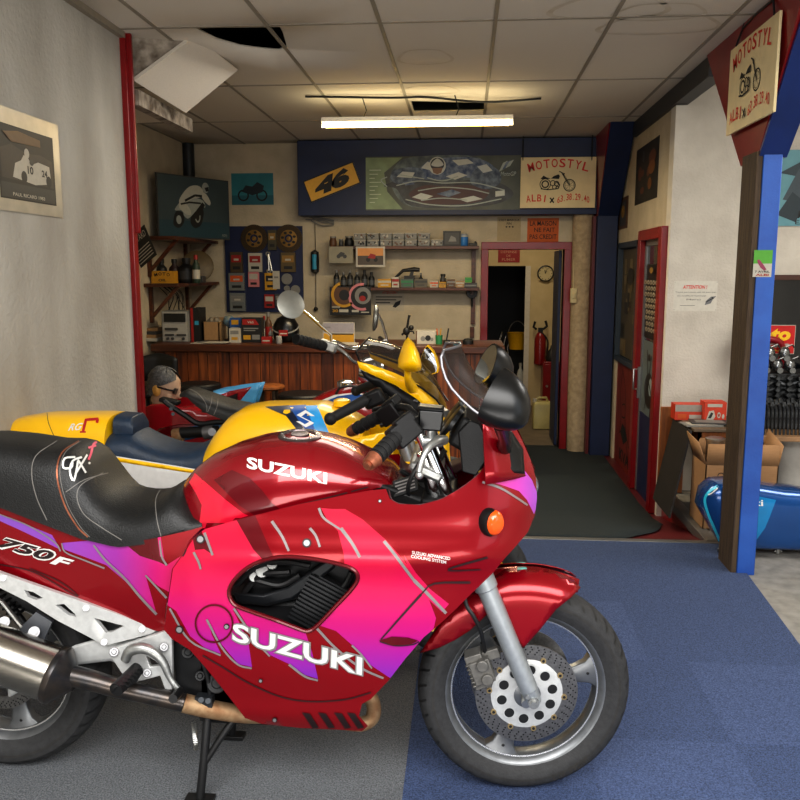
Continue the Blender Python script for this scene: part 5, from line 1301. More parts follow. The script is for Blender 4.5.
A_.shape(sp([(.30, .62), (.36, .80), (.42, .93), (.54, .97), (.68, .97), (.80, .86), (.86, .62), (.80, .46), (.70, .58), (.58, .60), (.46, .56)]), 5)
A_.shape(sp([(.16, .60), (.19, .74), (.28, .80), (.36, .76), (.38, .60), (.30, .50), (.20, .50)]), 6)
A_.shape(sp([(.68, .50), (.70, .72), (.78, .82), (.86, .72), (.87, .5), (.78, .38)]), 6)
for pts in ([(.36,.78),(.40,.90),(.44,.86),(.42,.74)], [(.56,.92),(.66,.94),(.70,.86),(.60,.82)], [(.72,.80),(.78,.84),(.82,.72),(.76,.68)], [(.20,.62),(.24,.72),(.32,.70),(.30,.60)], [(.52,.62),(.60,.70),(.66,.64),(.58,.56)], [(.30,.24),(.36,.32),(.44,.26),(.38,.18)], [(.60,.20),(.70,.26),(.76,.20),(.66,.14)], [(.84,.34),(.90,.36),(.90,.26),(.84,.24)]): A_.shape(pts, 7)
for pts in ([(.44,.74),(.50,.82),(.56,.76),(.54,.66),(.47,.64)], [(.62,.78),(.68,.80),(.70,.70),(.64,.68)], [(.46,.30),(.56,.38),(.62,.32),(.54,.24)], [(.24,.52),(.30,.56),(.32,.48),(.26,.46)]): A_.shape(pts, 5)
A_.disc(.465, .82, .055, .165, 7); A_.disc(.465, .845, .045, .12, 3); A_.shape(sp([(.425, .84), (.465, .955), (.505, .84), (.465, .80)]), 7); A_.shape([(.43, .78), (.50, .78), (.49, .69), (.465, .66), (.44, .69)], 8)
for q in ([(.20, .46), (.34, .54), (.5, .50), (.7, .50), (.90, .36)], [(.26, .2), (.42, .10), (.65, .08), (.88, .2)], [(.22, .66), (.3, .62), (.38, .58)], [(.34, .36), (.5, .42), (.68, .38), (.8, .30)], [(.40, .60), (.5, .54), (.60, .62)], [(.14, .44), (.10, .56), (.14, .62)], [(.36, .18), (.5, .22), (.66, .18)]): A_.line([tuple(p) for p in smooth_pts(q, 5)], .010, 9)
for i in range(3): A_.poly([(.86+.02*i, .70+.03*i), (.89+.02*i, .74+.03*i), (.915+.02*i, .90+.01*i), (.885+.02*i, .86+.01*i)], 9 if i != 1 else 5)
A_.text('MotoGP', .87, .62, .97, .70, 9, .01, .2)
for i in range(9): A_.rect(.025, .14+.075*i, .06 + .02*(i % 3), .155+.075*i, 10)
A_.build('race_banner', [mat('banner_field', '565c52', .5, noise=(5, .6), col2='2f3530'), mat('banner_green', '8ea07a', .5, noise=(8, .4)), mat('banner_slate', '3f4a52', .5, noise=(12, .8), col2='7d8c8a'), mat('banner_dark', '1c1f26', .45, noise=(14, .6), col2='4b5058'), mat('banner_maroon', '4a2a2a', .5), mat('banner_blue', '273f66', .5, noise=(18, .7), col2='98a6b4'), mat('banner_glove', '2c3b52', .5, noise=(20, .6), col2='8fa0ad'), mat('banner_white', 'c8ccc4', .5), mat('banner_skin', '8a6a52', .5), mat('banner_line', 'a9b3ac', .5), mat('banner_pale', 'c9d2b6', .5)],
         'wide banner picturing a leaning racing motorcycle and rider on the blue header beam', 'banner')
def chopper(A, u, v, s, K_):
    """line drawing of a long-forked motorcycle, s = scale in unit height"""
    asp = A.h/A.w; q = lambda x, y: (u + x*s*asp, v + y*s)
    A.ringr(*q(-.42, 0), .21*s*A.h, .03*s*A.h, K_); A.ringr(*q(-.42, 0), .13*s*A.h, .05*s*A.h, K_); A.ringr(*q(.55, -.05), .23*s*A.h, .035*s*A.h, K_); A.ringr(*q(.55, -.05), .18*s*A.h, .012*s*A.h, K_)
    for i in range(8): A.line([q(.55, -.05), q(.55+.2*math.cos(i*PI/4), -.05+.2*math.sin(i*PI/4))], .008*s*A.h, K_)
    A.line([q(.55, -.05), q(.22, .46), q(.12, .5)], .035*s*A.h, K_); A.line([q(.58, -.02), q(.26, .46)], .02*s*A.h, K_)
    A.shape([q(.16, .32), (q(.10, .38)), q(-.08, .32), q(-.2, .22), q(.12, .2)], K_)
    A.shape([q(-.2, .22), q(-.38, .27), q(-.5, .34), q(-.62, .2), q(-.4, .2)], K_)
    [A.ringr(*q(x_, y_), r_*s*A.h, .03*s*A.h, K_, 14) for x_, y_, r_ in ((-.12, .04, .10), (.03, .02, .09), (-.05, -.12, .08), (.06, -.14, .05))]
    A.line([q(.0, .1), q(.16, -.02), q(.1, -.18), q(-.3, -.22), q(-.6, -.18)], .04*s*A.h, K_); A.line([q(.28, .36), q(.34, .42)], .05*s*A.h, K_)
def moto_sign(o, xd, yd, w, h, label, t=.008):
    A = Art(o, xd, yd, w, h, t)
    A.arc_text('MOTOSTYL', .10, .90, .70, .10, .17, 1, .012, .30)
    chopper(A, .47, .47, .50, 2)
    A.arc_text('ALBI', .08, .36, .10, .03, .14, 1, .012, .15)
    A.line([(.40, .10), (.45, .20)], .012, 2); A.line([(.45, .10), (.40, .20)], .012, 2)
    A.arc_text('63.38.29.40', .49, .93, .085, .07, .13, 1, .006, -.12)
    return A.build('shop_sign', [signc, redt, blackt], label, 'sign')
so = at(520, 208, HY-.06); sw = at(595, 208, HY-.06).x - so.x; sh = at(555, 157, HY-.06).z - so.z
moto_sign(V((so.x, HY-.05, so.z)), PX, UPZ, sw, sh, 'cream MOTOSTYL shop sign hanging flat on the blue header beam')
for px in (523, 592):
    m = MB(); p = at(px, 158, HY-.06); N = 12
    for i in range(N): m.tube([(p.x + .004*math.cos(a), HY-.05, p.z + (CZ-.01-p.z)*(i+.5)/N + .03*math.sin(a)) for a in [2*PI*k/8 for k in range(9)]], .002, n=5)
    one(m, 'chain', darksteel, 'thin chain holding up the flat MOTOSTYL sign at its ' + ('edge beside the banner' if px < 550 else 'end beside the far red haunch'), 'chain')
# near sign hung on the red haunch, seen edge-on
o = V((1.352, 4.64, 2.25)); zt1 = 2.675
moto_sign(o, V((0, -1, 0)), UPZ, .68, zt1-2.25, 'cream MOTOSTYL shop sign hanging from the red haunch of the near blue post', .012)
m = MB(); m.tube([(1.35, 4.55, zt1), (1.362, 4.5, zt1+.07), (1.365, 4.3, zt1+.085), (1.362, 4.08, zt1+.08), (1.35, 4.02, zt1)], .005, n=6); m.tube([(1.36, 4.5, zt1+.07), (1.37, 4.48, zt1+.11)], .004, n=6)
one(m, 'hanging_wire', darksteel, 'bent wire hanger over the near MOTOSTYL sign', 'wire')
# ================================================================== back wall papers, pictures
BWY = BY - .0015
def txt_lines(A, rows, mi):
    for t, u0, v0, u1, v1 in rows: A.text(t, u0, v0, u1, v1, mi, .008)
pkg('notice', (527, 218, 559, 242), BWY, .002, [mat('orange_card', 'b8571c', .7), blackt], 'orange card reading LA MAISON NE FAIT PAS CREDIT above the red doorway', 'notice', art=lambda A: txt_lines(A, (('LA MAISON', .08, .68, .92, .88, ), ('NE FAIT', .22, .42, .88, .60), ('PAS CREDIT', .08, .12, .94, .32)), 1))
pkg('notice', (497, 217, 521, 241), BWY, .002, [mat('cream_card', 'a99878', .8), blackt], 'cream handwritten card beside the orange card above the doorway', 'notice', art=lambda A: txt_lines(A, (("C'EST MARQUE", .06, .82, .94, .92), ('FIN', .4, .68, .6, .78), ('...', .35, .56, .7, .62)), 1))
pkg('notice', (374, 289, 404, 311), BWY, .002, [mat('pale_card', 'b5ab98', .8), redt, blackt], 'small ATTENTION notice with a bird drawing under the lower shelf', 'notice', art=lambda A: (A.text('ATTENTION !', .28, .78, .78, .90, 1, .01), [A.rect(.06, .62-.13*i, .94-.2*i, .66-.13*i, 2) for i in range(3)], A.shape([(.62, .2), (.72, .4), (.9, .5), (.86, .3), (.72, .15)], 2)))
def bikepic(bg, body, wheel_, ground=None):
    def f(A):
        if ground: A.rect(0, 0, 1, .3, ground)
        s = A.h
        for u in (.28, .72): A.ringr(u, .3, .16*s, .05*s, wheel_)
        A.shape([(.24, .42), (.34, .62), (.5, .58), (.62, .72), (.78, .6), (.74, .4), (.5, .3)], body)
    return f
pkg('poster', (232, 173, 273, 205), BWY, .002, [mat('poster_teal', '2d7f88', .6, noise=(4, .5), col2='174c58'), mat('poster_bike', '12212a', .6), blackt, mat('poster_ground', '1d5d6a', .6)], 'teal poster of a motorcycle on the wall beside the blue header beam', 'poster', art=bikepic(0, 1, 2, 3))
# framed prints hung below the upper shelf
SHF = 7.95
pkg('framed_print', (329, 246.5, 353, 263), SHF-.0115, .012, [mat('print_grey', '8f8a78', .6, noise=(6, .4)), Dg, K], 'grey framed print of a motorcycle below the upper shelf end', 'picture', art=lambda A: (A.rect(.08, .1, .92, .9, 0), A.disc(.4, .4, .08, .12, 1), A.disc(.66, .4, .08, .12, 1), A.shape([(.36, .5), (.5, .68), (.66, .6), (.6, .4), (.42, .36)], 1)))
pkg('framed_photo', (356, 246.5, 385, 267), SHF-.0115, .012, [W, mat('photo_sky', 'c98a4a', .5), mat('photo_ground', '4a4038', .5), K, R], 'white framed photograph of a red motorcycle hung below the upper shelf', 'picture', art=lambda A: (A.rect(.06, .1, .94, .92, 1), A.rect(.06, .1, .94, .55, 2), A.disc(.42, .36, .07, .11, 3), A.disc(.68, .36, .07, .11, 3), A.shape([(.40, .44), (.5, .66), (.68, .6), (.66, .4)], 4)))
pkg('tyre_poster', (330, 286.5, 350.3, 315), SHF-.0025, .003, [K, Yw, Gd, W, Br], 'black tyre poster with a yellow ring, below the lower shelf', 'poster', art=lambda A: (A.rect(.1, .3, .95, .97, 4), A.ringr(.68, .72, .11, .026, 1, 24, PI*.6, PI*1.75), A.disc(.7, .7, .25, .19, 0), A.text('30', .12, .10, .4, .2, 1, .03), [A.rect(.1, .25+.04*i, .5, .27+.04*i, 3) for i in range(2)], A.rect(.45, .1, .9, .2, 3)))
pkg('tyre_poster', (350.8, 286.5, 371, 315), SHF-.0025, .003, [K, Pi, Gy, W, R], 'black tyre poster with a pink ring, beside the yellow ringed one', 'poster', art=lambda A: (A.disc(.6, .68, .4, .3, 2), A.ringr(.56, .64, .12, .024, 1, 24, PI*.45, PI*1.6), A.disc(.62, .66, .22, .17, 0), A.disc(.58, .58, .16, .1, 4), A.rect(.05, .1, .4, .18, 3), A.rect(.5, .08, .9, .12, 3)))
# ================================================================== shelves on the back wall
zu, zl = at(400, 246, SHF).z, at(400, 287.5, SHF).z
for nm, z, x0, x1, lab in (('u', zu, 330, 479, 'upper wooden wall shelf carrying rows of clear parts boxes'), ('l', zl, 330, 480, 'lower wooden wall shelf carrying dark bottles and small boxes')):
    e_ = empty('wall_shelf', (at(400, 246, SHF).x, BY-.12, z-.03), lab, 'shelf')
    xa, xb = at(x0, 246, SHF).x, at(x1, 246, SHF).x
    m = MB(); m.box(xa, xb, SHF, BY-.002, z-.028, z); m.build('shelf_board', woodt, e_, bevel=.002)
    m = MB(); xx = at(474, 246, SHF).x; m.box(xx-.02, xx+.02, BY-.035, BY-.002, z-.36, z-.028); m.build('bracket', woodt, e_)
# clear boxes
CB = 'clear boxes of small parts on the upper shelf'
nth = ['first', 'second', 'third', 'fourth', 'fifth', 'sixth', 'seventh']
def clearbox(px, row, i):
    zb = zu + (0 if row == 0 else .062); x = at(px, 240, SHF+.03).x
    t = empty('parts_box', (x, SHF+.08, zb), f'{nth[i]} clear parts box from the jars, {"lower" if row == 0 else "upper"} row on the upper shelf', 'parts box', CB)
    m = MB(); m.box(x-.056, x+.056, SHF+.02, SHF+.14, zb, zb+.052); m.build('box_body', clear, t, bevel=.004)
    m = MB(); m.box(x-.058, x+.058, SHF+.018, SHF+.142, zb+.052, zb+.060); m.build('lid', W, t, bevel=.002)
    rr = random.Random(i*2+row); A = Art((x-.05, SHF+.0195, zb+.006), PX, UPZ, .1, .044, .0008)
    for k in range(6): A.disc(rr.uniform(.1, .9), rr.uniform(.2, .8), rr.uniform(.05, .12), rr.uniform(.12, .25), rr.choice((1, 2, 3)))
    A.build('contents', [Gy, W, Br, K], parent=t)
for i, px in enumerate((360, 373, 386, 398.5, 411, 424, 437)):
    clearbox(px, 0, i)
    if i < 6: clearbox(px, 1, i)
pkg('framed_photo', (443, 231, 461, 244.5), SHF+.05, .02, [K, Dg, Gy], 'small dark framed photo standing on the upper shelf beside the blue can', 'picture', zb=zu, art=lambda A: (A.rect(.1, .12, .9, .9, 1), A.shape([(.3, .3), (.45, .7), (.7, .55), (.75, .3)], 2)))
m = MB(); p = at(464, 246, SHF+.06); m.lathe([(.036, 0), (.04, .005), (.04, .10), (.036, .105)], (p.x, SHF+.08, zu), n=18); m.mi = 1; m.lathe([(.0405, .085), (.0405, .10)], (p.x, SHF+.08, zu), n=18, cap=False); m.lathe([(.036, .105), (.02, .12), (0, .12)], (p.x, SHF+.08, zu), n=18)
one(m, 'can', [pk('canblue', '2a6fb0'), W], 'blue can with a pale lid on the upper shelf', 'can')
m = MB(); p = at(473, 244, SHF+.06); m.obox((p.x, SHF+.08, zu+.014), (.08, .05, .028)); m.cyl((p.x+.02, SHF+.08, zu+.028), (p.x+.03, SHF+.08, zu+.04), .012)
one(m, 'tape_dispenser', K, 'small black gadget at the doorway end of the upper shelf', 'gadget', bevel=.004)
for i, (px, r, top, mt, lab) in enumerate(((333, .035, 236.5, Br, 'squat brown jar at the start of the upper shelf'), (341, .022, 239, Dg, 'little dark jar between the brown jar and the round black pot'), (349, .042, 236, K, 'round black pot on the upper shelf before the clear boxes'))):
    bottle('jar', px, SHF+.08, zu, top, r, [mt, Gy, Br], lab, 'jar', neck=.8, lab=(i == 0))
for i, px in enumerate((336.5, 343.5, 350, 357, 364.5, 371.5)):
    bottle('bottle', px, SHF+.07, zl, 270 + (i % 2)*2, .030, [K, Gy if i < 4 else K, pk('labelgrey', '4a4d50')], f'{nth[i]} dark bottle from the tall plaster pillar on the lower shelf', 'bottle', 'dark bottles on the lower shelf')
bx = [((378, 279, 391, 287), Yw, W, 'yellow carton beside the dark bottles on the lower shelf'), ((392, 277, 399, 287), W, R, 'white carton with a red band on the lower shelf'), ((401, 279, 413.5, 287), pk('greybox', '4d5a52'), Gn, 'grey green carton under the black air gun on the lower shelf'), ((414.5, 279, 427, 287), pk('taupe', '5b5648'), Dg, 'taupe carton on the lower shelf beside a dark jar'), ((430, 281, 438, 287), W, Or, 'tiny white and orange box on the lower shelf'), ((439, 282, 446, 287), Yw, Gd, 'tiny golden box on the lower shelf'), ((447, 279.5, 455, 287), Br, Gy, 'brown carton near the doorway end of the lower shelf'), ((456, 281, 464, 287), Kh, W, 'tan carton beside the green one on the lower shelf'), ((465, 277.5, 472, 283), pk('lime', '3f9a2a'), Gn, 'bright green carton standing on tins at the doorway end of the lower shelf')]
for r, a, b_, lab in bx:
    green = 'bright green' in lab
    pkg('carton', r, SHF+.03, .09, [a, b_], lab, 'box', 'cartons on the lower shelf', zb=(zl + .048) if green else zl, art=lambda A: (A.rect(0, .55, 1, .8, 1), A.rect(.2, .2, .8, .35, 1)))
pkg('tin', (464.5, 283, 477, 287), SHF+.03, .09, [Dg, Gy], 'flat dark tin under the bright green carton', 'tin', zb=zl, art=lambda A: A.rect(.05, .3, .95, .6, 1))
m = MB(); p = at(406, 277, SHF+.06); z0 = zl + .085
m.tube([(p.x-.11, SHF+.08, z0+.0), (p.x-.03, SHF+.08, z0+.075), (p.x+.08, SHF+.08, z0+.085), (p.x+.13, SHF+.08, z0+.08)], [.012, .016, .024, .02], n=10); m.obox((p.x+.05, SHF+.08, z0+.035), (.03, .03, .08), Matrix.Rotation(.3, 3, 'Y')); m.obox((p.x+.03, SHF+.08, z0+.01), (.1, .04, .03))
one(m, 'air_gun', K, 'black air gun lying on the cartons of the lower shelf', 'tool')
bottle('jar', 421, SHF+.14, zl, 273, .02, [K, Gy, Dg], 'thin dark jar behind the cartons of the lower shelf', 'jar'); bottle('jar', 443, SHF+.14, zl, 274, .03, [Dg, K, Br], 'wide dark jar behind the golden box', 'jar', neck=.7)
m = MB(); c = at(472, 293, BY-.05); m.lathe([(.02, -.012), (.05, -.012), (.055, 0), (.05, .012), (.02, .012), (.02, -.012)], c, (0, -1, 0), 24, cap=False); m.tube([(c.x, c.y, c.z+.05), (c.x, c.y, zl-.03)], .004, n=6); m.tube([(c.x, c.y-.005, c.z-.05), (c.x, c.y-.005, c.z-.13)], .01, n=8)
one(m, 'pulley', K, 'black pulley wheel hanging under the lower shelf by the doorway', 'pulley')
m = MB(); p = at(472, 334, BY-.03); m.box(p.x-.02, p.x+.02, BY-.03, BY-.002, p.z-.04, p.z+.07); one(m, 'wall_bracket', woodt, 'short dark wooden block fixed to the wall above the counter end', 'bracket', bevel=.003)
# ================================================================== cord, thermometer
m = MB(); p = at(315.5, 262, BY-.02); zt = at(315, 222, BY-.02).z; zb = at(315, 309, BY-.02).z
cd = empty('pull_cord', (p.x, BY-.02, zb), 'pull cord with a turquoise capsule and a small ball hanging on the back wall', 'pull cord')
m.tube([(p.x, BY-.02, zt), (p.x+.003, BY-.02, p.z), (p.x-.003, BY-.02, zb)], .003, n=6); m.build('cord', K, cd)
m = MB(); h = at(315, 250, BY).z - p.z; m.lathe([(.006, -h), (.038, -h*.82), (.042, 0), (.038, h*.82), (.006, h)], (p.x, BY-.048, p.z), n=18); cps = m.build('capsule', K, cd)
m = MB(); m.lathe([(.005, -h*.7), (.026, -h*.6), (.027, h*.6), (.005, h*.7)], (p.x, BY-.066, p.z), n=16); m.build('insert', Cy, cps)
m = MB(); m.ball((p.x-.003, BY-.025, zb), .022, 14, 10); m.build('ball', K, cd)
m = MB()
for i, (dx, dz) in enumerate(((0, 0), (.03, -.015), (.055, .01), (-.025, -.02), (.02, .02))): m.tube([(at(305+dx*100, 217, BY-.03).x + .01*i, BY-.03, at(310, 216+i*1.2, BY).z), (at(322, 217, BY-.03).x, BY-.035, at(310, 219+i*1.2, BY).z - dz), (at(334, 221, BY-.03).x, BY-.03, at(310, 221+i, BY).z)], .006, n=6, sm=4)
one(m, 'wire_bundle', Gy, 'bundle of pale wires tucked below the blue header beam', 'wires')
# ================================================================== pegboard
PY = BY - .03
pb0, pb1 = at(227, 312, PY), at(302, 226, PY)
m = MB(); m.box(pb0.x, pb1.x, PY, BY-.003, pb0.z, pb1.z); one(m, 'pegboard', pk('pegblue', '101d45'), 'dark blue display board hung with brake discs and packaged parts', 'display board')
m = None
for px, hole, lab in ((254, 6, 'bronze brake disc at the top of the blue board, farther from the pull cord'), (288.5, 7, 'bronze brake disc at the top of the blue board, next to the pull cord')):
    c = at(px, 238.5, PY-.02); c = V((c.x, PY-.012, c.z)); R1 = .135
    m = MB(); prf = [(R1, -.004), (R1, .004), (R1*.6, .004), (R1*.6, -.004), (R1, -.004)]; m.lathe(prf, c, (0, -1, 0), 40, cap=False)
    m.mi = 1
    for row, q in enumerate((.93, .84, .75, .68)):
        for i in range(26): a = 2*PI*(i + row*.4)/26; cc = c + V((math.cos(a)*R1*q, -.0046, math.sin(a)*R1*q)); m.face([m.bm.verts.new(cc + V((.004*math.cos(t), 0, .004*math.sin(t)))) for t in [PI*k/3 for k in range(6)]], False)
    m.mi = 2; m.lathe([(R1*.62, -.003), (R1*.62, .007), (R1*.30, .010), (R1*.30, -.003)], c, (0, -1, 0), 32, cap=False)
    m.mi = 1
    for i in range(hole): a = 2*PI*i/hole + .3; cc = c + V((math.cos(a)*R1*.45, -.0105, math.sin(a)*R1*.45)); m.face([m.bm.verts.new(cc + V((.016*math.cos(t), 0, .013*math.sin(t)))) for t in [PI*k/5 for k in range(10)]], False)
    m.mi = 2; m.lathe([(R1*.16, 0), (R1*.16, .01), (R1*.06, .012)], c, (0, -1, 0), 20)
    one(m, 'brake_disc', [mat('bronze_disc', '4b3c28', .45, .7), black, mat('gold_carrier', '8c6b34', .4, .6)], lab, 'brake disc', fixn=False)
items = [((230.5,252,242,272.5), pk('tan', '4a3a22'), R, 'brown packet with a red seal, top row of the blue board under the first disc'), ((248.5,253,261.5,272), W, R, 'red and white packet, top row of the blue board'), ((281,252.5,295,272), pk('bronze', '5a4a28'), Gd, 'bronze packet under the disc next to the pull cord'), ((229,273,244,290.5), clear, Or, 'clear blister pack with orange part, middle row of the blue board'), ((248.5,271.5,258.5,287), Pi, W, 'pink and white packet in the middle row of the blue board'), ((265,273,276,290), Yw, K, 'yellow packet with black mark on the blue board'), ((230,293,245,311), clear, Gy, 'clear blister pack with grey part, bottom row of the blue board'), ((264.5,294.5,274,308), R, W, 'red packet with white band, bottom row of the blue board'), ((275,294,283,306), Dg, Gy, 'dark packet beside the red one, bottom row of the blue board'), ((268,230,276,250), pk('olive', '46402c'), Gd, 'olive packet between the two bronze brake discs')]
for r, a, b_, lab in items: pkg('packet', r, PY-.03, .031, [a, b_, K, W], lab, 'packet', 'packaged parts on the blue board', art=lambda A: (A.rect(.1, .5, .9, .85, 1), A.rect(.2, .15, .8, .3, 2), A.rect(.3, .58, .7, .68, 3)))
pkg('price_card', (273, 271, 279.5, 289), PY-.0345, .004, [W, Gy], 'slanted white card behind the yellow packet on the blue board', 'card', art=lambda A: A.rect(.2, .6, .8, .7, 1))
for (px, py, r), lab in (((287, 279, .055), 'larger round chrome gauge on the blue board'), ((295.5, 290, .048), 'middle round chrome gauge on the blue board'), ((287, 288.5, .03), 'smallest round chrome gauge on the blue board')):
    c = at(px, py, PY-.02); c.y = PY+.001; m = MB(); m.lathe([(r*.8, 0), (r, .02), (r*.98, .03), (r*.84, .03)], c, (0, -1, 0), 24); m.mi = 1; m.lathe([(r*.83, .028), (0, .0285)], c, (0, -1, 0), 24); one(m, 'gauge', [Gy, K], lab, 'gauge', fixn=False)
p0, p1 = at(269, 271, PY-.01), at(268, 254, PY-.01); m = MB(); d = (p1-p0).normalized(); m.tube([p0, p1], .009, n=8)
for q in (p0, p1): m.lathe([(.012, -.006), (.024, -.006), (.024, .006), (.012, .006), (.012, -.006)], q, (0, -1, 0), 16, cap=False)
m.tube([p0 + V((.03, 0, 0)), p1 + V((.004, 0, 0))], .008, n=8); one(m, 'spanner', steel, 'steel spanner pair hanging on the blue board', 'spanner')
# ================================================================== alcove shelves, bottles, big picture
for z, y1, lab in ((at(200, 283, 7.3).z, 8.16, 'lower alcove shelf carrying dark flasks and a yellow box'), (at(176, 236, 6.95).z, 8.16, 'upper alcove shelf under the large motorcycle picture')):
    e_ = empty('alcove_shelf', (LX2+.15, 7.5, z-.03), lab, 'shelf')
    m = MB(); m.box(LX2+.002, LX2+.30, 6.95, y1, z-.03, z); m.build('shelf_board', woodt, e_, bevel=.002)
    for y in (7.05, 8.0):
        m = MB(); m.box(LX2+.002, LX2+.03, y, y+.04, z-.34, z-.03); m.prism([(LX2+.03, y+.005, z-.30), (LX2+.03, y+.005, z-.26), (LX2+.24, y+.005, z-.03), (LX2+.28, y+.005, z-.03)], (0, .03, 0)); m.build('bracket', woodt, e_)
zs, zs2 = at(200, 283, 7.3).z, at(176, 236, 6.95).z
P0, P1 = at(159, 237, 7.1), at(230, 240, 7.85); xd = V((P1.x-P0.x, P1.y-P0.y, 0)); hgt = at(159, 172, 7.1).z - P0.z
yd = V((-xd.y, xd.x, 0)).normalized()*-.0 + V((.0, -.0, 1))
A_ = Art(P0 - V((0, 0, 0)), xd, V((0, 0, 1)), xd.length, hgt, .02)
A_.rect(.01, .02, .99, .98, 1); A_.rect(.01, .02, .99, .28, 2)
R2 = math.radians
A_.shape(sp([(.20,.30),(.24,.42),(.33,.40),(.34,.26),(.27,.16),(.20,.20)]), 3); A_.shape(sp([(.43,.32),(.48,.50),(.57,.54),(.62,.44),(.58,.24),(.50,.17),(.44,.22)]), 3)
A_.disc(.27, .29, .035, .07, 4); A_.disc(.53, .36, .04, .10, 4); A_.disc(.53, .36, .025, .07, 3)
A_.shape(sp([(.22,.44),(.30,.58),(.40,.66),(.52,.66),(.62,.62),(.64,.52),(.56,.52),(.50,.44),(.40,.32),(.34,.36),(.32,.44)]), 4)
A_.shape([(.44,.36),(.52,.46),(.60,.60),(.64,.56),(.58,.40),(.48,.30)], 3)
A_.shape(sp([(.28,.58),(.34,.72),(.44,.84),(.56,.86),(.62,.78),(.58,.68),(.46,.64),(.36,.56)]), 5); A_.shape(sp([(.56,.78),(.62,.64),(.70,.56),(.72,.62),(.66,.74)]), 5); A_.shape(sp([(.30,.60),(.40,.52),(.44,.40),(.38,.38),(.28,.48)]), 5)
A_.disc(.655, .84, .05, .085, 4); A_.shape([(.64,.84),(.70,.86),(.70,.79),(.66,.78)], 3); A_.line([(.36,.60),(.50,.70),(.60,.70)], .02, 3); A_.line([(.30,.54),(.42,.58),(.58,.58)], .015, 3)
A_.text('MOTO', .88, .05, .95, .09, 5)
big = A_.build('framed_picture', [Dg, mat('pic_sky', '3c4a4e', .4, noise=(2, .4)), mat('pic_road', '27424c', .4), K, mat('pic_bike', '8f948e', .5), mat('pic_rider', 'a8a79c', .5)], 'large framed picture of a rider on a racing motorcycle leaning on the upper alcove shelf', 'picture')
AY = 7.25
def atA(px, py): return at(px, py, AY)
YB2 = 7.2
A_ = pkg('yellow_box', (151.5, 271, 173, 282.5), 7.08, .12, [pk('ylbox', 'c08a1e'), K], 'yellow lettered box on the lower alcove shelf', 'box', zb=zs, art=lambda A: (A.arc_text('MOTO', .15, .85, .52, .12, .26, 1, .02, .3), A.text('OIL', .32, .16, .68, .36, 1, .03)))
for px, top, r, mats, lab in ((161, 259, .06, [K, K, Dg], 'squat black flask behind the yellow box'), (175, 259, .07, [pk('darkred', '2a1212'), K, R], 'dark red labelled flask on the lower alcove shelf'), (186, 258, .075, [K, K, Dg], 'wide black flask beside the green bottle'), (195.5, 255, .034, [pk('bottlegreen', '1c3324'), R, W], 'green bottle with a white label on the lower alcove shelf')):
    bottle('flask' if 'flask' in lab else 'bottle', {161: 161, 175: 174}.get(px, px), 7.3 if px < 190 else 7.2, zs, top, {161: .05, 175: .048}.get(px, r), mats, lab, 'bottle', neck=.45)
m = MB(); c = at(203, 272, 7.75); m.lathe([(0, -.01), (.13, -.012), (.15, 0), (.13, .01), (0, .012)], V((c.x-.05, 7.75, zs+.152)), (.35, -.9, .25), 28); one(m, 'plate', pk('brassplate', '5a4a2e'), 'round brass-brown plate standing at the end of the lower alcove shelf', 'plate')
m = MB(); m.obox((at(206, 279, 7.55).x-.06, 7.5, zs+.03), (.12, .10, .06)); one(m, 'tin', Dg, 'dark tin in front of the round plate on the lower alcove shelf', 'tin', bevel=.005)
m = MB(); p = at(196, 240, 7.6); tp = p.z; bz_ = zs + .0
A_ = Art(at(141, 268, 6.82) + V((0, 0, 0)), V((.8, -.4, .5)), V((-.35, 0, .9)), .22, .26, .004)
A_.text('POTARD', .1, .7, .9, .9, 1, .01); [A_.line([(.05, .1+.09*i), (.9, .12+.09*i)], .008, 1) for i in range(5)]
A_.build('record_sleeve', [K, W], 'black paper sheet with white writing propped beside the upper alcove shelf', 'paper')
m = MB(); rr = random.Random(9)
for i in range(9): 
    x0 = LX2 + .04 + .02*(i % 3); y = 7.2 + .04*i
    m.tube([(x0, y, zs-.03), (x0+.08, y+rr.uniform(-.05, .05), zs-.12), (x0+.02+rr.uniform(0, .12), y+.05, zs-.22-rr.uniform(0, .1)), (x0+.10, y+.02, zs-.38)], .004, n=5, sm=4)
one(m, 'cable_tangle', K, 'tangle of black cables hanging under the lower alcove shelf', 'cables')
# ================================================================== on the bar counter
Z = CT
st = empty('stereo', (at(175, 340, 6.95).x, 7.05, Z), 'grey mini stereo with a dark display on the bar counter', 'stereo')
r = (162.5, 311, 188, 342); a, b_ = at(r[0], r[3], 6.92), at(r[2], r[1], 6.92)
A_ = Art((a.x, 6.92, Z), PX, UPZ, b_.x-a.x, b_.z-Z, .22); A_.rect(.04, .03, .96, .97, 1); A_.build('case', [Gy, pk('silver', 'a3a19a')], parent=st, bevel=.004)
def ar(u0, v0, u1, v1, mt, nm, l=.004):
    m = MB(); x0, x1 = lerp(a.x, b_.x, u0), lerp(a.x, b_.x, u1); m.box(x0, x1, 6.912-l, 6.92, lerp(Z, b_.z, v0), lerp(Z, b_.z, v1)); return m.build(nm, mt, st, bevel=.002)
ar(.1, .65, .9, .92, K, 'display'); ar(.12, .38, .6, .46, Dg, 'cassette_slot'); ar(.12, .2, .45, .26, Dg, 'button'); ar(.55, .2, .9, .26, Dg, 'button')
for u_ in (.22, .4, .8):
    m = MB(); m.cyl((lerp(a.x, b_.x, u_), 6.92, lerp(Z, b_.z, .11)), (lerp(a.x, b_.x, u_), 6.90, lerp(Z, b_.z, .11)), .012, n=12); m.build('knob', Dg, st)
CI = 'packages on the bar counter'
pkg('box_file', (191.5, 308, 199, 342), 6.95, .18, [K, R, Cy], 'tall dark red and black file box beside the stereo', 'box', zb=Z, art=lambda A: (A.rect(0, .0, .3, 1, 1), A.rect(.45, .5, .9, .62, 2)))
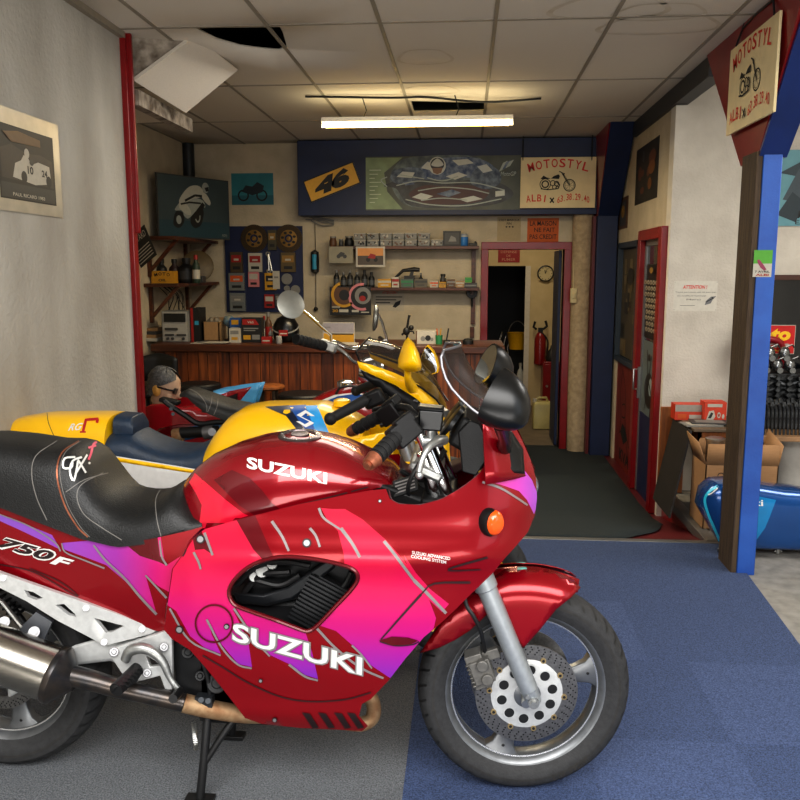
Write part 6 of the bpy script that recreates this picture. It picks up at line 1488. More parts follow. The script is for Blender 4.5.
zz = Z
for i, (w0, w1, mt, lab) in enumerate(((142, 158, W, 'bottom'), (143, 157, Kh, 'second'), (142, 156, Dg, 'third'), (144, 158, Kh, 'topmost'))):
    x0, x1 = at(w0, 335, 6.98).x, at(w1, 335, 6.98).x; m = MB(); m.box(x0, x1, 6.95+.01*i, 7.2, zz, zz+.028); zz += .0285; one(m, 'magazine', mt, f'{lab} magazine of the stack between stereo and red post', 'magazine', 'magazine stack beside the stereo', bevel=.003)
m = MB(); x0, x1 = at(203, 335, 7.0).x, at(219.5, 335, 7.0).x; z1 = at(210, 322, 7.0).z
m.box(x0, x1, 7.0, 7.01, Z, z1); m.box(x0, x1, 7.2, 7.21, Z, z1+.03); m.box(x0, x0+.01, 7.0, 7.21, Z, z1); m.box(x1-.01, x1, 7.0, 7.21, Z, z1); m.box(x0, x1, 7.0, 7.21, Z, Z+.01)
one(m, 'open_carton', Kh, 'open brown carton on the bar counter behind the leaflets', 'carton')
m = MB(); 
for k in range(5): m.ball((lerp(x0, x1, .2+.15*k), 7.1, z1-.02+.02*(k % 2)), (.03, .04, .04), 10, 7)
one(m, 'rags', pk('rag', '7a7060'), 'crumpled rags in the open brown carton', 'rags', fixn=False)
for i, (w0, w1, y_, mt) in enumerate(((190, 222, 6.76, W), (196, 228, 6.80, Gy), (203, 226, 6.735, W))):
    m = MB(); m.box(at(w0, 342, y_).x, at(w1, 342, y_).x, y_, y_+.17, Z+.004*i, Z+.004*i+.003); one(m, 'leaflet', mt, ('lowest leaflet of the three in front of the open carton', 'grey leaflet lying on the lowest one by the open carton', 'topmost white leaflet at the counter edge')[i], 'leaflet', 'leaflets on the bar counter')
gl = empty('globe', (at(229, 340, 7.1).x, 7.1, Z), 'small blue globe on the bar counter', 'globe')
c = at(229, 321, 7.1); m = MB(); m.ball(c, .052, 18, 12); m.build('ball', mat('globe_blue', '3c7fa6', .4, noise=(12, .9), col2='8a7a4c'), gl)
m = MB(); m.lathe([(.045, 0), (.045, .01), (.012, .02), (.012, c.z-.052-Z)], (c.x, 7.1, Z), n=16); m.build('base', K, gl)
pkg('carton', (230, 318, 240.5, 332), 7.0, .07, [Bl, Yw, W], 'blue carton with a yellow badge standing behind the pale one', 'box', CI, zb=Z, art=lambda A: (A.rect(.15, .72, .8, .92, 1), A.rect(.1, .5, .9, .6, 2)))
pkg('carton', (229.5, 328.5, 239.5, 342.5), 6.88, .06, [W, Gy, Yw], 'pale grey carton in front of the blue carton', 'box', CI, zb=Z, art=lambda A: (A.rect(.1, .6, .9, .85, 1), A.rect(.2, .2, .8, .4, 2)))
pkg('carton', (242, 318, 261, 342), 6.92, .1, [K, R, W, Yw, Gy], 'large black carton with a red and white badge on the bar counter', 'box', CI, zb=Z, art=lambda A: (A.shape([(.05, .72), (.9, .72), (.7, .95), (.05, .95)], 1), A.text('V6S', .3, .78, .62, .88, 2, .02), A.rect(.1, .55, .85, .6, 4), A.rect(.1, .47, .7, .51, 4), A.rect(.08, .12, .45, .3, 3), A.rect(.52, .12, .92, .32, 4)))
pkg('carton', (261.5, 337, 270.5, 342.5), 6.85, .06, [R, W], 'tiny flat red carton on the bar counter', 'box', CI, zb=Z, art=lambda A: A.rect(.1, .3, .9, .5, 1))
for px, top, r, mats, lab in ((264, 316, .022, [Dg, R, W], 'dark spray bottle behind the tiny red carton'), (270.5, 328, .018, [W, Gy, Gy], 'slim white bottle beside the tiny red carton'), (268, 312, .032, [Br, Gy, R], 'brown bottle at the back of the bar counter')): bottle('bottle', px, 7.05 if top > 320 else 7.2, Z, top, r, mats, lab, 'bottle')
# black helmet with red label
c = at(286, 330, 7.0); hl = empty('helmet', (c.x, 7.0, Z), 'round black open helmet with a red label on the bar counter behind the round mirror', 'helmet')
m = MB(); m.lathe([(.085, 0), (.105, .03), (.115, .09), (.105, .15), (.075, .20), (.03, .225), (0, .228)], (c.x, 7.0, Z), n=28); m.build('shell', plasticg, hl, sharp=70)
A_ = Art((c.x-.035, 6.878, Z+.06), PX, UPZ, .075, .05, .003); A_.rect(.1, .3, .9, .5, 1); A_.build('label', [R, W], parent=hl)
m = MB(); m.tube([(c.x + .108*math.cos(a_), 7.0 - .112*abs(math.sin(a_)) , Z+.13-.05*math.sin(a_)) for a_ in [PI*k/12 for k in range(13)]], .008, n=8); m.build('trim', Gy, hl)
m = MB(); p = at(279, 342, 6.85); m.lathe([(.022, 0), (.026, .01), (.026, .06), (.018, .065)], (p.x, 6.85, Z), n=16); one(m, 'glass', pk('glassgrey', '9a9a96', .2), 'small pale glass in front of the black helmet', 'glass')
# display card (yellow and grey) standing open
pkg('display_card', (323, 322.5, 354.5, 342), 6.95, .01, [W, pk('lilac', '8f8a90'), Yw, K], 'upright card, pale on top and yellow below, on the bar counter', 'card', zb=Z, art=lambda A: (A.rect(.02, .5, .98, .97, 1), A.rect(.02, .04, .98, .46, 2), A.text('moto', .08, .72, .24, .80, 3), A.rect(.2, .40, .95, .46, 3)))
m = MB(); m.box(at(297, 342, 6.8).x, at(322, 342, 6.8).x, 6.8, 7.02, Z, Z+.012); m.mi = 1; m.box(at(299, 342, 6.8).x, at(318, 342, 6.8).x, 6.82, 6.98, Z+.0125, Z+.016); one(m, 'folder', [W, Cy], 'white and blue folder lying flat on the bar counter', 'folder')
m = MB(); m.box(at(340, 342, 6.75).x, at(357, 342, 6.75).x, 6.74, 6.88, Z, Z+.01); one(m, 'notebook', W, 'white notebook at the counter edge under the yellow card', 'notebook')
# stand figure, pen pots etc.
pk3 = at(407, 342, 6.95); m = MB(); m.lathe([(.03, 0), (.03, .012), (.01, .02), (.01, .07)], (pk3.x, 6.95, Z), n=14); q = (pk3.x, 6.95, Z+.07)
m.ball((pk3.x-.005, 6.95, Z+.10), (.03, .022, .035), 14, 9); m.ball((pk3.x+.035, 6.95, Z+.13), .022, 12, 8); m.tube([(pk3.x, 6.95, Z+.12), (pk3.x+.012, 6.95, Z+.2), (pk3.x+.02, 6.95, Z+.235)], [.01, .009, .011], n=8); m.tube([(pk3.x-.01, 6.95, Z+.1), (pk3.x-.045, 6.95, Z+.07)], .009, n=8); m.tube([(pk3.x+.01, 6.95, Z+.1), (pk3.x+.05, 6.95, Z+.10), (pk3.x+.06, 6.95, Z+.08)], .007, n=8)
one(m, 'lever_ornament', K, 'black lever-like ornament standing on the bar counter', 'ornament', fixn=False)
pkg('parts_tray', (416, 331, 436, 343), 6.9, .16, [W, Gy, K, Br], 'white card tray of small parts beside the green pencil pot', 'tray', zb=Z, art=lambda A: (A.rect(.0, .0, .05, 1, 3), A.disc(.35, .4, .12, .2, 1), A.disc(.6, .45, .14, .22, 2), A.disc(.8, .35, .08, .14, 1)))
m = MB(); p = at(439, 342, 6.88); m.lathe([(.026, 0), (.03, .075), (.027, .075), (.024, .006), (0, .006)], (p.x, 6.88, Z), n=18, cap=False); one(m, 'pencil_pot', Gn, 'green pot holding pencils on the bar counter', 'pot')
for i, (dx, mt, lab) in enumerate(((-.012, Or, 'orange pencil leaning out of the green pot'), (.010, Yw, 'yellow pencil leaning out of the green pot'))):
    m = MB(); m.cyl((p.x+dx*.4, 6.88, Z+.008), (p.x+dx*1.6, 6.89, Z+.13), .005, n=6); one(m, 'pencil', mt, lab, 'pencil')
m = MB(); p = at(447, 342, 6.88); m.cyl((p.x-.01, 6.88, Z+.0), (p.x+.012, 6.9, Z+.13), .006, n=8); m.lathe([(.03, 0), (.03, .03), (.02, .035)], (p.x, 6.88, Z), n=14); one(m, 'brush', K, 'black brush standing in a dark holder on the bar counter', 'brush')
m = MB(); p = at(468, 343, 6.9); m.lathe([(.045, 0), (.045, .03), (.03, .045), (.0, .05)], (p.x, 6.9, Z), n=20); one(m, 'ashtray', K, 'low black dish near the end of the bar counter', 'dish')
m = MB(); p = at(457, 344, 6.8); m.obox((p.x, 6.82, Z+.012), (.06, .05, .024)); one(m, 'matchbox', Cy, 'small blue box lying before the black dish', 'box')
# ================================================================== stools and chair
def stool(px, py, Y, r, mseat, label, back=False, thick=.06, leg=black):
    c = at(px, py, Y); zf = LOW + .005
    t = empty('bar_stool' if not back else 'chair', (c.x, Y, zf), label, 'stool' if not back else 'chair')
    m = MB(); m.lathe([(r*.9, -thick), (r, -thick*.7), (r, -thick*.2), (r*.93, 0), (0, .004)], c, n=28); m.build('seat', mseat, t)
    for k in range(4):
        a = PI/4 + k*PI/2; m = MB(); m.tube([c + V((r*.6*math.cos(a), r*.6*math.sin(a), -thick)), V((c.x + r*.95*math.cos(a), Y + r*.95*math.sin(a), zf))], .014, n=8); m.build('leg', leg, t)
    m = MB(); m.tube([V((c.x + r*.8*math.cos(i*PI/8), Y + r*.8*math.sin(i*PI/8), zf + .25)) for i in range(17)], .008, n=6); m.build('foot_ring', leg, t)
    if back:
        m = MB(); rg = []
        for u in range(9):
            a = PI + (u-4)*.26; x, y = c.x - r*.0 + .22*math.cos(a + PI/2*0), 0
            rg.append([V((c.x + (u-4)*.042, Y + .17 + .012*abs(u-4)*-1, c.z + z_)) for z_ in (.04, .12, .2, .26 - .004*abs(u-4)**1.6)])
        m.loft(rg, closed=False, cap=False); m.build('backrest', mseat, t, solid=.03)
    return t
stool(153, 388, 6.30, .17, vinyl, 'black chair with rounded backrest at the wooden bar, beside the mask head', True)
stool(199, 383, 6.35, .17, vinyl, 'black padded bar stool behind the ribbed black motorcycle seat', leg=darksteel)
stool(268, 385, 6.35, .13, woodo, 'wooden topped stool beside the pale blue motorcycle tail', leg=woodd, thick=.03)
stool(303, 393, 6.2, .19, vinyl, 'black round stool between the wooden stool and the red tank', leg=darksteel)
# ================================================================== store room seen through the doorway
pkg('notice', (498, 249, 520, 262.5), Y2-.004, .003, [R, pk('pinkish', 'c98a70')], 'red DEFENSE DE FUMER notice above the dark opening beyond the doorway', 'notice', art=lambda A: txt_lines(A, (('DEFENSE', .12, .70, .86, .88), ('DE', .38, .42, .58, .58), ('FUMER', .18, .12, .8, .32)), 1))
c = at(545.5, 273.5, Y2); ck = empty('wall_clock', (c.x, Y2-.03, c.z-.1), 'round wall clock on the cream wall beyond the doorway', 'clock')
m = MB(); m.lathe([(.105, 0), (.105, .03), (.092, .035), (.088, .02), (0, .02)], V((c.x, Y2-.002, c.z)), (0, -1, 0), 32); m.build('case', K, ck)
A_ = Art((c.x-.088, Y2-.026, c.z-.088), PX, UPZ, .176, .176, .001); A_.disc(.5, .5, .49, .49, 1, 32)
for i in range(12): a = i*PI/6; A_.line([(.5+.40*math.cos(a), .5+.40*math.sin(a)), (.5+.46*math.cos(a), .5+.46*math.sin(a))], .007, 2)
A_.build('dial', [ivory, ivory, K], parent=ck)
for ang, l, w__ in ((100, .05, .008), (72, .07, .005)):
    A_ = Art((c.x, Y2-.032, c.z), V((math.cos(math.radians(ang)), 0, math.sin(math.radians(ang)))), V((-math.sin(math.radians(ang)), 0, math.cos(math.radians(ang)))), l, w__, .002); A_.build('hand', K, parent=ck)
# extinguisher
YX = Y2 - .085; p = at(540, 350, YX); ex2 = empty('fire_extinguisher', (p.x, YX, at(540, 366, YX).z), 'red fire extinguisher hanging on the cream wall beyond the doorway', 'fire extinguisher')
z0, z1 = at(540, 365, YX).z, at(540, 334, YX).z
m = MB(); m.lathe([(.055, 0), (.075, .02), (.075, (z1-z0)*.85), (.05, z1-z0), (.025, z1-z0+.03)], (p.x, YX, z0), n=20); m.build('cylinder', redp, ex2)
m = MB(); m.obox((p.x, YX, z1+.05), (.06, .05, .06)); m.tube([(p.x-.05, YX, z1+.06), (p.x-.09, YX, z1+.09), (p.x-.07, YX, z1+.16)], .016, n=8); m.tube([(p.x+.03, YX, z1+.06), (p.x+.08, YX, z1+.10), (p.x+.06, YX, z1+.17)], .016, n=8); m.build('valve', K, ex2)
m = MB(); m.tube([(p.x, YX-.03, z1+.03), (p.x+.09, YX-.04, z1-.08), (p.x+.085, YX-.04, z0+.15)], .012, n=8, sm=4); m.build('hose', K, ex2)
zf = LOW
YJ = 9.2
a, b_ = at(533, 427, YJ), at(553, 399, YJ); h = b_.z - zf; xc, hw_ = (a.x+b_.x)/2, (b_.x-a.x)/2
jc = empty('jerrycan', (xc, YJ+.09, zf), 'yellowish plastic jerrycan on the floor beyond the doorway', 'jerrycan')
m = MB(); m.loft([[(xc + sx_*hw_*s_, YJ+.09 + sy_*.09*s_, zf + z_) for sx_, sy_ in ((-1, -1), (1, -1), (1, 1), (-1, 1))] for z_, s_ in ((0, .95), (.01, 1), (h*.78, 1), (h*.86, .86), (h*.88, .7))]); m.build('body', mat('jerry_plastic', 'b3a86e', .4, noise=(9, .3)), jc, bevel=.015)
m = MB(); m.tube([(xc-.06, YJ+.09, zf+h*.86), (xc-.05, YJ+.09, zf+h), (xc+.04, YJ+.09, zf+h), (xc+.06, YJ+.09, zf+h*.86)], .014, n=8); m.build('handle', MATS['jerry_plastic'], jc)
m = MB(); m.cyl((xc-.085, YJ+.09, zf+h*.85), (xc-.085, YJ+.09, zf+h*.97), .025); m.build('cap', W, jc)
YR = 10.55
a, b_ = at(542.5, 394, YR), at(556, 362, YR); m = MB(); xw = b_.x-a.x
rc = empty('red_cabinet', (a.x+xw/2, YR+.15, zf), 'small red metal cabinet standing under the extinguisher', 'cabinet')
m.box(a.x, b_.x+.05, YR, YR+.3, zf, b_.z); m.build('body', redp, rc, bevel=.006)
m = MB(); m.box(a.x+.012, b_.x+.038, YR-.01, YR, zf+.03, b_.z-.03); dr = m.build('door', redp, rc, bevel=.004)
m = MB(); m.cyl((a.x+.05, YR-.01, (b_.z+zf)/2), (a.x+.05, YR-.03, (b_.z+zf)/2), .015); m.build('knob', Gy, dr)
m = MB(); p = at(551, 357, YR); m.lathe([(.07, 0), (.08, .04), (.06, .11), (.02, .16), (.015, .2)], (p.x+.02, YR+.12, b_.z), n=18); one(m, 'funnel', K, 'black funnel standing on the small red cabinet', 'funnel')
m = MB(); p = at(538, 391, 10.4); m.lathe([(.055, 0), (.06, .01), (.06, .13), (.055, .14)], (p.x, 10.4, zf), n=18); one(m, 'paint_tin', steel, 'silver paint tin on the floor beside the red cabinet', 'tin')
# recess items: bucket, jugs, bars
YQ = 11.3
m = MB(); c = at(517, 341, YQ); bk = empty('bucket', (c.x, YQ, c.z-.11), 'yellow bucket hanging in the dark opening beyond the doorway', 'bucket')
m.lathe([(.10, -.11), (.135, .11), (.14, .115), (.13, .11), (.095, -.10), (0, -.10)], c, n=24, cap=False); m.build('body', yellowm, bk)
m = MB(); m.tube([(c.x-.13, YQ, c.z+.1), (c.x-.08, YQ-.02, c.z+.22), (c.x, YQ-.02, c.z+.27), (c.x+.08, YQ-.02, c.z+.22), (c.x+.13, YQ, c.z+.1)], .006, n=6, sm=4); m.build('handle', steel, bk)
for i, (px, top, lab) in enumerate(((503, 366, 'white jug nearest the opening edge in the dark recess'), (511, 365, 'white jug in the middle of the dark recess floor'), (520.5, 363, 'white jug beside the white door trim'))):
    Yj = 11.15; p = at(px, top, Yj); h = p.z - zf; j = empty('jug', (p.x, Yj, zf), lab, 'jug', 'white jugs on the recess floor')
    m = MB(); m.loft([[(p.x + s_*.052*math.copysign(abs(math.cos(t))**.5, math.cos(t)), Yj + s_*.06*math.copysign(abs(math.sin(t))**.5, math.sin(t)), zf+z_) for t in [2*PI*k/20 for k in range(20)]] for z_, s_ in ((0, .92), (.02, 1), (h*.65, 1), (h*.8, .7), (h*.86, .32), (h*.92, .3))]); m.build('body', pk('jugwhite', 'b9b9b2'), j, sharp=60)
    m = MB(); m.cyl((p.x, Yj, zf+h*.92), (p.x, Yj, zf+h), .022); m.build('cap', W if i else Gn, j)
for i, (px, y0_, y1_) in enumerate(((500, 332, 372), (504, 336, 370), (508, 340, 372))):
    m = MB(); Yf = 11.3 + .06*i; a, b_ = at(px, y0_, Yf), at(px+2, y1_, Yf); m.tube([(b_.x, Yf, LOW), (a.x, Yf+.05, a.z-.1), (a.x+.03, Yf+.05, a.z)], [.022, .02, .012], n=10); one(m, 'fork_tube', chrome, ('chrome tube leaning nearest the counter end in the dark recess', 'chrome tube leaning in the middle of three in the dark recess', 'shortest chrome tube of the three in the dark recess')[i], 'tube', 'chrome tubes in the recess')
# switch box on the concrete column
p = at(567, 295.5, 8.05); m = MB(); m.obox((1.02, 8.05, p.z), (.06, .05, .14)); m.obox((1.02, 8.02, p.z), (.035, .02, .05)); m.tube([(1.02, 8.07, p.z+.07), (1.02, 8.1, 2.05)], .008, n=6); one(m, 'switch_box', ivory, 'small ivory switch box beside the doorway', 'switch', bevel=.004)
# ================================================================== partition posters (seen edge-on)
def side_art(y0, y1, z0, z1, name, mats, label, cat, f, x=PXW, t=.003, tilt=0):
    A = Art((x-.004, y1, z0), V((0, -1, 0)), V((tilt, 0, 1)), y1-y0, z1-z0, t); f(A); return A.build(name, mats, label, cat)
Yn = lambda px, py: atX(px, py, PXW)
a, b_ = Yn(657.5, 190), Yn(637.5, 148); 
def skull_art(A):
    rr = random.Random(4)
    for k in range(9): A.disc(rr.uniform(.2, .8), rr.uniform(.15, .85), rr.uniform(.05, .16), rr.uniform(.05, .13), rr.choice((1, 2, 3)), 12)
side_art(a.y, b_.y, Yn(650, 200).z, Yn(650, 142).z, 'poster', [K, pk('rust', '5e2c16'), pk('smoke', '3c3a44'), pk('flame', '7a4a1e')], 'dark poster high on the cream partition above the red framed door', 'poster', skull_art)
a, b_ = Yn(628, 215), Yn(619, 215)
side_art(a.y, b_.y, Yn(623, 229).z, Yn(623, 198).z, 'poster', [Br, Dg, Gd], 'small brown poster above the partition window', 'poster', lambda A: (A.rect(.15, .1, .85, .9, 1), A.disc(.5, .55, .2, .2, 2)))
def collage(A):
    rr = random.Random(12)
    for k in range(22): u, v = rr.uniform(0, .8), rr.uniform(0, .85); A.rect(u, v, u+rr.uniform(.1, .2), v+rr.uniform(.06, .16), rr.randrange(1, 6))
    A.disc(.5, .75, .18, .08, 2)
side_art(6.995, 7.785, wz0+.01, wz1-.06, 'poster', [pk('murk', '4c4434'), pk('murk_a', '74664a'), pk('murk_b', '2c2a22'), pk('murk_c', '6a5a3a'), pk('murk_d', '8c8468'), pk('murk_e', '4a3a2c')], 'faded collage poster filling the partition window', 'poster', collage, PXW+.028)
def eyes(A):
    for r_ in range(9):
        for c_ in range(5): A.disc(.14+.18*c_+.05*(r_ % 2), .12+.08*r_, .075, .032, 1, 12); A.disc(.14+.18*c_+.05*(r_ % 2), .115+.08*r_, .03, .018, 0, 8)
    A.disc(.5, .92, .12, .04, 2)
side_art(6.13, 6.65, 1.04, 1.60, 'poster', [K, pk('bone', 'a59a86'), Gd], 'black poster with rows of pale shapes on the red framed glass door', 'poster', eyes, PXW+.004)
side_art(6.13, 6.65, .34, 1.02, 'poster', [pk('slatey', '5f6a6c'), K, pk('paleblue', '8a9698')], 'grey poster with dark machine drawing low on the red framed glass door', 'poster', lambda A: (A.disc(.5, .45, .3, .2, 1), A.disc(.6, .5, .12, .1, 2), A.line([(.3, .9), (.4, .6), (.7, .4), (.6, .1)], .02, 1), A.line([(.6, .85), (.45, .55), (.25, .2)], .016, 1), A.disc(.45, .82, .08, .04, 1)), PXW+.003)
p = at(672, 97, RY-.06); m = MB(); m.obox((1.415, RY-.047, p.z), (.075, .07, .09)); m.mi = 1; m.obox((1.44, RY-.088, p.z-.005), (.05, .01, .06)); m.mi = 0; m.tube([(1.40, RY-.03, p.z+.04), (1.41, RY-.02, p.z+.12)], .008, n=6)
one(m, 'floodlight', [dgrey, W], 'small wall lamp at the top corner of the white wall', 'lamp', bevel=.004)
# ATTENTION notice on the white wall
WY = RY - .0132
pkg('notice', (673, 281, 718, 311), WY, .002, [paper, redt, blackt, grey5], 'white ATTENTION notice with a small parrot drawing on the white side wall', 'notice', art=lambda A: (A.text('ATTENTION !', .2, .74, .76, .86, 1, .02, .2), A.text('Toute personne qui ne paie pas', .03, .60, .97, .65, 2), A.text('sera accueillie par le perroquet', .08, .48, .74, .53, 2), A.text('Merci', .3, .36, .62, .41, 2), A.rect(.15, .18, .5, .19, 2), A.shape([(.72, .2), (.76, .36), (.86, .48), (.98, .5), (.9, .38), (.86, .26), (.76, .22)], 3), A.line([(.74, .3), (.92, .44)], .006, 2), A.disc(.89, .46, .012, .02, 2), [A.disc(u, v, .006, .01, 2, 8) for u, v in ((.02, .96), (.98, .96), (.02, .04), (.98, .04))]))
# teal poster over the display window
a, b_ = at(776, 226, WY), at(776, 150, WY)
A_ = Art((a.x, WY, a.z), PX, UPZ, .62, b_.z-a.z, .004)
A_.shape([(.0, .7), (.3, .9), (.6, .95), (.9, .8), (.8, .6), (.4, .6)], 1); A_.shape([(.05, .35), (.2, .75), (.5, .85), (.65, .6), (.45, .45), (.25, .3)], 2); A_.shape([(.0, .15), (.15, .45), (.3, .3), (.2, .05)], 3)
A_.ringr(.42, .36, .095, .02, 3); A_.disc(.42, .36, .13, .16, 4); A_.text('MOTOR', .22, .10, .62, .2, 5, .02, .1); A_.text('EXTREME', .2, .02, .6, .08, 5, .01)
A_.build('poster', [mat('poster_teal2', '6fa3ac', .5, noise=(5, .5), col2='2f6d7a'), pk('tealdark', '2a3c44'), pk('steelblue', '3f4d54'), pk('tealshade', '20323a'), W, K], 'teal motorcycle poster on the white wall above the display window', 'poster')
# sticker on the blue post
SY_ = 4.2395
pkg('sticker', (752.5, 250, 773, 277), SY_, .001, [W, pk('leaf', '4f9a2e'), pk('maroon', '8a3050'), R, K], 'green and white event sticker with a maroon bird shape on the blue post', 'sticker', art=lambda A: (A.rect(0, .5, 1, 1, 1), A.shape([(.18, .62), (.3, .66), (.55, .45), (.72, .28), (.6, .24), (.4, .34), (.25, .5)], 2), A.text('7 AVRIL', .1, .16, .9, .24, 4, .02), A.text('ALBI', .15, .04, .85, .12, 3, .03)))
# ================================================================== side platform: low table, carton, tank
YT = 5.35
tc_ = [at(675, 415, 5.75), at(695, 429, 5.30)]
tz0 = at(696, 429, 5.3).z
x0, x1 = at(697, 429, 5.3).x, at(757, 430, 5.3).x - .03
tb_ = empty('low_table', ((x0+x1)/2, 5.6, 0), 'low orange wood table against the white wall behind the blue post', 'table')
m = MB(); m.box(x0-.02, x1, 5.30, 5.9, tz0-.02, tz0); m.build('table_top', mat('table_top_grey', '6a5a48', .5, noise=(6, .5)), tb_, bevel=.003)
m = MB(); m.box(x0+.02, x1-.03, 5.33, 5.35, tz0-.12, tz0-.02); m.box(x0+.02, x0+.04, 5.33, 5.88, tz0-.12, tz0-.02); m.build('apron', woodo, tb_)
for x, y in ((x0+.03, 5.34), (x1-.06, 5.34), (x0+.03, 5.84), (x1-.06, 5.84)):
    m = MB(); m.box(x, x+.04, y, y+.04, 0, tz0-.02); m.build('leg', woodo, tb_)
pkg('packet', (675, 405, 704, 416), 5.62, .12, [pk('orangered', 'c23a1c'), W, pk('clearish', '9a948a', .2), Or], 'clear topped orange packet on the low table', 'packet', 'orange packets on the low table', zb=tz0, art=lambda A: (A.rect(0, .55, 1, 1, 2), A.rect(.1, .1, .4, .4, 3), A.rect(.5, .1, .95, .35, 1)))
pkg('packet', (704.5, 402.5, 727, 416), 5.55, .12, [pk('orangered', 'c23a1c'), W, K, R], 'orange and white packet with black marks beside the wooden post', 'packet', 'orange packets on the low table', zb=tz0, art=lambda A: (A.rect(.12, .76, .8, .92, 1), A.shape([(.08, .1), (.2, .55), (.42, .6), (.5, .3), (.4, .1)], 1), A.shape([(.15, .2), (.3, .5), (.4, .45), (.3, .2)], 2), A.disc(.66, .36, .08, .15, 1), A.disc(.86, .3, .06, .12, 1), A.disc(.66, .36, .04, .08, 3)))
for i, (w0, w1, y_, rr_, lab) in enumerate(((686, 716, 5.38, .1, 'pale magazine lying nearest the edge of the low table'), (694, 724, 5.42, -.08, 'dark covered magazine lying on the pale one'))):
    c = at((w0+w1)/2, 425, y_+.07); m = MB(); m.obox((c.x, y_+.07, tz0+.004+.009*i), (.24, .15, .008), Matrix.Rotation(rr_, 3, 'Z')); m.mi = 1; m.obox((c.x, y_+.07, tz0+.0085+.009*i), (.18, .10, .0008), Matrix.Rotation(rr_, 3, 'Z')); one(m, 'magazine', [Gy if i == 0 else Dg, W if i == 0 else Gy], lab, 'magazine', 'magazines on the low table')
# leaning dark board
m = MB(); q = [at(679, 420, 5.72), at(697, 430, 5.28), at(684, 494, 5.20), at(663, 480, 5.66)]
for p in q[2:]: p.z = .003
q[0].x = q[1].x = x0 - .035; q[0].z = q[1].z = tz0 - .01; q[2].x = q[3].x = x0-.16
m.prism(q, (-.012, 0, .002)); one(m, 'leaning_board', mat('slate_board', '2b2826', .6, noise=(8, .4)), 'dark board leaning against the low table', 'board')
# cardboard carton
YCB = 4.98; a, b_ = at(704, 500, YCB), at(782, 445, YCB); zt = b_.z; X0, X1 = a.x, b_.x - .01; card = mat('cardboard', 'a6805a', .85, noise=(20, .25), col2='86623f', stretch=(1, 1, 6))
cb = empty('cardboard_box', ((X0+X1)/2, YCB+.15, 0), 'open cardboard box holding a metal can under the low table', 'cardboard box')
m = MB(); D_ = .30
for bxx in ((X0, X1, YCB, YCB+.006), (X0, X1, YCB+D_-.006, YCB+D_), (X0, X0+.006, YCB, YCB+D_), (X1-.006, X1, YCB, YCB+D_)): m.box(*bxx, .003, zt-.13)
m.box(X0, X1, YCB, YCB+D_, .003, .009); m.build('body', card, cb)
for pts in ([(X0, YCB, zt-.13), (X1, YCB, zt-.13), (X1-.005, YCB-.012, zt), (X0+.005, YCB-.012, zt)], [(X0, YCB, zt-.13), (X0, YCB+D_, zt-.13), (X0-.045, YCB+D_, zt+.02), (X0-.045, YCB+.02, zt-.0)], [(X1, YCB, zt-.13), (X1, YCB+D_, zt-.13), (X1+.03, YCB+D_-.02, zt+.045), (X1+.03, YCB+.02, zt-.01)], [(X0, YCB+D_, zt-.13), (X1, YCB+D_, zt-.13), (X1-.05, YCB+D_+.03, zt-.03), (X0+.05, YCB+D_+.03, zt-.03)]):
    m = MB(); m.poly(pts); m.build('flap', card, cb, solid=.005)
A_ = Art((X0+.06, YCB-.001, zt-.22), PX, UPZ, .10, .05, .0005); A_.ringr(.3, .5, .018, .005, 1); A_.line([(.6, .2), (.7, .8), (.9, .5)], .005, 1); A_.build('printed_mark', [card, K], parent=cb)
m = MB(); p = at(713, 440, 5.15); m.lathe([(.055, 0), (.055, .26), (.06, .262), (.06, .275), (.05, .28), (0, .27)], (p.x+.01, 5.13, zt-.27), n=24); one(m, 'metal_can', steel, 'silver metal can standing in the open cardboard box', 'can')
# blue motorcycle tank on the floor
YK = 4.62; bt = mat('metal_blue', '0d4f94', .25, .4, coat=1, noise=(4, .2)); btl = mat('metal_blue_lit', '1490d2', .22, .35, coat=1);  # base blue, and a brighter copy for the lit area
tk2 = empty('motorcycle_tank', (at(770, 540, YK).x, YK, 0), 'metallic blue motorcycle tank with cyan highlight stripe resting on the concrete behind the blue post', 'motorcycle tank')
xs_ = [701, 706, 716, 735, 760, 785, 800, 815, 826]; tops = [505, 490, 482, 481, 484, 488, 489, 492, 500]
X = [at(px, 500, YK-.1).x for px in xs_]; ZT = [at(px, py, YK-.05).z for px, py in zip(xs_, tops)]; zbm = .03
m = MB(); rg = []
for i in range(25):
    x = lerp(X[0], X[-1], i/24); zt_ = interp(x, X, ZT); w_ = interp(x, [X[0], X[1], X[2], X[-2], X[-1]], [.05, .11, .13, .13, .10]); zb_ = interp(x, [X[0], X[2], X[3]], [.05, .035, zbm])
    sh_ = .13*max(0, 1 - i/7)
    rg.append([V((x + sh_*(.5 - .5*math.copysign(abs(math.sin(t))**.5, math.sin(t))), YK + w_*math.copysign(abs(math.cos(t))**.38, -math.cos(t)), (zb_+zt_)/2 + (zt_-zb_)/2*math.copysign(abs(math.sin(t))**.5, math.sin(t)))) for t in [2*PI*k/28 for k in range(28)]])
m.loft(rg); k = caster(m.bvh(), .0015); k2 = caster(m.bvh(), .0025)
stroke(m, k, [(718,486),(709,492),(705,500),(708,513),(714,527),(720,541)], 2.6, 2)  # cyan highlight stripe painted along the rounded end
stroke(m, k, [(718,488),(712,493),(708,495)], 1.2, 3)
decal(m, k, [(757,496),(776,500),(770,516),(765,528),(757,539),(740,540),(740,496)], 5, 1)  # lit area of the side painted on in the brighter blue
text_px(m, k2, 'suzuki', (727,506), (763,506), 6.5, .02, None, 3)
m.build('tank_body', [bt, btl, mat('cyan_highlight', '35c8e8', .3, coat=.5), whitep], tk2, sharp=60, fixn=False)
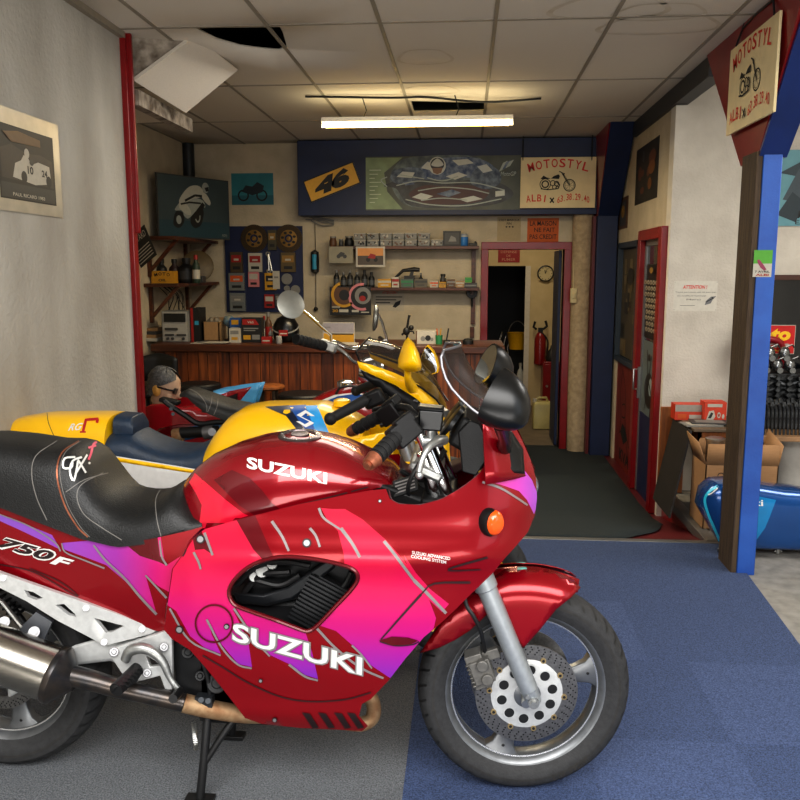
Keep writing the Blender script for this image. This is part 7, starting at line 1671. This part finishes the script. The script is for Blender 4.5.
m = MB(); xx = at(790, 486, YK).x; m.prism([(xx-.17, YK-.10, .30), (xx+.22, YK-.10, .30), (xx+.2, YK-.06, .345), (xx-.12, YK-.06, .345)], (0, .16, 0)); m.build('seat_pad', mat('blue_black', '10192c', .35), tk2, bevel=.01)
for px in (779, 722):
    p = at(px, 545, YK-.05); m = MB(); m.cyl((p.x, YK-.04, .0), (p.x, YK-.04, .06), .014); m.cyl((p.x-.02, YK-.04, .012), (p.x+.02, YK-.04, .012), .009); m.build('foot_fitting', steel, tk2)
# white roll, work bench with engine parts in front of the display window
YW = 5.62; p0_ = at(772, 487, YW); p1_ = at(800, 487, YW); r_ = (p1_.x-p0_.x)*.62
zbn = at(780, 434, 5.4).z
m = MB(); m.lathe([(r_, .0), (r_, zbn-.035), (r_*.2, zbn-.035), (r_*.2, zbn-.05)], (p0_.x + r_, YW, .002), n=32); one(m, 'roll', mat('white_roll', 'b9b7b2', .7), 'thick pale grey roll standing under the parts bench', 'roll')
bx0_, bx1_ = at(757, 430, 5.3).x, 3.1
wb = empty('parts_bench', ((bx0_+bx1_)/2, 5.55, 0), 'wooden bench under the display window loaded with engine parts', 'bench')
m = MB(); m.box(bx0_, bx1_, 5.3, 5.9, zbn-.03, zbn); m.build('bench_top', mat('bench_wood', '9c7a58', .6, noise=(8, .4)), wb, bevel=.003)
for x, y in ((bx1_-.1, 5.35), (bx1_-.1, 5.8), (bx0_+.12, 5.82)):
    m = MB(); m.box(x, x+.06, y, y+.06, 0, zbn-.03); m.build('leg', woodo, wb)
gm = mat('grimy_metal', '26282a', .4, .75, noise=(40, .6), col2='6f7275')
for i in range(14):
    x = at(764 + 4.0*i, 430, 5.36).x; m = MB(); y = 5.37; z = zbn
    hgt_ = .20 + .012*(i % 3)
    m.tube([(x-.03, y, z+hgt_), (x-.008, y, z+hgt_*.86), (x, y, z+hgt_*.5), (x+.004, y, z)], [.009, .011, .010, .007], n=8, sm=3); m.obox((x-.034, y, z+hgt_), (.018, .02, .03))
    one(m, 'engine_lever', gm, f'{(nth + ["eighth","ninth","tenth","eleventh","twelfth","thirteenth","fourteenth"])[i]} curved metal lever from the blue post in the row on the parts bench', 'lever', 'row of metal levers on the parts bench')
for j in range(5):
    z = zbn + .002; m = MB(); zz = zbn + .20 + .037*j; xs0 = at(762, 400, 5.5).x
    m.tube([(xs0 + .05*k_, 5.54 + .01*((k_+j) % 2), zz + .012*math.sin(k_*2.1 + j*1.3)) for k_ in range(9)], .014, n=7, sm=3)
    for k_ in range(6): m.obox((xs0 + .03 + .07*k_, 5.53, zz), (.025, .05, .03), Matrix.Rotation(.4*k_, 3, 'Y'))
    one(m, 'manifold', gm, f'{("lowest", "second", "third", "fourth", "topmost")[j]} tangled metal pipe of the heap behind the levers', 'pipe', 'heap of metal pipes on the parts bench')
m = MB(); m.box(at(762, 400, 5.5).x, at(762, 400, 5.5).x+.5, 5.56, 5.86, zbn, zbn+.37); one(m, 'parts_crate', mat('crate_dark', '17181a', .7), 'dark crate behind the heap of metal pipes', 'crate', bevel=.01)
ch2 = mat('dull_chrome', '8d8f90', .25, .9, noise=(30, .4))
for i, (px, py) in enumerate(((770, 366), (783, 366), (796, 362), (775, 357), (790, 354))):
    c = at(px, py, 5.52); m = MB(); c.z = zbn + .37 + (.05 if i < 3 else .13); c.y = 5.62
    m.ball(c, (.036, .034, .044), 14, 9); m.cyl(c + V((.0, -.02, -.03)), c + V((0, -.06, -.03)), .02, n=12); m.cyl(c + V((-.03, -.03, .02)), c + V((-.03, -.05, .02)), .012, n=10); m.tube([c + V((0, -.03, .04)), c + V((.03, -.05, .06)), c + V((.05, -.03, .04))], .006, n=6)
    one(m, 'carburettor', ch2, ('silver carburettor beside the blue post, front of the group', 'silver carburettor in the middle of the front trio', 'silver carburettor at the far end of the front trio', 'silver carburettor resting on top, nearer the post', 'silver carburettor resting on top, farther from the post')[i], 'carburettor', 'carburettors above the pipe heap', fixn=False)
c = at(778, 356, 5.6); m = MB(); z = zbn + .62
m = MB(); p = at(768, 354, 5.55); m.tube([(p.x-.04, 5.78, zbn+.37), (p.x-.04, 5.74, zbn+.52), (p.x+.0, 5.72, zbn+.58), (p.x+.12, 5.72, zbn+.57), (p.x+.16, 5.74, zbn+.50), (p.x+.16, 5.78, zbn+.37)], .022, n=10, sm=4); one(m, 'red_hose', mat('red_rubber', '8e1420', .35), 'bent red hose behind the carburettors', 'hose')
# shop magazine sign
A_ = Art((at(736, 353, 5.75).x, 5.75, at(780, 354, 5.75).z), PX, UPZ, at(794, 353, 5.75).x - at(736, 353, 5.75).x, at(780, 325, 5.75).z - at(780, 354, 5.75).z, .01)
A_.rect(.01, .02, .99, .98, 1); A_.text('moto', .1, .46, .92, .88, 2, .05, .15); A_.text('marche', .12, .22, .92, .42, 3, .04, .1); A_.text('LE JOURNAL', .2, .06, .9, .15, 2, .02)
A_.build('magazine_sign', [W, pk('signred', 'c21414', .35), pk('signyellow', 'f0c21a', .4), W], 'red sign with yellow lettering moto and white marche beside the blue post', 'sign')
m = MB(); q = at(765, 356, 5.75); m.obox((q.x, 5.775, (zbn+.37+q.z)/2 + .005), (.03, .02, q.z-zbn-.37+.01)); one(m, 'sign_stand', black, 'short black stand holding the red moto sign', 'stand')
# ================================================================== framed photo on the grey wall
A0 = V((LX+.004, atX(62, 218, LX).y, atX(62, 218, LX).z)); yl = A0.y; y0_ = 3.05
hh_ = atX(61, 127, LX).z - A0.z
A_ = Art((LX+.006, 3.08, A0.z), V((0, 1, 0)), UPZ, yl-3.08, hh_, .006)
A_.rect(.13, .12, .90, .84, 1); A_.rect(.145, .135, .885, .825, 2); A_.rect(.145, .135, .885, .28, 3)
A_.shape([(.16, .60), (.3, .66), (.5, .60), (.7, .62), (.87, .58), (.87, .30), (.16, .32)], 4)
A_.shape([(.30, .34), (.34, .48), (.42, .52), (.46, .58), (.52, .56), (.56, .50), (.66, .54), (.82, .52), (.84, .34), (.6, .30)], 5)
for u, v in ((.45, .36), (.80, .36)): A_.disc(u, v, .04, .06, 2)
A_.text('10', .50, .40, .58, .48, 2, .03); A_.text('24', .70, .40, .78, .47, 2, .03); A_.disc(.50, .60, .035, .05, 5); A_.disc(.56, .52, .03, .03, 3)
A_.shape([(.2, .76), (.4, .80), (.7, .77), (.7, .70), (.3, .68)], 6)
A_.text('PAUL RICARD 1983', .28, .155, .72, .19, 5, .02)
A_.build('framed_photo', [mat('mount_silver', 'b6b0a2', .35, .3, noise=(10, .3)), K, pk('pic_dark', '232020'), pk('pic_track', '3a3a38'), pk('pic_green', '3a3430'), W, pk('pic_amber', '6b5338')], 'silver mounted photograph of a white sidecar racer hung on the grey wall', 'picture')
